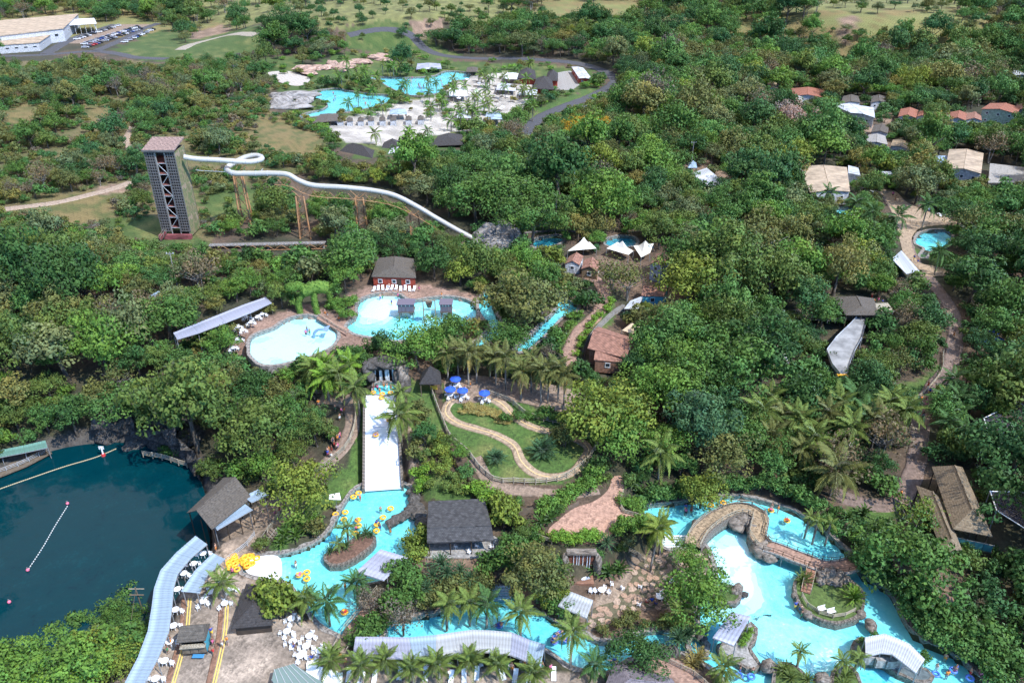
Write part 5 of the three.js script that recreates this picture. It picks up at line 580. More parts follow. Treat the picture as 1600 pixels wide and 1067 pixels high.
// ================================================================ lagoon pool: walkway, bridge, islands
reseed(2001);
const lawnTop = M('island_grass', [0.11, 0.17, 0.04], 1, { map: T.grain });
function island(o, h, label, top = lawnTop, edge = mt.stone) { keep(o); const poly = smoothPoly(level(o, h), 0.9), c = poly.reduce((s, p) => [s[0] + p[0] / poly.length, s[1] + p[1] / poly.length], [0, 0]), t = thing('pool_island', label, 'island', V(c[0], 0, c[1])), L = poly.map(([x, z]) => [x - c[0], z - c[1]]); part('soil', planUV(flatPoly(L, h - 0.08)), top, t); part('stone_edge', rim(L, 0.4, h - 0.2, h, -1, 0.05), edge, t); return t; }
function walkway(pts, w, h, m, label, stone) { // raised deck with side walls, levels given per point
  const c = new THREE.CatmullRomCurve3(pts.map(([x, y, q]) => at(x, y, q ?? h)), false, 'centripetal'), n = round(c.getLength() / 0.8), L = c.getSpacedPoints(n), mid = L[floor(n / 2)], t = thing(stone ? 'stone_walkway' : 'brick_bridge', label, stone ? 'walkway' : 'bridge', V(mid.x, 0, mid.z)), top = [], left = [], right = []; keepLine(pts, 26);
  const row = L.map((p, i) => { const d = L[min(n, i + 1)].clone().sub(L[max(0, i - 1)]).setY(0).normalize(), k = V(-d.z, 0, d.x); return [p.clone().addScaledVector(k, w / 2).sub(t.position), p.clone().addScaledVector(k, -w / 2).sub(t.position), k]; });
  const fs = [], ws = [[], []], lo = (p) => V(p.x, stone ? -0.9 : p.y - 0.35, p.z); for (let i = 0; i < n; i++) { const [a, b, ka] = row[i], [d, e, kb] = row[i + 1]; fs.push([b, e, d, a]); for (const [p, q, s] of [[a, d, 1], [b, e, -1]]) { const o = (v, k, y) => v.clone().addScaledVector(k, s * 0.22).add(V(0, y, 0)); ws[s > 0 ? 0 : 1].push([lo(o(p, ka, 0)), lo(o(q, kb, 0)), o(q, kb, 0.12), o(p, ka, 0.12)], [o(p, ka, 0.12), o(q, kb, 0.12), q.clone().add(V(0, 0.12, 0)), p.clone().add(V(0, 0.12, 0))], [p.clone().add(V(0, 0.12, 0)), q.clone().add(V(0, 0.12, 0)), q, p]); } if (!stone) fs.push([lo(a), lo(b), lo(e), lo(d)]); }
  part('deck', planUV(faces(fs)), m, t); for (const w of ws) part('side_wall', faces(w), stone ? mt.stone : mt.concrete, t);
  for (let i = 0; i <= n; i += 2) for (const s of [0, 1]) { const p = row[i][s]; bar('post', p.clone(), p.clone().add(V(0, 0.95, 0)), stone ? 0.08 : 0.05, stone ? mt.palewood : mt.darkwood, t); const q = row[min(n, i + 2)][s]; if (q !== p) for (const f of [0.45, 0.9]) bar('rail', p.clone().add(V(0, f, 0)), q.clone().add(V(0, f, 0)), stone ? 0.06 : 0.035, stone ? mt.palewood : mt.darkwood, t); }
  if (!stone) for (const i of [1, floor(n / 2), n - 1]) for (const s of [0, 1]) bar('pier', row[i][s].clone(), V(row[i][s].x, -0.9, row[i][s].z), 0.12, mt.concrete, t);
  return t;
}
const flagDeck = M('flag_deck', [0.42, 0.3, 0.18], 0.95, { map: T.rough });
walkway([[1082, 852], [1092, 833], [1108, 817], [1130, 803], [1155, 795], [1175, 798], [1188, 808], [1186, 822], [1184, 838], [1196, 852]], 2.3, 1.2, flagDeck, 'winding flagstone walkway with log rails in the lagoon pool', 1);
walkway([[1194, 852], [1215, 858], [1240, 868], [1268, 878]], 2.2, 1.2, mt.brick, 'brick footbridge with dark rails across the lagoon pool');
walkway([[1266, 878], [1290, 886], [1315, 886], [1340, 878], [1352, 872]], 2.2, 1.2, mt.brick, 'short brick footbridge from the rock island to the bank');
for (const [x, y, s] of [[1090, 825, 1], [1150, 822, 1.2], [1165, 818, 1.3], [1178, 832, 1.2], [1190, 862, 1.4], [1200, 872, 1.1], [1180, 812, 1]]) rock(at(x, y, 0), s * 0.9, s * 0.7, s * 0.8, mt.stone, 'grey rock under the winding flagstone walkway', 'rocks under the walkway');
island([[1247, 905], [1246, 925], [1256, 948], [1275, 962], [1300, 970], [1325, 967], [1343, 956], [1348, 940], [1344, 922], [1325, 905], [1300, 896], [1270, 892]], 0.5, 'round grassy island with rock grotto in the lagoon pool');
for (const [x, y, sx, sy, sz] of [[1283, 903, 1, 0.8, 0.7], [1296, 900, 1, 0.9, 0.7], [1310, 903, 1, 0.8, 0.7], [1296, 910, 0.7, 0.4, 0.5], [1282, 911, 0.5, 0.4, 0.5], [1308, 912, 0.6, 0.4, 0.5], [1322, 908, 0.6, 0.5, 0.5]]) rock(at(x, y, 0.5), sx, sy, sz, mt.stone, 'grey grotto rock on the round island', 'grotto rocks on the round island');
stairs(at(1268, 890, 1.3), at(1259, 926, 0.5), 1.3, 7, { label: 'red edged steps down to the round island', m: mt.brickwall });
fence([[1253, 932], [1262, 948], [1280, 960], [1300, 966], [1322, 963], [1336, 956]], { h0: 0.5, h: 0.8, label: 'low grey timber fence around the round island' });
for (const [x, y] of [[1284, 955], [1299, 959]]) { const t = thing('park_bench', 'white bench on the round island by the fence', 'bench', at(x, y, 0.5), 0.3, 'white benches on the round island'); for (const z of [-0.16, 0, 0.16]) part('seat_slat', box(1.2, 0.04, 0.13, 0, 0.42, z), mt.white, t); for (const y2 of [0.62, 0.8]) part('back_slat', box(1.2, 0.12, 0.04, 0, y2, -0.24), mt.white, t); for (const s of [-1, 1]) part('leg', box(0.06, 0.44, 0.42, s * 0.52, 0.2, 0), mt.post, t); }
rosette(at(1335, 938, 0.5), 1.7, 0, { name: 'ornamental_grass', label: 'pale arching ornamental grass on the round island', n: 60, leaf: 'lime', low: 0.3, high: 1.45 }); rosette(at(1255, 910, 0.5), 1.5, 0, { name: 'ornamental_grass', label: 'bushy green grass beside the red edged steps', n: 50, leaf: 'palm', low: 0.3, high: 1.45 });
island([[1122, 920], [1135, 916], [1150, 918], [1156, 928], [1148, 938], [1130, 938], [1116, 932]], 0.4, 'rocky grass tongue with a thin tree in the lagoon pool'); rock(at(1152, 922, 0.3), 0.7, 0.6, 0.6, mt.stone, 'grey boulder at the tip of the grass tongue'); rock(at(1164, 930, 0), 0.4, 0.3, 0.4, mt.darkrock, 'small dark rock in the shallow lagoon water');
island([[1125, 1010], [1140, 1004], [1160, 985], [1176, 975], [1180, 990], [1170, 1012], [1178, 1028], [1186, 1036], [1176, 1044], [1150, 1030], [1130, 1022]], 0.25, 'angular stone island under the lavender roof', mt.concrete);
island([[1335, 1010], [1345, 1000], [1370, 1004], [1392, 1024], [1412, 1040], [1438, 1044], [1456, 1052], [1450, 1062], [1430, 1060], [1400, 1046], [1375, 1032], [1345, 1030]], 0.25, 'curved stone island under the white slatted roof', M('dark_tile', [0.16, 0.2, 0.2], 0.8, { map: T.grain }));
{ const t = bigger(thing('bar_counter', 'curved white bar counter under the slatted pool roof', 'counter', at(1390, 1042, 0.25))); for (let i = 0; i < 5; i++) part('counter_section', box(0.9, 1.0, 0.5, -1.9 + i * 0.95, 0.5, (i - 2) * (i - 2) * -0.12), mt.concrete, t); }
island([[1214, 1050], [1222, 1038], [1240, 1040], [1258, 1058], [1262, 1085], [1230, 1095], [1214, 1075]], 0.35, 'planted island with spiky palms at the near end of the lagoon'); island([[1304, 1060], [1310, 1045], [1330, 1043], [1340, 1060], [1348, 1090], [1310, 1095]], 0.35, 'planted island beside the pool bar roof');
for (const [x, y, l] of [[1246, 1042, 'on the near planted island'], [1334, 1052, 'on the planted island by the pool bar'], [1310, 1058, 'at the edge of the pool bar island']]) palm(at(x, y, 0.3), 2.2, 1.3, { label: 'short slender palm ' + l, n: 13 });
for (const [x, y, r] of [[1225, 1050, 1.3], [1235, 1062, 1.2], [1262, 1064, 1], [1320, 1060, 1.3], [1318, 1075, 1.2]]) rosette(at(x, y, 0.3), r, 0, { name: 'spiky_plant', label: 'spiky pale green plant on a lagoon island', group: 'spiky island plants', n: 40, leaf: 'palm', low: 0.2 });
for (const [x, y, s] of [[1200, 1044, 0.9], [1284, 1066, 0.9], [1262, 962, 0.6], [1345, 962, 0.6], [1361, 980, 0.8], [1241, 932, 0.4], [1364, 986, 0.5]]) rock(at(x, y, 0), s * 0.8, s, s * 0.8, mt.stone, 'grey boulder standing in the lagoon pool', 'lagoon boulders');
for (let i = 0; i < 5; i++) { const p = at(1040 + i * 9, 838 + i * 3.4, 0), s = single('pool_step', box(4.2, 0.12, 0.35), mt.white, 'white broad step at the shallow end of the lagoon', 'step', 'lagoon entry steps'); s.position.copy(at(1056, 838 + i * 4, 0.1 - i * 0.02)); }
stairs(at(783, 915, 0.9), at(783, 940, -0.5), 2.6, 6, { label: 'pale blue steps leading into the lazy river', m: mt.bluesheet, side: mt.concrete, name: 'pool_steps' });
// channel bridge at the near edge and thatch beside it
{ const t = bigger(thing('river_grate', 'dark grating plate across the lazy river', 'grate', at(1046, 1000, 0.2))); for (let i = 0; i < 8; i++) part('slat', box(0.9, 0.06, 0.14, 0, 0, -0.8 + i * 0.22), M('teal_slat', [0.1, 0.24, 0.28], 0.7), t); }
building({ name: 'thatch_roof', eaves: [[930, 1110], [1085, 1110], [1050, 1060], [960, 1034]], g: 0, he: 2.2, hr: 1.6, hip: 0.3, roof: M('lilac_thatch', [0.3, 0.26, 0.29], 1, { map: T.thatch }), open: 1, label: 'greyish lilac thatched roof at the near river bend' });
fence([[1008, 1018], [1030, 1030], [1060, 1044], [1090, 1060], [1115, 1085]], { label: 'timber fence along the brick path at the river bend', h: 1 }); ribbon('river_path', [[1015, 1030], [1040, 1040], [1070, 1056], [1100, 1080]], 2.4, mt.brick, 'brick path at the river bend', 'path');
for (const [x, y, s] of [[1024, 1020, 0.8], [1036, 1022, 0.9], [1050, 1022, 0.9], [1096, 998, 0.6], [1098, 985, 0.6]]) rock(at(x, y, 0), s, s * 0.8, s * 0.8, mt.darkrock, 'dark boulder on the river channel bank', 'river channel boulders');
// right bank
building({ name: 'thatched_hall', eaves: [[1490, 826], [1552, 838], [1505, 730], [1457, 729]], g: 2.6, he: 3.4, hr: 2.2, along: 1, hip: 0.16, roof: mt.thatchTan, open: 1, post: mt.darkwood, label: 'large tan thatched hall on the right bank' });
building({ name: 'thatched_hall', eaves: [[1474, 864], [1504, 858], [1472, 780], [1432, 758]], g: 2.2, he: 2.8, hr: 1.2, along: 1, hip: 0.1, roof: mt.thatchTan, open: 1, post: mt.darkwood, label: 'narrow tan thatched annexe beside the large hall' });
{ const t = bigger(thing('balcony', 'teal panelled balcony under the large thatched hall', 'balcony', at(1520, 858, 2.6), -0.35)); for (let i = 0; i < 4; i++) part('panel', box(0.85, 0.9, 0.06, -1.35 + i * 0.9, 0.6, 0), M('teal_panel', [0.06, 0.22, 0.22], 0.6), t); part('top_rail', box(3.8, 0.08, 0.1, 0, 1.1, 0), mt.palewood, t); part('floor', box(3.8, 0.15, 1.2, 0, 0.05, -0.6), mt.wood, t); }
for (const [x, y] of [[1485, 888], [1474, 950]]) { const t = thing('thatch_parasol', 'round pinkish thatched parasol ' + (y < 900 ? 'beside the narrow thatched annexe' : 'on the shaded bank terrace'), 'parasol', ground(x, y)); part('canopy', new THREE.ConeGeometry(0.95, 0.55, 18, 2).translate(0, 2.2, 0), M('pink_thatch', [0.36, 0.22, 0.15], 1, { map: T.thatch }), t); part('pole', cyl(0.06, 0.05, 2.2), mt.wood, t); }
for (const [q, l] of [[[[1538, 654], [1590, 628], [1630, 650], [1610, 690], [1550, 692]], 'above the shaded walkway'], [[[1548, 768], [1610, 770], [1660, 830], [1640, 850], [1558, 798]], 'behind the large thatched hall']]) { const g = 3.2, e = q.map(([x, y]) => at(x, y, g + 4)), t = thing('net_aviary', 'netted aviary with white beams ' + l, 'aviary', V(cent(e).x, g, cent(e).z)), L = local(t, e);  const M1 = M('violet_net', [0.06, 0.055, 0.075], 0.9, { transparent: true, opacity: 0.5 }); part('net_roof', plate(up(L), 0.03), M1, t); L.forEach((p, i) => { const n = L[(i + 1) % L.length]; bar('beam', p.clone().add(V(0, 0.06, 0)), n.clone().add(V(0, 0.06, 0)), 0.08, mt.white, t); bar('post', V(p.x, -0.5, p.z), p, 0.07, mt.post, t); for (const u of [0.25, 0.5, 0.75]) bar('net_wire', p.clone().lerp(n, u).add(V(0, 0.05, 0)), L[(i + 2) % L.length].clone().lerp(L[(i + 3) % L.length], 1 - u).add(V(0, 0.05, 0)), 0.02, mt.wood, t); }); }
// ================================================================ tower slide
reseed(3001);
{ const b = ground(279, 372), z0 = b.z, g = b.y, top = atZ(258, 238, z0).y - g, W = 7.4, D = 6.8, t = thing('slide_tower', 'tall slide tower with dark block screens and a painted side wall', 'tower', V(b.x - 0.3, g, z0 - D / 2)), hw = W / 2, hd = D / 2; keep([[228, 224], [290, 222], [318, 378], [252, 382]]);
  const scr = (x0, x1, z, y0, y1) => { const gs = [], nx = 4, ny = round((y1 - y0) / 0.75); for (let i = 0; i <= nx; i++) gs.push(box(0.13, y1 - y0, 0.25, mix(x0, x1, i / nx), (y0 + y1) / 2, z)); for (let j = 0; j <= ny; j++) gs.push(box(x1 - x0 + 0.1, 0.2, 0.22, (x0 + x1) / 2, mix(y0, y1, j / ny), z)); return gs; };
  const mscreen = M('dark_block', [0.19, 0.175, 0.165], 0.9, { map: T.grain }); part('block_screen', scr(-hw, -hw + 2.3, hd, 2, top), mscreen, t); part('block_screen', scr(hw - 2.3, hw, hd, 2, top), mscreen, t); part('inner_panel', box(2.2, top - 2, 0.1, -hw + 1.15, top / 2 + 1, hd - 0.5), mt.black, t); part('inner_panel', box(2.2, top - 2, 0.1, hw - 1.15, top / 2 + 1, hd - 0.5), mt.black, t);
  const camo = dataTex(256, (u, v) => { const n = wrapN(u, v, 5, 3) + 0.4 * wrapN(u, v, 14, 8); return n > 0.18 ? [0.42, 0.4, 0.28] : n > 0 ? [0.52, 0.47, 0.34] : n > -0.2 ? [0.4, 0.43, 0.27] : [0.58, 0.5, 0.4]; }, true, 0.12), mc = new THREE.MeshStandardMaterial({ map: camo, roughness: 0.9, color: C(1, 1, 1) }); mc.name = 'painted_wall';
  part('side_wall', plate([V(hw, top, hd), V(hw, top, -hd), V(hw - 0.2, top, -hd), V(hw - 0.2, top, hd)], top - 0.5), mc, t); part('side_wall', plate([V(-hw, top, -hd), V(-hw, top, hd - 0.2), V(-hw + 0.2, top, hd - 0.2), V(-hw + 0.2, top, -hd)].reverse(), top - 0.5), mc, t); part('back_wall', box(W, top - 1, 0.2, 0, top / 2 + 0.5, -hd), mscreen, t);
  const nf = 8; for (let i = 1; i < nf; i++) { const y = top * i / nf; part('landing', box(W - 0.5, 0.18, D - 0.6, 0, y, -0.2), M('red_landing', [0.22, 0.07, 0.05], 0.9), t); const s = i % 2 ? 1 : -1, y1 = top * (i + 1) / nf; if (i < nf - 1) { bar('brace', V(-1.15 * s, y, hd - 0.1), V(1.15 * s, y1, hd - 0.1), 0.07, mt.steel, t); part('stair_flight', plate([V(-1 * s, y + 0.1, 1), V(1 * s, y1, 1), V(1 * s, y1, 0.1), V(-1 * s, y + 0.1, 0.1)], 0.2), matCache.red_landing, t); } bar('tie', V(-1.2, y, hd - 0.1), V(1.2, y, hd - 0.1), 0.08, mt.steel, t); }
  for (const x of [-1.15, 1.15]) part('column', box(0.22, top, 0.22, x, top / 2, hd - 0.15), mt.concrete, t); for (const [x, z] of [[-hw + 0.2, hd - 0.2], [hw - 0.2, hd - 0.2], [-hw + 0.2, -hd + 0.2], [hw - 0.2, -hd + 0.2]]) part('corner_column', box(0.35, 3, 0.35, x, 1.2, z), mt.concrete, t);
  const rf = part('roof', plate([V(-hw - 0.3, top + 0.7, hd + 0.5), V(hw + 0.3, top + 0.7, hd + 0.5), V(hw + 0.3, top + 2, -hd - 0.2), V(-hw - 0.3, top + 2, -hd - 0.2)], 0.35), M('rust_roof', [0.36, 0.24, 0.2], 0.7, { map: T.rough }), t); part('fascia', box(W + 0.6, 0.4, 0.1, 0, top + 0.5, hd + 0.56), mscreen, rf); part('parapet', box(W, 0.8, 0.2, 0, top + 0.3, hd - 0.05), mscreen, t);
  part('red_base', box(W + 1, 1.6, 1.2, -0.3, 0.4, hd + 0.5), M('red_base', [0.3, 0.08, 0.08], 0.8, { map: T.rough }), t); stairs(V(t.position.x - 2.6, g + 2, z0 + 0.4), V(t.position.x - 4, g + 0.2, z0 + 1.6), 1.2, 8, { label: 'red steps at the foot of the slide tower', m: matCache.red_base });
  // white tube
  const zz = (py) => P(400, py).z, Q = [[286, 245, 368], [305, 248, 366], [340, 250, 364], [370, 252, 362], [395, 252, 358], [409, 248, 354], [402, 243, 350], [385, 245, 350], [366, 254, 354], [354, 263, 360], [362, 270, 366], [385, 271, 366], [430, 271, 366], [450, 273, 366], [466, 282, 366], [486, 289, 366], [540, 293, 364], [590, 299, 362], [618, 306, 362], [650, 322, 363], [682, 341, 364], [712, 358, 366], [740, 373, 367]].map(([x, y, q]) => atZ(x, y, zz(q))), cur = new THREE.CatmullRomCurve3(Q, false, 'centripetal'), mid = cur.getPoint(0.5), ts = thing('tube_slide', 'long white enclosed tube slide winding down from the tower', 'water slide', V(mid.x, heightAt(mid.x, mid.z), mid.z)), cl = new THREE.CatmullRomCurve3(cur.getSpacedPoints(160).map((p) => p.sub(ts.position)), false); keepLine([[286, 247], [345, 252], [405, 246], [380, 262], [450, 272], [480, 290], [600, 300], [650, 322], [740, 372]], 15);
  part('tube', new THREE.TubeGeometry(cl, 220, 0.66, 12), M('tube_gelcoat', [0.74, 0.7, 0.62], 0.4, { clearcoat: 0.3, map: T.soft }), ts); const FLANGE = new THREE.TorusGeometry(0.69, 0.05, 6, 14); for (let i = 1; i < 34; i++) { const u = i / 34, f = part('flange', FLANGE, mt.whitesheet, ts); f.position.copy(cl.getPointAt(u)); f.quaternion.setFromUnitVectors(V(0, 0, 1), cl.getTangentAt(u)); }
  const us = []; for (let i = 0; i <= 44; i++) us.push(i / 44); const low = us.map((u) => { const p = cl.getPointAt(u); p.y -= 3; return p; }); for (let i = 20; i < 41; i++) { bar('truss_chord', low[i], low[i + 1], 0.09, mt.orange, ts); bar('truss_diagonal', i % 2 ? low[i] : cl.getPointAt(us[i]).add(V(0, -0.6, 0)), i % 2 ? cl.getPointAt(us[i + 1]).add(V(0, -0.6, 0)) : low[i + 1], 0.06, mt.orange, ts); } for (let i = 1; i < 9; i++) { bar('truss_chord', low[i], low[i + 1], 0.07, mt.steel, ts); bar('truss_diagonal', i % 2 ? low[i] : cl.getPointAt(us[i]), i % 2 ? cl.getPointAt(us[i + 1]) : low[i + 1], 0.05, mt.orange, ts); }
  const sup = (bx, by, tpy, n, l) => { const p = ground(bx, by), h = atZ(bx - 4, tpy, p.z).y - p.y, s = thing('slide_support', l, 'support', p); keepLine([[bx, by + 4], [bx - 6, tpy]], 16); const leg = [V(-1.4, 0, 1), V(1.5, 0, 1), V(-1.4, 0, -1.3), V(1.5, 0, -1.3)].slice(0, n), topp = leg.map((v) => V(v.x * 0.7 - 0.2, h, v.z * 0.5)); leg.forEach((v, i) => bar('leg', v.clone().add(V(0, -0.5, 0)), topp[i], 0.24, mt.orange, s)); for (let k = 0; k < 6; k++) for (let i = 0; i < leg.length; i++) { const j = (i + 1) % leg.length; bar('brace', leg[i].clone().lerp(topp[i], k / 6), leg[j].clone().lerp(topp[j], (k + 1) / 6), 0.06, mt.orange, s); } for (const sx of [-1, 1]) bar('spread_arm', V(-0.2, h - 0.3, 0), V(sx * 2.6, h + 2, 0), 0.09, mt.orange, s); };
  sup(385, 350, 268, 4, 'wide orange lattice support under the tube loop'); sup(478, 371, 306, 3, 'orange lattice support under the bend of the tube'); sup(567, 361, 308, 3, 'orange lattice support in the middle of the tube'); sup(650, 365, 334, 2, 'short orange lattice support near the end of the tube');
  // truss footbridge below
  { const A = at(326, 383, 8.8), B = at(508, 379, 8.2), tb = thing('truss_footbridge', 'orange truss footbridge with grey walkway below the tube slide', 'bridge', V((A.x + B.x) / 2, 6, (A.z + B.z) / 2)), a = A.clone().sub(tb.position), c = B.clone().sub(tb.position), n = 16; keepLine([[322, 386], [510, 382]], 24); for (let i = 0; i < n; i++) { const p = a.clone().lerp(c, i / n), q = a.clone().lerp(c, (i + 1) / n); part('deck_board', plate([p.clone().add(V(0.02, 0.1, 0.9)), q.clone().add(V(-0.02, 0.1, 0.9)), q.clone().add(V(-0.02, 0.1, -0.9)), p.clone().add(V(0.02, 0.1, -0.9))], 0.15), mt.palerock, tb); for (const z of [0.9, -0.9]) { const o = V(0, -1.3, z); bar('chord', p.clone().add(o), q.clone().add(o), 0.09, mt.orange, tb); bar('diagonal', p.clone().add(V(0, i % 2 ? -1.3 : 0, z)), q.clone().add(V(0, i % 2 ? 0 : -1.3, z)), 0.07, mt.orange, tb); } } for (const u of [0.02, 0.5, 0.98]) { const p = a.clone().lerp(c, u); bar('pier', p, V(p.x, -1, p.z), 0.25, mt.concrete, tb); } }
}
for (const [x, y, sx, sy, sz] of [[760, 376, 3.4, 2.2, 2.5], [778, 372, 4, 3, 3], [795, 376, 3, 2.4, 2.4], [775, 386, 3.4, 1.8, 2], [750, 382, 2, 1.2, 1.6]]) rock(ground(x, y), sx, sy, sz, mt.palerock, 'pale grey artificial rock at the foot of the tube slide', 'pale rocks at the tube slide end', 'artificial_rock'); keep([[748, 362], [800, 360], [802, 388], [760, 390]]);
// ================================================================ upper pools
building({ name: 'red_hut', eaves: [[580, 432], [650, 434], [646, 404], [590, 403]], g: 6.2, he: 2.7, hr: 1.6, hip: 0.22, roof: mt.thatchGrey, wall: mt.redwall, inset: 0.07, doors: [0], windows: [3, 1, 0, 1], label: 'red walled bar with grey thatched hip roof by the play pool', foot: 1 }); keep([[580, 430], [648, 432], [645, 446], [582, 446]]);
canopy({ name: 'long_shelter', A: [[415, 464], [380, 476], [340, 492], [300, 508], [270, 520]], B: [[424, 473], [392, 488], [352, 504], [310, 520], [276, 530]], g: 6.2, h: 2.6, m: mt.lavsheet, pitch: 0.8, label: 'long straight grey metal shelter behind the children pool' });
canopy({ name: 'long_shelter', A: [[248, 454], [225, 466]], B: [[250, 458], [227, 470]], g: 6.5, h: 2.4, m: mt.bluesheet, pitch: 0.8, label: 'short pale roof hidden in the wood behind the lake' });
{ const p = at(492, 486, 6), t = bigger(thing('topiary_arch', 'mossy green topiary beast standing astride the pool deck', 'topiary', p)), L = []; keep([[470, 442], [515, 440], [512, 494], [468, 494]]); const m = leafMats.bright, limbs = [[[V(-2.2, 0, 0.8), V(-2.4, 1.8, 0.4), V(-1.2, 3.6, 0)], 0.55], [[V(0.6, -0.2, 1), V(0.3, 2, 0.6), V(0.2, 3.6, 0)], 0.55], [[V(-1.4, 3.6, 0), V(0.6, 4.2, -0.4), V(2.4, 3.8, -0.8)], 1.2], [[V(-1.2, 4.0, 0), V(-2.0, 4.7, 0.3), V(-2.8, 4.8, 0.6)], 0.75], [[V(2.2, 0, -1), V(2.5, 1.8, -0.9), V(2.3, 3.6, -0.8)], 0.5], [[V(2.4, 3.8, -0.8), V(3.4, 4.4, -1), V(3.9, 5.2, -1)], 0.35]]; for (const [pts, r] of limbs) { const c = new THREE.CatmullRomCurve3(pts), lv = new Leaves(); for (let i = 0; i < 700; i++) { const d = rdir(), q = c.getPoint(rnd()).addScaledVector(d, r * rr(0.85, 1.05)), n = d.clone().addScaledVector(rdir(), 0.5).normalize(); lv.quad(q, n, n.clone().cross(rdir()).normalize(), 0.3, 0.2, rr(0.8, 1.2), d); } const core = part('limb_core', tubeGeo(pts, r * 0.86, 12, 8), M('moss', [0.12, 0.2, 0.03], 1), t); part('foliage', lv.geo(), m, core); } const lv = new Leaves(); for (let i = 0; i < 500; i++) { const d = rdir(), q = V(-3.1, 4.7, 0.7).add(V(d.x * 1.2, d.y * 0.75, d.z * 0.85)); lv.quad(q, d, d.clone().cross(rdir()).normalize(), 0.3, 0.2, rr(0.8, 1.2), d); } part('head', lv.geo(), m, t); }
for (const [x, y, w, l] of [[636, 496, 2.6, 'left'], [698, 496, 1.9, 'right']]) { const t = bigger(thing('play_platform', (w > 2 ? 'wide' : 'narrow') + ' dark play platform on posts in the play pool', 'play platform', at(x, y, 5.3))); keep([[x - 12, 474], [x + 12, 474], [x + 12, 498], [x - 12, 498]]); for (const [a, b] of [[-1, -1], [1, -1], [-1, 1], [1, 1]]) part('post', cyl(0.08, 0.08, 2.8, a * w / 2.4, 0, b * 0.8), mt.wood, t); part('deck', box(w, 0.15, 2, 0, 1.4, 0), mt.wood, t); for (let i = 0; i < 4; i++) part('panel', box(w / 4 - 0.05, 1.2, 0.08, -w / 2 + w / 8 + i * w / 4, 2.1, 0.9), M('mauve_board', [0.13, 0.11, 0.14], 0.8), t); part('roof', box(w + 0.3, 0.1, 2.2, 0, 2.85, 0), M('mauve_board', [0.13, 0.11, 0.14], 0.8), t); }
{ const t = bigger(thing('bucket_frame', 'tall timber tipping frame between the two play platforms', 'play frame', at(672, 506, 5.3))); keep([[664, 466], [682, 466], [682, 506], [664, 506]]); for (const s of [-1, 1]) part('post', cyl(0.1, 0.09, 4.4, s * 0.95, 0, 0), mt.palewood, t); for (const y of [1.2, 2.6, 4.2]) part('crossbar', box(2.1, 0.14, 0.14, 0, y, 0), mt.palewood, t); part('bucket', new THREE.LatheGeometry([[0.3, 0], [0.55, 0.8], [0.6, 0.85], [0.5, 0.8], [0.01, 0.1]].map((p) => new THREE.Vector2(...p)), 14).translate(0, 3, 0), mt.wood, t); }
fence([[498, 496], [512, 505], [526, 514], [541, 522]], { h0: 6.1, label: 'timber rail of the footbridge between the upper pools', h: 0.9 }); { const q = [[494, 497], [500, 491], [545, 514], [540, 523]].map(([x, y]) => at(x, y, 6.4)), t = thing('pool_footbridge', 'brick footbridge between the two upper pools', 'bridge', V(cent(q).x, 6, cent(q).z)); part('deck', plate(up(local(t, q)), 0.4), mt.brick, t); }
{ const t = bigger(thing('whale_tail', 'grey blue curved fountain tail in the children pool', 'fountain', at(490, 528, 5.3))); part('stem', tubeGeo([V(0, 0, 0), V(0.2, 0.9, 0), V(0.9, 1.5, 0), V(1.9, 1.6, 0)], 0.22, 14, 8), M('blue_fibre', [0.2, 0.3, 0.42], 0.5), t); part('fin', plate([V(1.7, 1.65, 0.6), V(2.5, 1.75, 0.9), V(2.5, 1.75, -0.9), V(1.7, 1.65, -0.6)], 0.1), M('blue_fibre', [0.2, 0.3, 0.42], 0.5), t); }
reseed(33);
for (let i = 0; i < 10; i++) loungerAt(584 + i * 7, 453 + rr(-2, 2), rr(-0.2, 0.2), 'white sun lounger in front of the red walled bar', 'loungers by the red bar', 6.1);
for (const [x, y] of [[380, 520], [392, 508], [372, 535], [402, 500], [365, 548], [410, 495], [385, 500], [372, 515]]) cluster(x, y, 'on the deck by the children pool', 3, 6.1);
// ================================================================ along the brick path
for (const [q, l, pk] of [[[[887, 392], [932, 388], [922, 378], [905, 379]], 'beside the two small tiled cottages', [914, 370]], [[[948, 388], [982, 398], [990, 392], [965, 378]], 'over the oval pond edge', [975, 378]], [[[990, 384], [1022, 380], [1016, 395], [1002, 402]], 'next to the tall tiled cottage', [1008, 374]]]) { const e = q.map(([x, y]) => at(x, y, 8.2)), t = thing('peaked_tent', 'cream peaked tent ' + l, 'tent', V(cent(e).x, 6, cent(e).z)), L = local(t, e), pkp = at(...pk, 10.6).sub(t.position), c = cent(L).add(V(0, 2.4, 0)).lerp(pkp, 0.3); keep([...q, pk]); const fs = []; L.forEach((p, i) => { const n = L[(i + 1) % L.length]; let a = p, b = n; for (let k = 0; k < 5; k++) { const f = (u) => pow(u, 1.9), a2 = p.clone().lerp(c, (k + 1) / 5), b2 = n.clone().lerp(c, (k + 1) / 5); a2.y = mix(p.y, c.y, f((k + 1) / 5)); b2.y = mix(n.y, c.y, f((k + 1) / 5)); fs.push([a, b, b2, a2]); a = a2; b = b2; } bar('pole', V(p.x, -0.3, p.z), p, 0.07, mt.post, t); }); part('canvas', faces(fs), mt.tent, t); bar('mast', V(c.x, -0.3, c.z), c, 0.08, mt.post, t); }
building({ name: 'tiled_cottage', eaves: [[882, 412], [906, 414], [912, 400], [890, 400]], g: 6, he: 2.2, hr: 1, roof: mt.oldtile, wall: mt.whitewall, windows: [1, 1, 0, 0], label: 'small tiled cottage with pale walls by the cream tent' });
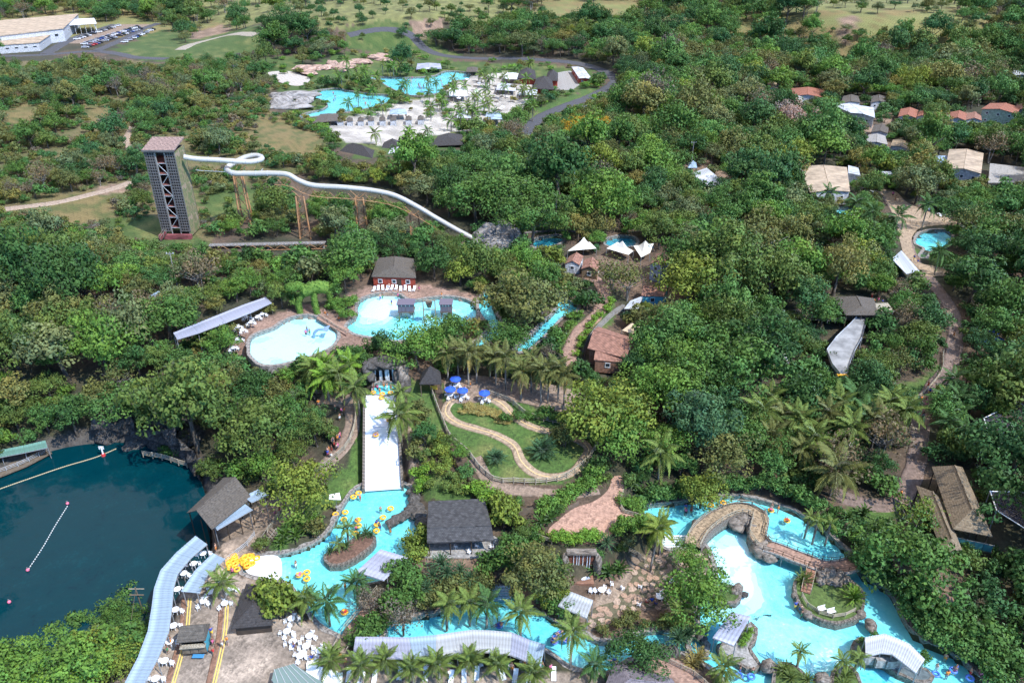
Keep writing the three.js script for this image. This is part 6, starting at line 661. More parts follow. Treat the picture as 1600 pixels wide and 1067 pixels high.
building({ name: 'tiled_cottage', eaves: [[908, 420], [934, 424], [938, 410], [914, 405]], g: 6, he: 2.2, hr: 1, roof: mt.oldtile, wall: M('ochre_wall', [0.4, 0.26, 0.14], 0.8, { map: T.grain }), windows: [1, 1, 0, 0], label: 'small tiled cottage with ochre walls by the brick path' });
building({ name: 'tiled_cottage', eaves: [[1016, 412], [1034, 417], [1046, 402], [1026, 397]], g: 6, he: 4, hr: 1, along: 1, roof: mt.oldtile, wall: M('pale_blue_wall', [0.55, 0.62, 0.68], 0.8, { map: T.grain }), windows: [1, 1, 0, 0], storeys: 2, label: 'tall pale blue cottage with clay tile roof' }); keep([[1014, 398], [1048, 398], [1048, 432], [1016, 432]]);
building({ name: 'tiled_cottage', eaves: [[1002, 462], [1038, 463], [1046, 450], [1008, 446]], g: 6, he: 2.2, hr: 1.1, roof: mt.oldtile, wall: M('turquoise_wall', [0.1, 0.4, 0.5], 0.7), windows: [1, 1, 0, 0], label: 'tiled cottage with turquoise gable above the wall' });
building({ name: 'brown_roofed_house', eaves: [[918, 544], [980, 560], [989, 528], [935, 510]], g: 6, he: 3, hr: 1.6, along: 0, roof: mt.oldtile, wall: mt.brickwall, windows: [2, 2, 0, 0], label: 'brick house with wide faded tile roof beside the brick path' });
building({ name: 'brown_roofed_house', eaves: [[928, 562], [972, 566], [974, 550], [932, 545]], g: 6, he: 2.2, hr: 0.8, roof: mt.oldtile, wall: mt.brickwall, windows: [1, 0, 0, 0], label: 'low tiled porch in front of the wide brick house' });
{ const e = [[972, 516], [990, 522], [1002, 512], [986, 505]].map(([x, y]) => at(x, y, 8.6)), t = thing('peaked_tent', 'small beige tent beside the wide brick house', 'tent', V(cent(e).x, 6, cent(e).z)), L = local(t, e), c = cent(L).add(V(0, 1.3, 0)); L.forEach((p, i) => { part('canvas', plate([p, L[(i + 1) % 4], c], 0.03), M('beige_canvas', [0.6, 0.46, 0.3], 0.8), t); bar('pole', V(p.x, -0.3, p.z), p, 0.06, mt.post, t); }); keep([[972, 516], [990, 522], [1002, 512], [986, 505]]); }
{ const q = smoothPoly([[974, 476], [960, 484], [945, 497], [930, 512], [918, 530], [910, 550]].map(([x, y]) => { const p = at(x, y, 7); return [p.x, p.z]; }), 1, false); single('garden_wall', [cliffGeo(q, () => 5.5, () => 7.2, 0.05, 2), cliffGeo(q.map(([x, z]) => [x + 0.35, z + 0.1]), () => 5.5, () => 7.2, 0.05, 2)], mt.concrete, 'grey curved garden wall beside the brick path', 'wall'); keepLine([[974, 476], [945, 497], [918, 530], [910, 550]], 10); }
canopy({ name: 'lean_to', A: [[985, 470], [1005, 462]], B: [[975, 482], [998, 482]], g: 6, h: 2, mats: [mt.whitesheet], label: 'pale corrugated lean-to beside the turquoise cottage' });
// pond rims, pergola walk
fence([[818, 366], [840, 364], [870, 362], [900, 364]], { label: 'low stone edge rail behind the palm pond', m: mt.palerock, h: 0.6, r: 0.18 });
// royal palms
reseed(35);
for (const [x, y] of [[814, 626], [845, 630], [856, 631], [872, 630], [881, 633], [700, 596], [732, 602], [745, 598], [775, 602], [790, 610], [830, 614], [766, 590], [716, 588]]) { keepLine([[x, y], [x, y - 12]], 4); palm(P(x, y), rr(4.2, 5.6), rr(2.3, 2.8), { name: 'royal_palm', label: 'royal palm with drooping fronds beside the kart terrace', group: 'royal palms by the kart terrace', n: 16, leaf: 'olive', low: -0.8, lean: rr(-0.02, 0.02), dead: 1 }); }
for (const [x, y] of [[804, 364], [826, 362], [848, 364], [868, 366], [884, 366]]) palm(P(x, y), rr(6, 7.5), 2, { name: 'royal_palm', label: 'slender royal palm behind the palm pond', group: 'palms at the pond', n: 12, leaf: 'mid', parts: 0, lean: 0 });
// ================================================================ right side
building({ name: 'cream_hall', eaves: [[1266, 300], [1329, 299], [1324, 261], [1250, 259]], g: 6, he: 4, hr: 0.5, rs: 0.8, roof: mt.creamroof, wall: mt.whitewall, inset: 0.04, windows: [3, 2, 0, 0], label: 'hall with broad cream sheet roof among the trees' });
building({ name: 'cream_hall', eaves: [[1478, 263], [1534, 271], [1538, 239], [1484, 233]], g: 6, he: 4, hr: 0.8, rs: 0.6, roof: mt.creamroof, wall: mt.whitewall, inset: 0.04, windows: [3, 2, 0, 0], label: 'hall with two-part cream roof near the town' });
building({ name: 'flat_annexe', eaves: [[1458, 252], [1480, 253], [1484, 243], [1462, 243]], g: 6, he: 3, flatRoof: 1, roof: mt.bluesheet, label: 'small flat pale blue annexe beside the two-part roof' });
building({ name: 'flat_annexe', eaves: [[1326, 270], [1345, 274], [1342, 262], [1326, 258]], g: 6, he: 3.4, flatRoof: 1, roof: mt.whitesheet, label: 'white flat annexe behind the broad cream roof' });
building({ name: 'grey_shed', eaves: [[1545, 285], [1600, 285], [1610, 262], [1548, 255]], g: 6, he: 2.6, flatRoof: 1, roof: mt.concrete, label: 'grey concrete walled shed beside the two-part roof' });
building({ name: 'slide_house', eaves: [[1322, 492], [1374, 492], [1366, 466], [1304, 464]], g: 8, he: 2.6, hr: 1.2, hip: 0.2, roof: mt.thatchGrey, open: 1, label: 'grey hip-roofed start house of the wide grey slide' });
canopy({ name: 'slat_roof', A: [[1346, 475], [1388, 473]], B: [[1357, 488], [1398, 486]], g: 8, h: 2.6, mats: [mt.palewood], pitch: 0.6, label: 'slatted timber roof beside the slide start house' });
{ const q = [[1225, 492], [1345, 500], [1395, 494], [1400, 484], [1300, 478], [1228, 484]].map(([x, y]) => at(x, y, 8)), t = thing('slide_deck', 'raised timber deck carrying the slide start house', 'deck', V(cent(q).x, 6, cent(q).z)), L = local(t, q); part('deck', plate(up(L), 0.3), mt.wood, t); for (const p of L) bar('post', V(p.x, -2, p.z), p, 0.15, mt.darkwood, t); fence([[1225, 496], [1262, 501], [1300, 503], [1332, 502]], { h0: 8, label: 'grey rail along the raised slide deck', h: 1 }); }
{ const c = [[1347, 496, 9.4, 2], [1340, 508, 9, 3.2], [1327, 528, 8.2, 5.2], [1314, 548, 7.6, 5.6], [1314, 570, 7.2, 3.4], [1319, 586, 7, 1.4]], t = thing('wide_grey_slide', 'wide pale grey slide dropping from the timber start house', 'water slide', V(at(1320, 540, 5).x, 4, at(1320, 540, 5).z)), fs = [], ws = [[], []]; keep([[1338, 494], [1352, 496], [1334, 552], [1324, 590], [1308, 586], [1293, 545]]); const row = c.map(([x, y, h, w]) => { const p = at(x, y, h).sub(t.position); return [p.clone().add(V(-w / 2, 0, 0)), p.clone().add(V(w / 2, 0, 0))]; }); for (let i = 1; i < row.length; i++) { const [a, b] = row[i - 1], [d, e] = row[i]; fs.push([a, d, e, b]); [[a, d], [b, e]].forEach(([p, q], k) => ws[k].push([p.clone().add(V(0, -0.3, 0)), q.clone().add(V(0, -0.3, 0)), q.clone().add(V(0, 0.45, 0)), p.clone().add(V(0, 0.45, 0))])); } part('chute', faces(fs), M('grey_gelcoat', [0.4, 0.39, 0.37], 0.5, { map: T.soft }), t); for (const w of ws) part('side_lip', faces(w), mt.whitesheet, t); part('yellow_lip', box(1.8, 0.2, 0.5).translate(row[5][0].x + 0.4, row[5][0].y, row[5][0].z), mt.yellowtube, t); row.slice(0, 4).forEach(([a, b]) => { for (const p of [a, b]) bar('post', V(p.x, -2, p.z), p, 0.12, mt.post, t); }); }
{ const pts = [[1196, 508], [1208, 530], [1222, 550], [1232, 566]].map(([x, y]) => at(x, y, 8)), t = thing('narrow_slide', 'narrow cream slide chute hidden among the trees', 'water slide', V(pts[1].x, 5, pts[1].z)); keepLine([[1196, 508], [1232, 566]], 16); part('chute', tubeGeo(local(t, pts), 0.45, 16, 8), mt.tent, t); local(t, pts).forEach((p) => bar('post', V(p.x, -2, p.z), p, 0.1, mt.post, t)); }
canopy({ name: 'path_canopy', A: [[1409, 391], [1438, 424]], B: [[1394, 404], [1417, 428]], g: 6, h: 2.8, mats: [mt.whitesheet], pitch: 0.5, label: 'white sheet canopy over the walkway below the beige plaza' });
reseed(36);
for (const [x, y] of [[1452, 328], [1462, 322], [1488, 330], [1500, 334], [1510, 338], [1470, 338], [1370, 308], [1362, 302]]) { cluster(x, y, 'on the beige plaza', 3, 6.1); }
for (const [x, y] of [[1550, 532], [1536, 547], [1557, 543], [1560, 575]]) { umbrellaAt(x, y, 'blue parasol in the shaded wood beside the walkway', 'blue parasols in the shade'); }
fence([[1402, 345], [1420, 348], [1440, 352], [1452, 352]], { label: 'pinkish rail beside the turquoise pool plaza', h: 0.9 });
fence([[1415, 632], [1436, 622], [1456, 603], [1472, 580], [1474, 552]], { label: 'pale timber fence along the paved walkway', h: 0.9 });
canopy({ A: [[1082, 270], [1105, 262]], B: [[1100, 290], [1142, 293]], g: 6, h: 2.6, mats: [mt.whitesheet], label: 'pale metal roof in the wood behind the tents' });
building({ name: 'blue_tent_hut', eaves: [[1075, 262], [1090, 262], [1088, 254], [1077, 254]], g: 6, he: 2, hr: 1.6, hip: 0.5, roof: mt.bluesheet, open: 1, label: 'small pale blue pointed hut in the wood', category: 'hut' });
for (const [x, y] of [[1130, 304], [1140, 308], [1148, 313], [1138, 315]]) umbrellaAt(x, y, 'pale parasol among the trees by the wood roof', 'pale parasols in the wood').traverse((o) => { if (o.material === mt.blue) o.material = mt.tent; });
// poles
for (const [x, y, h, l] of [[1080, 262, 9, 'in the wood behind the tents'], [277, 450, 9, 'in the wood behind the lake'], [561, 405, 8, 'behind the red walled bar'], [1436, 322, 8, 'on the beige plaza'], [912, 200, 9, 'beside the resort road bend']]) { const p = P(x, y), t = thing('lamp_pole', 'tall grey pole with cross arm ' + l, 'pole', p); part('shaft', cyl(0.14, 0.09, h), mt.concrete, t); part('cross_arm', box(1.8, 0.12, 0.12, 0, h - 0.4, 0), mt.post, t); for (const s of [-1, 0, 1]) part('insulator', cyl(0.06, 0.05, 0.25, s * 0.75, h - 0.34, 0), mt.white, t); }
const resortShrubs = [];
const openish = (x, z) => { for (const q of pools) if (inPoly(q.poly, x, z)) return true; for (const r of ribbons) if (segD(r.pts, x, z, false) < r.w / 2 + 1.5) return true; return false; };
// ================================================================ distant resort
reseed(4001);
building({ name: 'dark_thatched_hall', eaves: [[524, 240], [585, 252], [588, 236], [540, 226]], g: 5, he: 2.4, hr: 3, hip: 0.35, roof: mt.thatchDark, wall: mt.redwall, inset: 0.15, label: 'large dark thatched hall at the left of the sand beach' });
building({ name: 'dark_thatched_hall', eaves: [[594, 232], [632, 234], [628, 222], [600, 222]], g: 5, he: 2.4, hr: 2.4, hip: 0.4, roof: mt.thatchDark, open: 1, label: 'small dark pyramid thatched hall by the beach palm' });
building({ name: 'dark_thatched_hall', eaves: [[672, 228], [724, 226], [722, 210], [684, 212]], g: 5, he: 2.4, hr: 2.2, hip: 0.35, roof: mt.thatchDark, open: 1, label: 'wide dark thatched hall half hidden by beach trees' });
building({ name: 'white_kiosk', eaves: [[604, 240], [626, 242], [632, 232], [612, 231]], g: 5, he: 2.6, hr: 0.5, roof: mt.whitesheet, wall: mt.redwall, label: 'small red kiosk with white roof between dark halls' });
for (const [a, b, c, d, l, m] of [[[702, 150], [730, 150], [728, 137], [702, 138], 'by the wave pool', mt.white], [[608, 178], [636, 178], [634, 171], [610, 171], 'behind the cabanas', mt.bluesheet], [[714, 184], [736, 184], [734, 174], [714, 174], 'at the right end of the sand', mt.whitesheet], [[758, 186], [785, 186], [782, 176], [760, 176], 'among the loungers', mt.bluesheet], [[775, 140], [806, 142], [806, 132], [778, 130], 'beside the dark red-walled halls', mt.whitesheet], [[786, 122], [812, 124], [814, 115], [790, 114], 'behind the sand', mt.white], [[650, 108], [690, 107], [688, 99], [652, 99], 'behind the wave pool', mt.lavsheet], [[488, 192], [530, 188], [528, 178], [500, 178], 'in front of the slab rock lagoon', mt.thatchGrey], [[810, 148], [838, 148], [840, 140], [812, 140], 'below the red-walled halls', mt.whitesheet], [[728, 112], [748, 112], [746, 105], [730, 105], 'at the back of the sand', mt.thatchGrey]]) building({ name: 'beach_shelter', eaves: [a, b, c, d], g: 5, he: 2.4, hr: 0.6, hip: 0.1, roof: m, open: 1, label: 'open resort shelter with pale flat roof ' + l, category: 'shelter' });
[531, 546, 563, 579, 597, 614, 638, 657].forEach((x, i) => { const y = 190 - i * 0.5; building({ name: 'beach_cabana', eaves: [[x - 5, y], [x + 5, y], [x + 5, y - 5], [x - 4, y - 5]], g: 5, he: 2, hr: 1, hip: 0.4, roof: mt.thatchGrey, wall: mt.whitewall, inset: 0.1, label: ['first', 'second', 'third', 'fourth', 'fifth', 'sixth', 'seventh', 'eighth'][i] + ' grey cabana counted from the slab rock lagoon', group: 'row of beach cabanas', category: 'cabana' }); });
for (const [a, l, m] of [[[[808, 122], [838, 124], [836, 110], [812, 110]], 'at the back near the road', mt.redwall], [[[832, 138], [866, 140], [862, 122], [838, 122]], 'with the tallest roof', mt.redwall], [[[852, 126], [872, 126], [872, 114], [856, 112]], 'next to the paved yard', mt.redwall]]) building({ name: 'red_walled_hall', eaves: a, g: 5, he: 3, hr: 3.2, hip: 0.42, roof: mt.thatchDark, wall: m, inset: 0.1, label: 'dark thatched hall with red walls ' + l });
building({ name: 'long_red_shop', eaves: [[905, 122], [926, 124], [912, 106], [893, 104]], g: 5, he: 3, hr: 0.4, along: 1, roof: mt.whitesheet, wall: mt.redwall, inset: 0.06, windows: [2, 4, 0, 3], label: 'long red shop with white roof beside the paved yard' });
terrace('paved_yard', [[868, 114], [890, 110], [905, 118], [912, 128], [895, 140], [868, 142]], 5, mt.concrete, 'paved yard in front of the long red shop', 'yard', 6, 0.06, 0);
for (let i = 0; i < 16; i++) { const u = i / 15, p = ground(mix(478, 600, u) + rr(-6, 6), mix(112, 92, u) + rr(-5, 6)); rock(p, rr(3.5, 6), rr(0.8, 1.5), rr(2, 3.6), mt.pinkrock, 'pink layered rock terrace behind the wave pool', 'pink rock terraces', 'rock_terrace'); }
for (const [x, y, sx, sy, sz] of [[440, 160, 6, 2, 4], [460, 152, 7, 2.2, 4], [474, 160, 5, 1.6, 3.4], [452, 168, 6, 1.5, 3.4]]) rock(ground(x, y), sx, sy, sz, mt.palerock, 'pale grey slab rock beside the resort lagoon', 'slab rocks by the lagoon', 'slab_rock'); keep([[420, 140], [490, 140], [494, 172], [425, 176]]);
struct('white_sand_flat', planUV(flatPoly(smoothPoly(level([[421, 113], [451, 112], [484, 124], [467, 135], [439, 130]], 5.6), 2), 5.9)), mt.sand, 'white sand flat above the slab rock', 'beach'); keep([[421, 111], [484, 122], [467, 135], [439, 130]]); keep([[505, 196], [700, 187], [715, 205], [600, 226], [525, 214]]); keep([[475, 100], [600, 88], [600, 112], [480, 122]]); keep([[700, 140], [800, 118], [800, 180], [720, 195], [700, 170]]);
zone(level([[421, 113], [451, 112], [484, 124], [467, 135], [439, 130]], 5.6), 5.7, 8);
// resort palms and parasols
const resort = []; for (let i = 0; i < 95; i++) { const x = rr(520, 840), y = rr(112, 196); const poolish = [[480, 140, 612, 180], [575, 112, 735, 148]].some(([a, b, c, d]) => x > a && x < c && y > b && y < d && rnd() < 0.8) || (y > 190 && x < 700); if (!poolish) resort.push([x, y]); }
for (const [x, y] of [...resort, [588, 226], [640, 222], [668, 218], [545, 172], [560, 165], [530, 135], [545, 130], [560, 132], [575, 135], [590, 138], [670, 142], [682, 145], [705, 205], [720, 200]]) palm(P(x, y), rr(2.2, 4.6), rr(2.2, 2.9), { label: 'coconut palm around the distant resort pools', group: 'palms around the resort pools', n: 12, parts: 0, leaf: pick(['palm', 'mid', 'bright']) });
for (let i = 0; i < 40; i++) { const x = rr(700, 800), y = rr(125, 190); umbrellaAt(x, y, 'small pale parasol on the distant resort sand', 'pale parasols on the resort sand').traverse((o) => { if (o.material === mt.blue) o.material = i % 3 ? mt.thatchGrey : mt.white; }); }
{ const list = []; for (let i = 0; i < 420; i++) { const x = rr(440, 940), y = rr(82, 215); if (kept(x, y) && !(y < 200 && rnd() < 0.1 && x > 700)) continue; const p = P(x, y); if (openish(p.x, p.z)) continue; list.push([p, rr(1.2, 2.6)]); } resortShrubs.push(...list); }
// ================================================================ building and car park beyond
{ const e = [[101, 26], [150, 42], [132, 22], [120, 19]]; building({ name: 'convention_hall', eaves: [[-60, 62], [98, 44], [122, 21], [-30, 34]], g: 4, he: 8, flatRoof: 1, roof: mt.creamroof, wall: mt.whitewall, inset: 0.02, windows: [6, 2, 0, 0], ww: 2.4, wh: 1.6, label: 'large white convention hall with flat cream roof' }); building({ name: 'white_wing', eaves: [[-60, 74], [60, 66], [84, 50], [-40, 56]], g: 4, he: 5, flatRoof: 1, roof: mt.creamroof, wall: mt.whitewall, inset: 0.02, windows: [8, 2, 0, 0], ww: 2, label: 'low white front wing of the convention hall' }); building({ name: 'entrance_portico', eaves: [[104, 39], [150, 36], [146, 28], [110, 30]], g: 4, he: 6.5, flatRoof: 1, roof: mt.white, open: 1, post: mt.white, label: 'white entrance portico of the convention hall' }); keep([[0, 30], [120, 18], [150, 30], [150, 45], [90, 60], [40, 76], [0, 78]]); keep([[100, 70], [180, 40], [245, 38], [235, 52], [160, 84], [110, 82]]);
  const paint = { white: [0.7, 0.7, 0.7], silver: [0.4, 0.41, 0.43], black: [0.02, 0.02, 0.022], blue: [0.03, 0.06, 0.22], red: [0.4, 0.02, 0.02], grey: [0.12, 0.12, 0.13] }, prof = new THREE.Shape([[-2.1, 0.3], [2.1, 0.3], [2.15, 0.7], [1.2, 0.88], [-2.0, 0.95], [-2.15, 0.6]].map((p) => new THREE.Vector2(...p))), cabS = new THREE.Shape([[-1.85, 0.9], [1.2, 0.86], [0.5, 1.4], [-1.2, 1.45]].map((p) => new THREE.Vector2(...p))), bg = new THREE.ExtrudeGeometry(prof, { depth: 1.6, bevelSize: 0.06, bevelThickness: 0.06, bevelSegments: 1 }).translate(0, 0, -0.8), cg = new THREE.ExtrudeGeometry(cabS, { depth: 1.36, bevelSize: 0.04, bevelThickness: 0.08, bevelSegments: 1 }).translate(0, 0, -0.68), rg = box(1.7, 0.05, 1.4, -0.35, 1.47, 0), wg = new THREE.CylinderGeometry(0.31, 0.31, 0.2, 12).rotateX(PI / 2);
  const pm = Object.fromEntries(Object.entries(paint).map(([k, c]) => [k, M('car_' + k, c, 0.3, { clearcoat: 1 })])), cars = Object.keys(paint); let k = 0;
  const rows = [[[120, 62], [184, 41], 16, 'in the row nearest the convention hall'], [[127, 71], [214, 43], 21, 'in the second row of the car park'], [[133, 75], [218, 46], 20, 'in the third row of the car park'], [[191, 68], [238, 47], 15, 'in the row along the grass verge']];
  for (const [a, b, n, l] of rows) for (let i = 0; i < n; i++) { if (rnd() < 0.1) continue; const p = ground(mix(a[0], b[0], i / (n - 1)), mix(a[1], b[1], i / (n - 1))), c = pick(['white', 'silver', 'black', 'blue', 'red', 'grey', 'silver', 'white', 'black']), t = thing('parked_car', c + ' car parked ' + l, 'car', p.add(V(0, 0.12, 0)), 0.2 + rr(-0.05, 0.05) + (i % 2 ? PI : 0), c + ' cars ' + l); part('body', bg, pm[c], t); part('windows', cg, mt.glass, t); part('roof', rg, pm[c], t); for (const [x, z] of [[-1.35, 0.78], [1.35, 0.78], [-1.35, -0.78], [1.35, -0.78]]) part('wheel', wg, mt.black, t, [x, 0.31, z]); } }
// ================================================================ town at the right
for (const [q, he, hr, rf, wl, l, o] of [
  [[[1238, 150], [1286, 152], [1290, 140], [1236, 138]], 3, 1, mt.redtile, mt.whitewall, 'long house with red tile roof at the edge of the wood', {}],
  [[[1330, 176], [1368, 184], [1366, 168], [1292, 160]], 4, 0.6, mt.whitesheet, mt.whitewall, 'hall with pale blue-white sheet roof in the town', {}],
  [[[1534, 170], [1590, 178], [1596, 168], [1548, 161]], 5.5, 1, mt.redtile, M('mint_wall', [0.42, 0.58, 0.44], 0.8, { map: T.grain }), 'two-storey mint green house with red tile roof', { storeys: 2, windows: [3, 2, 0, 2] }],
  [[[1404, 182], [1432, 184], [1436, 172], [1408, 170]], 3, 1, mt.redtile, mt.whitewall, 'small red tiled house beside the dirt street', {}],
  [[[1482, 186], [1510, 188], [1512, 177], [1486, 175]], 3, 1, mt.redtile, mt.whitewall, 'low red tiled house left of the mint house', {}],
  [[[1510, 187], [1535, 188], [1534, 178], [1512, 177]], 3, 0.9, mt.oldtile, mt.whitewall, 'brownish tiled house next to the mint house', {}],
  [[[1434, 182], [1448, 184], [1448, 176], [1436, 175]], 3, 0.8, mt.redtile, mt.whitewall, 'tiny orange roofed house behind the big trees', {}],
  [[[1362, 206], [1388, 208], [1390, 196], [1366, 195]], 3, 0.7, mt.thatchGrey, mt.whitewall, 'grey roofed house on the dirt street corner', {}],
  [[[1352, 222], [1388, 226], [1384, 212], [1358, 210]], 3, 0.6, mt.concrete, mt.whitewall, 'flat concrete roofed house by the street', {}],
  [[[1392, 228], [1422, 234], [1420, 222], [1396, 218]], 3, 0.7, M('tan_roof', [0.45, 0.33, 0.2], 0.9, { map: T.grain }), mt.whitewall, 'tan roofed house under the dark trees', {}],
  [[[1314, 162], [1345, 160], [1342, 150], [1318, 150]], 3, 0.8, mt.thatchGrey, mt.whitewall, 'long grey roofed house behind the pale hall', {}],
  [[[1362, 160], [1386, 160], [1384, 150], [1362, 150]], 3, 0.7, mt.thatchGrey, mt.whitewall, 'small grey roofed house behind the round tree', {}],
  [[[1240, 160], [1258, 162], [1256, 152], [1238, 150]], 3, 0.6, mt.concrete, mt.whitewall, 'grey shed in front of the long red roof', {}],
  [[[1200, 138], [1216, 138], [1214, 129], [1200, 129]], 3, 0.6, M('tan_roof', [0.45, 0.33, 0.2], 0.9, { map: T.grain }), mt.whitewall, 'small tan roof at the wood edge', {}],
  [[[1580, 118], [1612, 118], [1612, 108], [1586, 108]], 4, 0.6, mt.whitesheet, mt.whitewall, 'pale arched roof at the edge of the town', {}],
  [[[1584, 172], [1612, 174], [1612, 164], [1590, 163]], 3.5, 0.8, mt.oldtile, mt.whitewall, 'tiled house right of the mint house', {}],
]) building({ name: 'town_house', eaves: q, g: 6.2, he, hr, roof: rf, wall: wl, inset: 0.07, windows: o.windows || [2, 1, 0, 1], storeys: o.storeys, label: l, category: 'house' });
keep([[1534, 172], [1596, 172], [1592, 192], [1536, 188]]);
canopy({ A: [[1378, 268], [1410, 266]], B: [[1380, 276], [1408, 274]], g: 6, h: 2.6, mats: [mt.whitesheet], label: 'thin white roof strip behind the plaza trees' });
// ================================================================ people
reseed(7001);
for (const [x, y, l] of [[563, 783, 'floating with a ring near the slide foot'], [589, 824, 'in the middle of the slide pool'], [594, 829, 'beside the rock tongue'], [595, 803, 'swimming at the slide pool centre'], [557, 832, 'near the planter island'], [610, 836, 'behind the planter island'], [463, 889, 'wading at the white beach'], [540, 925, 'in the pool outlet']]) person(at(x, y, -0.7), rr(0, 6), 'stand', l, { shirt: null });
for (const [x, y, l, h] of [[467, 899, 'lying in a yellow ring at the pool bend', 0.1], [538, 957, 'lying in a yellow ring by the footbridge', 0.1], [560, 813, 'lying in a yellow ring in the slide pool', 0.1], [587, 680, 'riding a yellow ring down the slide', 3.7], [608, 657, 'riding a yellow ring at the slide top', 4.7]]) person(at(x, y, h), rr(0, 6), 'float', l);
for (const [x, y] of [[590, 612], [600, 608], [605, 610], [594, 618], [584, 611], [611, 612]]) person(at(x, y, 5.5), rr(0, 6), 'stand', 'waiting at the head of the white slide');
for (let i = 0; i < 20; i++) { const u = i / 19; person(ground(mix(527, 519, u) + rr(-8, 8), mix(680, 716, u)), rr(0, 6), rnd() < 0.5 ? 'stand' : 'walk', 'queueing on the path beside the slide', { c: pick(['pink', 'red', 'orange', 'blue', 'white', 'black']) }); }
for (const [x, y] of [[524, 643], [534, 648], [538, 645], [531, 657], [498, 636]]) person(ground(x, y), rr(0, 6), 'stand', 'standing on the upper queue path');
for (const [x, y] of [[430, 806], [437, 802], [446, 797], [454, 791], [427, 800]]) person(ground(x, y), rr(0, 6), 'walk', 'on the path to the timber steps');
person(ground(490, 838), 0, 'stand', 'standing on the lawn bank of the slide pool', { c: 'red', shirt: 'red' });
for (const [x, y] of [[267, 1008], [348, 1012], [356, 1008], [333, 1008], [333, 1022], [331, 993], [243, 1042], [262, 1020], [364, 900], [338, 862]]) person(at(x, y, 0.05), rr(0, 6), pick(['stand', 'walk']), 'on the sandy promenade');
for (const [x, y] of [[520, 1030], [532, 1034], [502, 1040], [540, 1040], [488, 1036], [460, 1015], [848, 1046], [860, 1050], [800, 1050], [700, 1056], [820, 1045], [640, 1052]]) person(at(x, y, 0.05), rr(0, 6), pick(['stand', 'walk', 'walk']), 'near the loungers below the long roof');
for (const [x, y] of [[1011, 944], [1018, 943], [1025, 946]]) person(at(x, y, 0.1), PI, 'sit', 'sitting at the patio table');
for (const [x, y, l] of [[868, 998, 'rafting on the lazy river'], [876, 990, 'rafting on the lazy river'], [866, 1003, 'rafting on the lazy river'], [780, 978, 'drifting by the river steps'], [885, 1000, 'swimming in the lazy river'], [960, 1035, 'floating at the river bend']]) { person(at(x, y, 0.12), rr(0, 6), 'float', l, { c: 'blue' }); tubeAt(x, y, 'blue swim ring on the lazy river carrying a swimmer', 'blue rings on the lazy river').traverse((o) => { if (o.material === mt.yellowtube) o.material = M('blue_vinyl', [0.06, 0.16, 0.5], 0.4); }); }
for (const [x, y] of [[1080, 803], [1071, 799], [1111, 792], [1130, 787], [1071, 806], [1080, 786], [1205, 798], [1215, 802]]) person(at(x, y, -0.75), rr(0, 6), 'stand', 'swimming in the far channel of the lagoon', { shirt: null });
for (const [x, y] of [[1111, 790], [1130, 786]]) tubeAt(x, y, 'yellow swim ring in the far channel of the lagoon', 'rings in the lagoon channel');
for (const [x, y] of [[1205, 798], [1230, 814]]) { tubeAt(x, y, 'yellow swim ring near the right bank of the channel', 'rings at the right bank'); person(at(x, y, 0.1), rr(0, 6), 'float', 'lying in a ring near the right bank'); }
for (const [x, y] of [[1242, 953], [1250, 958], [1252, 966], [1392, 1036], [1476, 1034], [1462, 1050], [1478, 1062], [1490, 1055], [1515, 1058], [1492, 1052], [1155, 1054], [1175, 1056], [1530, 1062]]) person(at(x, y, -0.78), rr(0, 6), 'stand', 'bathing in the near lagoon');
for (const [x, y] of [[1463, 1054], [1516, 1060], [1155, 1056], [1174, 1058], [1490, 1048]]) tubeAt(x, y, 'blue swim ring in the near lagoon', 'blue rings in the lagoon').traverse((o) => { if (o.material === mt.yellowtube) o.material = matCache.blue_vinyl; });
for (const [x, y] of [[1435, 656], [1442, 654], [1439, 630], [1446, 628], [1433, 640], [1452, 618], [1428, 632], [1424, 640], [1446, 640], [1490, 528], [1400, 775], [1407, 778], [1395, 780], [1450, 606]]) person(ground(x, y), rr(0, 6), 'walk', 'walking on the paved walkway');
for (const [x, y] of [[1428, 408], [1434, 412], [1442, 448], [1395, 308], [1399, 314], [1430, 444], [1365, 476], [1372, 472], [1362, 468], [1378, 478]]) person(ground(x, y), rr(0, 6), pick(['stand', 'walk']), 'near the beige plaza and slide house', { group: 'people near the plaza' });
for (const [x, y] of [[594, 470], [598, 468], [622, 468], [690, 474], [608, 452], [690, 466], [655, 455], [613, 449], [612, 478], [480, 520], [484, 524], [478, 526], [508, 494], [512, 496], [530, 505]]) person(at(x, y, y < 456 ? 6.1 : 5.3), rr(0, 6), 'stand', 'around the upper children pools', { shirt: null });
for (let i = 0; i < 30; i++) person(at(rr(620, 700), rr(123, 144), 4.3), rr(0, 6), 'stand', 'bathing in the distant wave pool', { shirt: null });
for (let i = 0; i < 12; i++) person(at(rr(520, 590), rr(144, 165), 4.3), rr(0, 6), 'stand', 'bathing in the distant lagoon', { shirt: null });
for (const [x, y] of [[815, 616], [727, 612], [735, 608], [668, 560], [672, 558]]) person(ground(x, y), rr(0, 6), 'stand', 'on the kart terrace');
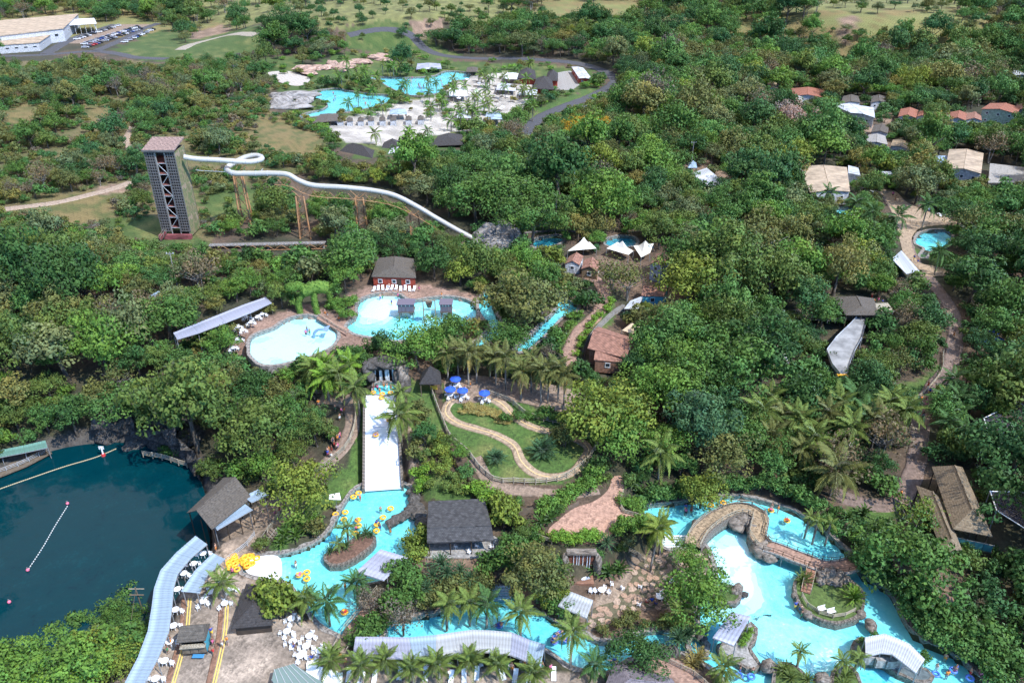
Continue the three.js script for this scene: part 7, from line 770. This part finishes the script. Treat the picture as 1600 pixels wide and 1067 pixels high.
// ================================================================ garden plants and landmark trees
const heroes = []; let heroTrees = 0;
reseed(8001);
function heroTree(px, py, R, leaf, label, o = {}) { const p = P(px, py); R *= K; heroes.push([p.x, p.z, R]); heroTrees++; return tree(p, R, { fine: 1, leaf, label, ...o, v: o.v == null ? undefined : o.v % 5 }); }
function bushAt(px, py, R, leaf, label, group, o = {}) { const p = P(px, py); R *= K; heroes.push([p.x, p.z, R * 0.7]); return bush(p, R, { leaf, label, group, ...o }); }
function palmAt(px, py, h, span, label, o = {}) { const p = o.lv != null ? at(px, py, o.lv) : P(px, py); heroes.push([p.x, p.z, 1]); return palm(p, h, span, { label, ...o }); }
heroTree(815, 522, 6.4, 'olive', 'broad olive tree between the two winding streams', { v: 0 });
heroTree(790, 560, 4, 'mid', 'green tree below the broad olive stream tree');
heroTree(942, 690, 5.6, 'yellow', 'broad yellow-green tree shading the terrace end', { v: 0 });
heroTree(965, 715, 4, 'bright', 'bright green tree at the right end of the kart fence');
heroTree(655, 580, 4.6, 'bright', 'light green tree behind the cave waterfall', { v: 4 });
heroTree(705, 552, 3.6, 'mid', 'green tree beside the cave waterfall trees');
heroTree(474, 806, 4.4, 'yellow', 'yellow-green tree over the path to the timber steps', { v: 1 });
heroTree(1402, 922, 5.3, 'mid', 'large round glossy green tree on the lagoon bank', { v: 1, tall: 0.85 });
heroTree(1092, 968, 3.8, 'bright', 'light green patio tree beside the lagoon beach', { v: 5 });
heroTree(1078, 905, 2.6, 'bright', 'small light green tree at the patio corner', { v: 4 });
heroTree(992, 1046, 2.9, 'dark', 'dense dark small-leaved tree at the river bend', { v: 1, tall: 0.8 });
for (const [x, y, R] of [[745, 350, 6.5], [790, 352, 7], [825, 345, 6], [770, 330, 6]]) heroTree(x, y, R, 'mid', 'dense round mango tree beside the tube slide end', { v: 1, tall: 0.9, group: 'mango trees by the tube slide' });
for (const [x, y, R, l] of [[1040, 660, 5, 'bright'], [1095, 640, 6, 'mid'], [1150, 630, 6, 'mid'], [1130, 590, 5.5, 'mid'], [1060, 600, 5, 'bright'], [1190, 600, 5, 'dark'], [1085, 715, 4.4, 'blue'], [1040, 720, 3.6, 'bright'], [1120, 745, 4, 'olive'], [1165, 720, 4, 'mid'], [1010, 640, 4, 'bright'], [1095, 790, 3, 'yellow']]) heroTree(x, y, R, l, ({ bright: 'light green', mid: 'plain green', dark: 'deep green', blue: 'bluish', olive: 'olive', yellow: 'golden' })[l] + ' tree in the grove behind the lagoon', { group: 'grove trees behind the lagoon ' + l });
for (const [x, y, R, l] of [[70, 1085, 4.4, 'bright'], [20, 1080, 4, 'bright'], [130, 1080, 3.6, 'bright'], [175, 1060, 3.2, 'yellow'], [150, 1045, 2.8, 'yellow'], [195, 1020, 2.4, 'mid'], [190, 980, 2, 'mid'], [210, 990, 2, 'mid'], [110, 1100, 3.6, 'lime']]) heroTree(x, y, R, l, (l === 'mid' ? 'green' : l === 'lime' ? 'lime green' : l === 'bright' ? 'light green' : 'yellowish') + ' tree on the near lake slope', { group: 'near lake slope trees ' + l, tall: 0.8 });
heroTree(838, 940, 3.0, 'olive', 'olive tree left of the small waterfall'); heroTree(838, 905, 2.4, 'olive', 'small olive tree on the bank above the river roof'); heroTree(862, 942, 1.9, 'yellow', 'yellowish small tree beside the small patio roof');
heroTree(905, 222, 5, 'amber', 'tree with yellow flowers beside the resort road', { v: 2 }); heroTree(935, 215, 4, 'amber', 'second yellow-flowering tree by the pole', { v: 2 }); heroTree(1236, 214, 6, 'pink', 'pale pink flowering tree near the town', { v: 4 });
for (const [x, y] of [[740, 990], [690, 965]]) heroTree(x - 110, y, 2.2, 'grey', 'thin grey tree on the lazy river bank', { sparse: 1, group: 'thin river trees', name: 'thin_tree' });
heroTree(1130, 932, 1.2, 'mid', 'thin little tree on the grass tongue', { sparse: 1, name: 'thin_tree' });
heroTree(1420, 850, 2.6, 'yellow', 'thin yellow-leaved tree in front of the thatched annexe', { sparse: 1, name: 'thin_tree', tall: 1.5, bark: mpalebark });
heroTree(980, 470, 4.5, 'olive', 'pale-trunked olive tree beside the tiled cottages', { sparse: 1, name: 'thin_tree', bark: mpalebark }); heroTree(955, 455, 4, 'olive', 'pale-trunked thin tree inside the brick path bend', { sparse: 1, name: 'thin_tree', bark: mpalebark });
// palms
reseed(8101);
[[521, 1052], [606, 1054], [647, 1070], [687, 1062], [732, 1056], [777, 1064], [565, 1068], [835, 1075]].forEach(([x, y]) => palmAt(x, y, rr(1.6, 2.2), rr(1.9, 2.3), 'young coconut palm along the loungers below the long roof', { group: 'young palms along the promenade', lv: 0, n: 18, low: 0, high: 1.3 }));
palmAt(353, 940, 2.6, 2.2, 'lone young coconut palm between the kiosks', { lv: 0, low: -0.1 });
palmAt(628, 700, 5, 3.3, 'tall coconut palm overhanging the white slide', { n: 20 }); palmAt(627, 640, 2.6, 2, 'small palm beside the head of the white slide');
for (const [x, y] of [[512, 606], [536, 622], [563, 650], [514, 626], [494, 610], [548, 605]]) palmAt(x, y, rr(3.4, 4.4), rr(2.8, 3.3), 'coconut palm left of the white slide', { group: 'palms left of the slide', leaf: pick(['palm', 'lime']) });
for (const [x, y, h] of [[560, 935, 2.2], [484, 968, 2.8], [515, 975, 3.2], [698, 982, 3.4], [734, 975, 3], [760, 978, 3], [813, 996, 3.2], [891, 1045, 5], [928, 1058, 1.6], [1126, 1066, 2], [1060, 985, 2.2]]) palmAt(x, y, h, rr(2, 2.5), 'slim feather palm on the lazy river bank', { group: 'feather palms along the lazy river', leaf: pick(['palm', 'palmdark']), lv: 0.1 });
palmAt(1016, 895, 6.2, 2.4, 'tall yellowish palm between plaza and lagoon steps', { leaf: 'yellow', n: 18 }); palmAt(1030, 868, 4.6, 2, 'second yellowish palm beside the lagoon steps', { leaf: 'yellow', n: 16 });
for (const [x, y, h, s] of [[1297, 776, 3.6, 4.2], [1362, 700, 4.2, 3.4], [1304, 670, 4, 3.2], [1402, 682, 4, 3], [1326, 712, 4, 3.2], [1267, 726, 4, 3.2], [1239, 700, 4.4, 3.2], [1217, 692, 4.2, 3], [1329, 660, 4, 3], [1280, 690, 4.4, 3], [1380, 668, 4, 3], [1345, 690, 4, 3], [1179, 690, 4.6, 3.4], [1028, 750, 4, 3.2], [1200, 720, 3.6, 3], [1250, 740, 3.4, 2.8], [1160, 680, 4, 3], [1196, 660, 4.2, 3]]) palmAt(x, y, h, s, 'coconut palm in the grove between lagoon and walkway', { group: 'coconut grove behind the lagoon', leaf: pick(['palm', 'palm', 'olive', 'palmdark']), n: 18, dead: rnd() < 0.4 });
for (const [x, y] of [[1481, 625], [1492, 672], [1500, 700], [1476, 690], [1468, 648], [1488, 655]]) palmAt(x, y, rr(2.4, 3.4), rr(2.2, 2.8), 'dark feather palm on the outer side of the walkway', { group: 'dark palms by the walkway', leaf: 'palmdark' });
for (const [x, y] of [[1258, 838], [1270, 848], [1290, 850]]) palmAt(x, y, 3, 1.3, 'slender little palm on the channel bank', { group: 'slender channel palms', lv: 0.2, n: 9 });
for (const [x, y] of [[1330, 350], [1395, 380], [1370, 400], [1440, 360], [1460, 430], [1290, 330], [1355, 370]]) palmAt(x, y, rr(4, 5.5), rr(2.6, 3.2), 'coconut palm around the beige plaza', { group: 'palms around the beige plaza', leaf: 'palmdark', parts: 0 });
// banana-like and spiky garden plants
reseed(8201);
const garden = (list, name, label, group, o) => { for (const [x, y, r] of list) { const p = P(x, y); heroes.push([p.x, p.z, 0.6]); rosette(p, r * rr(0.9, 1.1), (o.h || 0) * rr(0.7, 1.2), { name, label, group, ...o }); } };
garden([[690, 895, 1.5], [676, 912, 1.3], [700, 912, 1.4], [720, 905, 1.2], [715, 930, 1.3], [668, 935, 1.2], [735, 918, 1.2], [486, 945, 1.5], [472, 950, 1.4], [948, 860, 1.3], [1058, 1015, 1.6], [1072, 1008, 1.4]], 'yucca', 'grey-green spiky yucca on the garden bank', 'yuccas on the garden banks', { n: 44, h: 1.2, leaf: 'blue', low: -0.5, high: 1.4 });
garden([[1092, 1030, 1.5], [1082, 1040, 1.3]], 'variegated_agave', 'pale cream striped agave at the river bend', 'cream agaves', { n: 44, leaf: 'straw', low: 0 });
garden([[455, 828, 1.6], [468, 822, 1.7], [446, 842, 1.6], [478, 832, 1.5], [462, 842, 1.6], [440, 852, 1.4]], 'bird_of_paradise', 'lush broad-leaved clump on the pool lawn bank', 'broad-leaved clumps on the pool bank', { n: 26, broad: 1, leaf: 'bright', low: 0.4, high: 1.4 });
garden([[930, 895, 1.5], [950, 900, 1.6], [968, 895, 1.4], [872, 905, 1.5], [880, 890, 1.3], [1000, 775, 1.5], [1020, 770, 1.6], [990, 760, 1.6], [1040, 768, 1.4], [860, 815, 1.4], [845, 822, 1.5], [1350, 805, 1.3], [1300, 815, 1.2], [1325, 812, 1.3], [1240, 780, 1.5], [1220, 770, 1.5], [1255, 772, 1.5]], 'banana_clump', 'arching broad-leaved clump in the garden bed', 'broad-leaved garden clumps', { n: 24, broad: 1, leaf: 'mid', low: 0.3, high: 1.4 });
// shrubs and hedges
const rowOf = (pts, n, R, leaf, label, group, o) => { const c = new THREE.CatmullRomCurve3(pts.map(([x, y]) => V(x, y, 0))); for (let i = 0; i < n; i++) { const p = c.getPointAt(i / (n - 1)); bushAt(p.x + rr(-1.5, 1.5), p.y, R * rr(0.85, 1.15), leaf, label, group, o); } };
rowOf([[868, 846], [900, 848], [934, 846]], 9, 0.9, 'lime', 'clipped bright hedge shrub on the plaza edge above the waterfall', 'hedge above the waterfall');
rowOf([[960, 836], [980, 831], [1018, 826]], 8, 1.0, 'bright', 'clipped hedge shrub on the plaza edge near the lagoon steps', 'hedge near the lagoon steps');
rowOf([[976, 790], [988, 796], [1000, 800]], 4, 1.0, 'bright', 'clipped hedge shrub at the right plaza corner', 'hedge at the plaza corner');
rowOf([[640, 868], [652, 862], [660, 850], [648, 878]], 5, 1.5, 'yellow', 'golden-green shrub between pavilion and slide pool', 'golden shrubs at the pavilion');
rowOf([[432, 962], [440, 948], [447, 966], [425, 950]], 6, 1.7, 'yellow', 'tall golden shrub beside the dark kiosk', 'golden shrubs by the kiosk', { tall: 1.5 });
rowOf([[778, 812], [792, 806], [800, 822], [786, 828]], 6, 1.5, 'yellow', 'yellow-leaved shrub right of the shingled pavilion', 'yellow shrubs right of the pavilion', { tall: 1.2 });
rowOf([[650, 748], [658, 760], [655, 772], [664, 742]], 5, 0.9, 'lime', 'round lime shrub right of the slide foot', 'lime shrubs at the slide foot');
rowOf([[684, 698], [690, 718], [686, 708], [700, 730], [690, 742]], 6, 1.1, 'yellow', 'yellowish shrub along the orange planter wall', 'shrubs on the planter wall');
rowOf([[655, 640], [660, 665], [655, 690], [648, 720]], 9, 1.1, 'olive', 'brownish shrub between the slide and the garden lawn', 'shrubs right of the slide');
rowOf([[706, 752], [720, 742], [712, 764], [690, 770], [736, 770], [670, 765]], 7, 0.9, 'palm', 'grassy tuft shrub on the lawn above the pavilion', 'tufts above the pavilion');
rowOf([[850, 802], [872, 792], [900, 775], [918, 768], [925, 760]], 9, 1.3, 'bright', 'climbing shrub over the timber wall beside the plaza', 'shrubs over the timber wall');
rowOf([[752, 800], [765, 795], [760, 785], [745, 772]], 5, 1.2, 'lime', 'lime shrub behind the shingled pavilion', 'shrubs behind the pavilion');
rowOf([[760, 890], [790, 884], [806, 894], [812, 870], [830, 880], [800, 860]], 8, 1.4, 'mid', 'green shrub on the slope right of the pavilion', 'shrubs on the pavilion slope');
rowOf([[620, 905], [640, 915], [650, 935], [640, 900], [625, 950], [610, 960], [605, 975]], 9, 1.4, 'mid', 'shrub between the lavender roof and the lazy river', 'shrubs by the lavender roof');
rowOf([[760, 925], [745, 935], [730, 925], [710, 938], [690, 945], [660, 950], [755, 912], [680, 930]], 12, 1.2, 'olive', 'olive shrub on the bank above the lazy river', 'olive shrubs above the river');
rowOf([[570, 985], [580, 1000], [590, 990], [560, 1005], [575, 1012]], 6, 1.1, 'mid', 'shrub beside the footbridge steps', 'shrubs at the footbridge');
rowOf([[880, 966], [866, 955], [855, 940], [862, 925]], 5, 1.3, 'mid', 'shrub left of the small patio roof', 'shrubs by the patio roof');
rowOf([[940, 990], [955, 985], [985, 975], [1000, 965], [970, 975], [1075, 985], [1060, 975], [1040, 978]], 10, 0.8, 'olive', 'low shrub at the edge of the stone patio', 'patio edge shrubs');
rowOf([[1340, 890], [1360, 905], [1385, 915], [1400, 930], [1415, 950], [1425, 970], [1440, 990], [1470, 1005], [1500, 1022], [1530, 1042], [1560, 1075]], 26, 1.3, 'fern', 'leafy shrub hedge along the lagoon bank', 'shrubs on the lagoon bank');
rowOf([[1420, 930], [1440, 950], [1455, 975], [1490, 990], [1520, 1010], [1560, 1040], [1590, 1060]], 16, 1.7, 'mid', 'broad leafy shrub on the shaded slope behind the lagoon', 'shrubs on the shaded slope');
rowOf([[1010, 790], [1040, 780], [1080, 772], [1120, 764], [1160, 764], [1200, 768], [1240, 782], [1275, 800]], 22, 1.3, 'fern', 'overhanging shrub along the far lagoon channel', 'shrubs along the far channel');
rowOf([[1440, 1035], [1455, 1046], [1345, 1000], [1350, 1012]], 5, 0.7, 'mid', 'small shrub on the pool bar island', 'shrubs on the pool bar island');
rowOf([[1165, 1000], [1172, 992], [1160, 1008]], 4, 0.5, 'lime', 'low lime plant under the lavender island roof', 'plants under the island roof');
rowOf([[100, 1000], [160, 975], [185, 955], [205, 940], [215, 960], [212, 1000], [208, 1030]], 14, 1.4, 'mid', 'green shrub on the steep bank below the lake roof', 'shrubs below the lake roof');
rowOf([[790, 660], [830, 655], [870, 660], [900, 672], [920, 680], [850, 650]], 12, 1.0, 'mid', 'low dark shrub between terrace and kart fence', 'shrubs behind the kart fence');
rowOf([[870, 690], [880, 700], [888, 692]], 4, 1.3, 'olive', 'grey-green shrub inside the kart track bend', 'shrubs in the kart bend', { tall: 1.3 });
rowOf([[540, 500], [530, 490], [520, 480], [545, 485], [552, 478]], 6, 1.3, 'bright', 'shrub between the two upper pools', 'shrubs between the upper pools');
rowOf([[905, 500], [890, 515], [880, 535], [872, 556], [900, 478]], 8, 0.9, 'bright', 'clipped green shrub left of the brick path', 'hedge left of the brick path');
rowOf([[955, 478], [940, 495], [922, 515], [910, 535], [903, 556]], 9, 0.8, 'lime', 'clipped lime hedge right of the brick path', 'hedge right of the brick path');
// ---------------------------------------------------------------- woods: fill all ground that the photo does not keep clear
const spots = { tree: [], bare: [], shrub: [] };
function crownClear(x, y, z, R, H, tol) { // how much of a plant of that size would stand before something the photo shows
  const [px, py, s] = proj(x, y + H / 2, z), a = R * s, b = H / 2 * s * 0.95 + R * s * 0.35; let hit = 0, n = 0;
  for (let i = -4; i <= 4; i++) for (let j = -4; j <= 4; j++) { const u = i / 4, v = j / 4; if (u * u + v * v > 1) continue; n++; if (kept(px + u * a, py + v * b)) hit++; } return hit / n <= tol;
}
const blocked = (x, z, g) => { for (const q of zones) if (!q.soft && inBox(q.box, x, z) && inPoly(q.poly, x, z)) return true; for (const r of ribbons) if (segD(r.pts, x, z, false) < r.w / 2 + g) return true; if (inBox(lakeBox, x, z) && (inPoly(lakePoly, x, z))) return true; return false; };
const openPatch = (x, z) => { for (const q of patches) if (['lawn', 'deck', 'tan', 'sand', 'brick', 'brown'].includes(q.kind) && inBox(q.box, x, z) && inPoly(q.p, x, z)) return 2; for (const q of patches) if (['dry', 'grass', 'dirt', 'field'].includes(q.kind) && inBox(q.box, x, z) && inPoly(q.p, x, z)) return 1; return 0; };
const near = [...Array(40)].map(() => []);
reseed(501);
{
  let d = 56; const placed = {}; const cell = (x, z) => floor(x / 9) + ',' + floor(z / 9);
  const free = (x, z, R) => { for (let i = -1; i <= 1; i++) for (let j = -1; j <= 1; j++) for (const q of placed[(floor(x / 9) + i) + ',' + (floor(z / 9) + j)] || []) if (hypot(q[0] - x, q[1] - z) < (q[2] + R) * 0.5) return false; return true; };
  const add = (x, z, R) => (placed[cell(x, z)] ||= []).push([x, z, R]);
  for (const h of heroes) add(h[0], h[1], h[2]);
  const passes = [[5.4, 6.0, 3], [3.5, 3.9, 2], [2.1, 2.4, 1]];
  for (const [gap, size, cls] of passes) for (let z = -66; z > -930; z -= gap * (1 + max(0, (-z - 430) / 520)) * 0.92) { const g = gap * (1 + max(0, (-z - 430) / 520)), wide = min(600, -z * 0.72 + 24); if (cls === 1 && z < -420) continue; for (let x = -wide; x < wide; x += g) {
    const X = x + rr(-0.5, 0.5) * g, Z = z + rr(-0.5, 0.5) * g, h = heightAt(X, Z), [px, py] = proj(X, h, Z), n1 = fbm(X, Z, 0.03, 2), n2 = fbm(X, Z, 0.09, 5);
    if (px < -130 || px > 1730 || py > 1190 || py < -40) continue;
    const op = openPatch(X, Z); if (op === 2) continue;
    const hill = px < 500 && py > 85 && py < 390 && !(px > 330 && py > 330), far = py < 62, gard = py > 600 && px > 620 && px < 1110, low = py > 880 && px > 330;
    let R = size * (0.55 + 0.95 * pow(rnd(), 1.4)) * (hill ? 0.6 : 1) * (gard ? 0.7 : 1), prob = 1;
    if (op === 1) prob = far ? 0.03 : cls === 1 ? 0.3 : 0.12; else if (far) prob = smooth(n1 * 2.5 + 0.62); else if (hill) prob = smooth(n1 * 2.4 + (cls === 1 ? 1.1 : 0.8)); if (low && cls > 1) prob = 0;
    if (rnd() > prob || !free(X, Z, R)) continue;
    const Ht = cls === 1 ? R * 1.5 : R * 2; if (blocked(X, Z, cls === 1 ? 0.5 : 1.2) || !crownClear(X, h, Z, R, Ht, cls === 1 ? 0.14 : 0.07)) continue;
    add(X, Z, R); const s = R * FL / hypot(X, EYE - h, Z);
    const brown = n2 > 0.27 && rnd() < 0.65 || rnd() < (hill ? 0.1 : 0.03);
    let leaf = pick(n1 > 0.1 ? ['dark', 'jade', 'mid', 'moss', 'fern', 'dark'] : n1 > -0.15 ? ['mid', 'fern', 'bright', 'moss', 'olive', 'jade', 'sage'] : ['mid', 'khaki', 'yellow', 'bright', 'moss', 'fern', 'olive']);
    if (hill) leaf = pick(['mid', 'sage', 'jade', 'khaki', 'fern', 'moss', 'olive']); if (px > 1380 && py > 400) leaf = pick(['dark', 'jade', 'fern', 'moss', 'mid']); if (px < 420 && py > 380) leaf = pick(['olive', 'mid', 'fern', 'khaki', 'moss', 'dark', 'moss', 'sage', 'bright']);
    const e = { x: X, y: h, z: Z, R, s, px, py, leaf, tall: rr(0.85, 1.25) };
    if (cls === 1 || (hill && R < 2.6)) { if (brown && hill) e.leaf = pick(['brown', 'grey', 'olive']); spots.shrub.push(e); } else if (brown) { e.leaf = pick(['brown', 'grey', 'olive', 'brown']); spots.bare.push(e); } else spots.tree.push(e);
  } }
}
for (let i = 0; i < 110; i++) { const [x, y] = i % 3 ? [rr(470, 800), rr(0, 52)] : [rr(1285, 1490), rr(2, 48)], p = P(x, y), R = rr(1.6, 4.2); spots.tree.push({ x: p.x, y: heightAt(p.x, p.z), z: p.z, R, s: 1, px: x, py: y, leaf: pick(['dark', 'moss', 'olive', 'jade', 'sage']), tall: rr(0.8, 1.2) }); }
const where = (px, py) => py < 40 ? 'on the far grassy hills' : py < 100 ? (px < 420 ? 'behind the car park' : px < 980 ? 'behind the resort road' : 'on the hill above the town') : py < 250 ? (px < 420 ? 'on the scrubby hillside behind the slide tower' : px < 820 ? 'between the resort pools and the tube slide' : px < 1180 ? 'in the wood beside the resort road' : 'among the town roofs') : py < 400 ? (px < 340 ? 'around the foot of the slide tower' : px < 760 ? 'under the white tube slide' : px < 1100 ? 'behind the white tents' : 'around the cream-roofed hall') : py < 590 ? (px < 420 ? 'in the wood behind the lake' : px < 780 ? 'around the upper children pools' : px < 1010 ? 'beside the winding brick path' : px < 1420 ? 'around the wide grey slide' : 'beside the paved walkway') : py < 760 ? (px < 330 ? 'on the rock wall over the lake' : px < 560 ? 'between the lake and the queue path' : px < 700 ? 'beside the white slide' : px < 960 ? 'around the kart garden' : px < 1420 ? 'behind the large lagoon pool' : 'around the thatched hall') : (px < 330 ? 'on the near lake shore' : px < 660 ? 'beside the slide landing pool' : px < 1000 ? 'around the small waterfall' : px < 1380 ? 'on the lagoon pool islands' : 'along the lagoon pool bank');
const hueName = { dark: 'dark green', mid: 'green', bright: 'bright green', yellow: 'yellow-green', olive: 'olive green', blue: 'bluish green', brown: 'brown half-bare', grey: 'grey half-bare', amber: 'yellow-flowering', pink: 'pink-flowering', moss: 'moss green', fern: 'fern green', sage: 'sage green', khaki: 'khaki green', jade: 'deep green', straw: 'straw-coloured', lime: 'lime green', palm: 'palm green' };
const stuffMesh = (name, geo, mat, list, label, category, f) => { if (!list.length) return; const o = new THREE.InstancedMesh(geo, mat, list.length), m = new THREE.Matrix4(); list.forEach((e, i) => { const s = f(e); m.compose(V(e.x, e.y, e.z), euler(0, e.x * 17.3 % 6.28, 0), V(s, s * e.tall, s)); o.setMatrixAt(i, m); const k = 0.82 + ((e.x * 3.7 + e.z * 1.9) % 1 + 1) % 1 * 0.36; const q = ((e.x * 5.3 - e.z * 2.7) % 1 + 1) % 1 - 0.5; o.setColorAt(i, C(k * (1 + q * 0.22), k, k * (1 - q * 0.22))); }); o.name = numbered(name); o.userData = { label, category, kind: 'stuff' }; shade(o); scene.add(o); };
reseed(909);
function individuals(list, n, make) { list.sort((a, b) => b.s - a.s); list.slice(0, n).forEach(make); return list.slice(n); }
const byLeaf = (list) => { const g = {}; for (const e of list) { e.v = floor(abs(e.x * 13.7 + e.z * 7.1)) ; (g[e.leaf] ||= []).push(e); } return g; };
{
  const rest = individuals(spots.tree, 285 - heroTrees, (e) => tree(V(e.x, e.y, e.z), e.R, { leaf: e.leaf, tall: e.tall, fine: e.s > 46, label: hueName[e.leaf] + ' leafy tree ' + where(e.px, e.py), group: hueName[e.leaf] + ' trees ' + where(e.px, e.py) }));
  for (const [leaf, l] of Object.entries(byLeaf(rest))) TREE.forEach((q, v) => { const part = l.filter((e) => e.v % TREE.length === v); stuffMesh('far_woodland', q.crown, leafMats[leaf], part, 'far-off ' + hueName[leaf] + ' woodland canopy reaching to the hills', 'woodland', (e) => e.R / q.R); if (v < 2) stuffMesh('woodland_trunks', q.trunk, mbark, l.filter((e) => e.v % 2 === v), 'trunks under the far ' + hueName[leaf] + ' woodland', 'trunks', (e) => e.R / q.R); });
  const rb = individuals(spots.bare, 140, (e) => tree(V(e.x, e.y, e.z), e.R, { name: 'bare_tree', sparse: 1, bark: mpalebark, leaf: e.leaf, tall: e.tall, label: hueName[e.leaf].replace(' half-bare', '') + ' half-bare tree ' + where(e.px, e.py), group: hueName[e.leaf] + ' thin trees ' + where(e.px, e.py) }));
  for (const [leaf, l] of Object.entries(byLeaf(rb))) SPARSE.forEach((q, v) => { const part = l.filter((e) => e.v % 2 === v); stuffMesh('far_bare_woodland', q.crown, leafMats[leaf], part, 'far-off ' + hueName[leaf] + ' thin woodland', 'woodland', (e) => e.R / q.R); stuffMesh('far_bare_branches', q.trunk, mpalebark, part, 'bare branches of the far ' + hueName[leaf] + ' woodland', 'branches', (e) => e.R / q.R); });
  const rs = individuals(spots.shrub, 40, (e) => bush(V(e.x, e.y - 0.1, e.z), e.R, { leaf: e.leaf, tall: e.tall, label: hueName[e.leaf] + ' undergrowth shrub ' + where(e.px, e.py), group: hueName[e.leaf] + ' shrubs ' + where(e.px, e.py) }));
  for (const [leaf, l] of Object.entries(byLeaf(rs))) BUSH.forEach((q, v) => stuffMesh('undergrowth', q.crown, leafMats[leaf], l.filter((e) => e.v % 3 === v), hueName[leaf] + ' undergrowth covering the slopes', 'undergrowth', (e) => e.R / q.R));
}
['lime', 'bright', 'khaki', 'fern'].forEach((leaf, i) => stuffMesh('resort_planting', BUSH[i % 3].crown, leafMats[leaf], resortShrubs.filter((e, k) => k % 4 === i).map(([p, R]) => ({ x: p.x, y: p.y, z: p.z, R, tall: 0.8 })), hueName[leaf] + ' planting around the distant resort pools', 'planting', (e) => e.R / 1.5));
buildLand();
renderer.render(scene, camera);
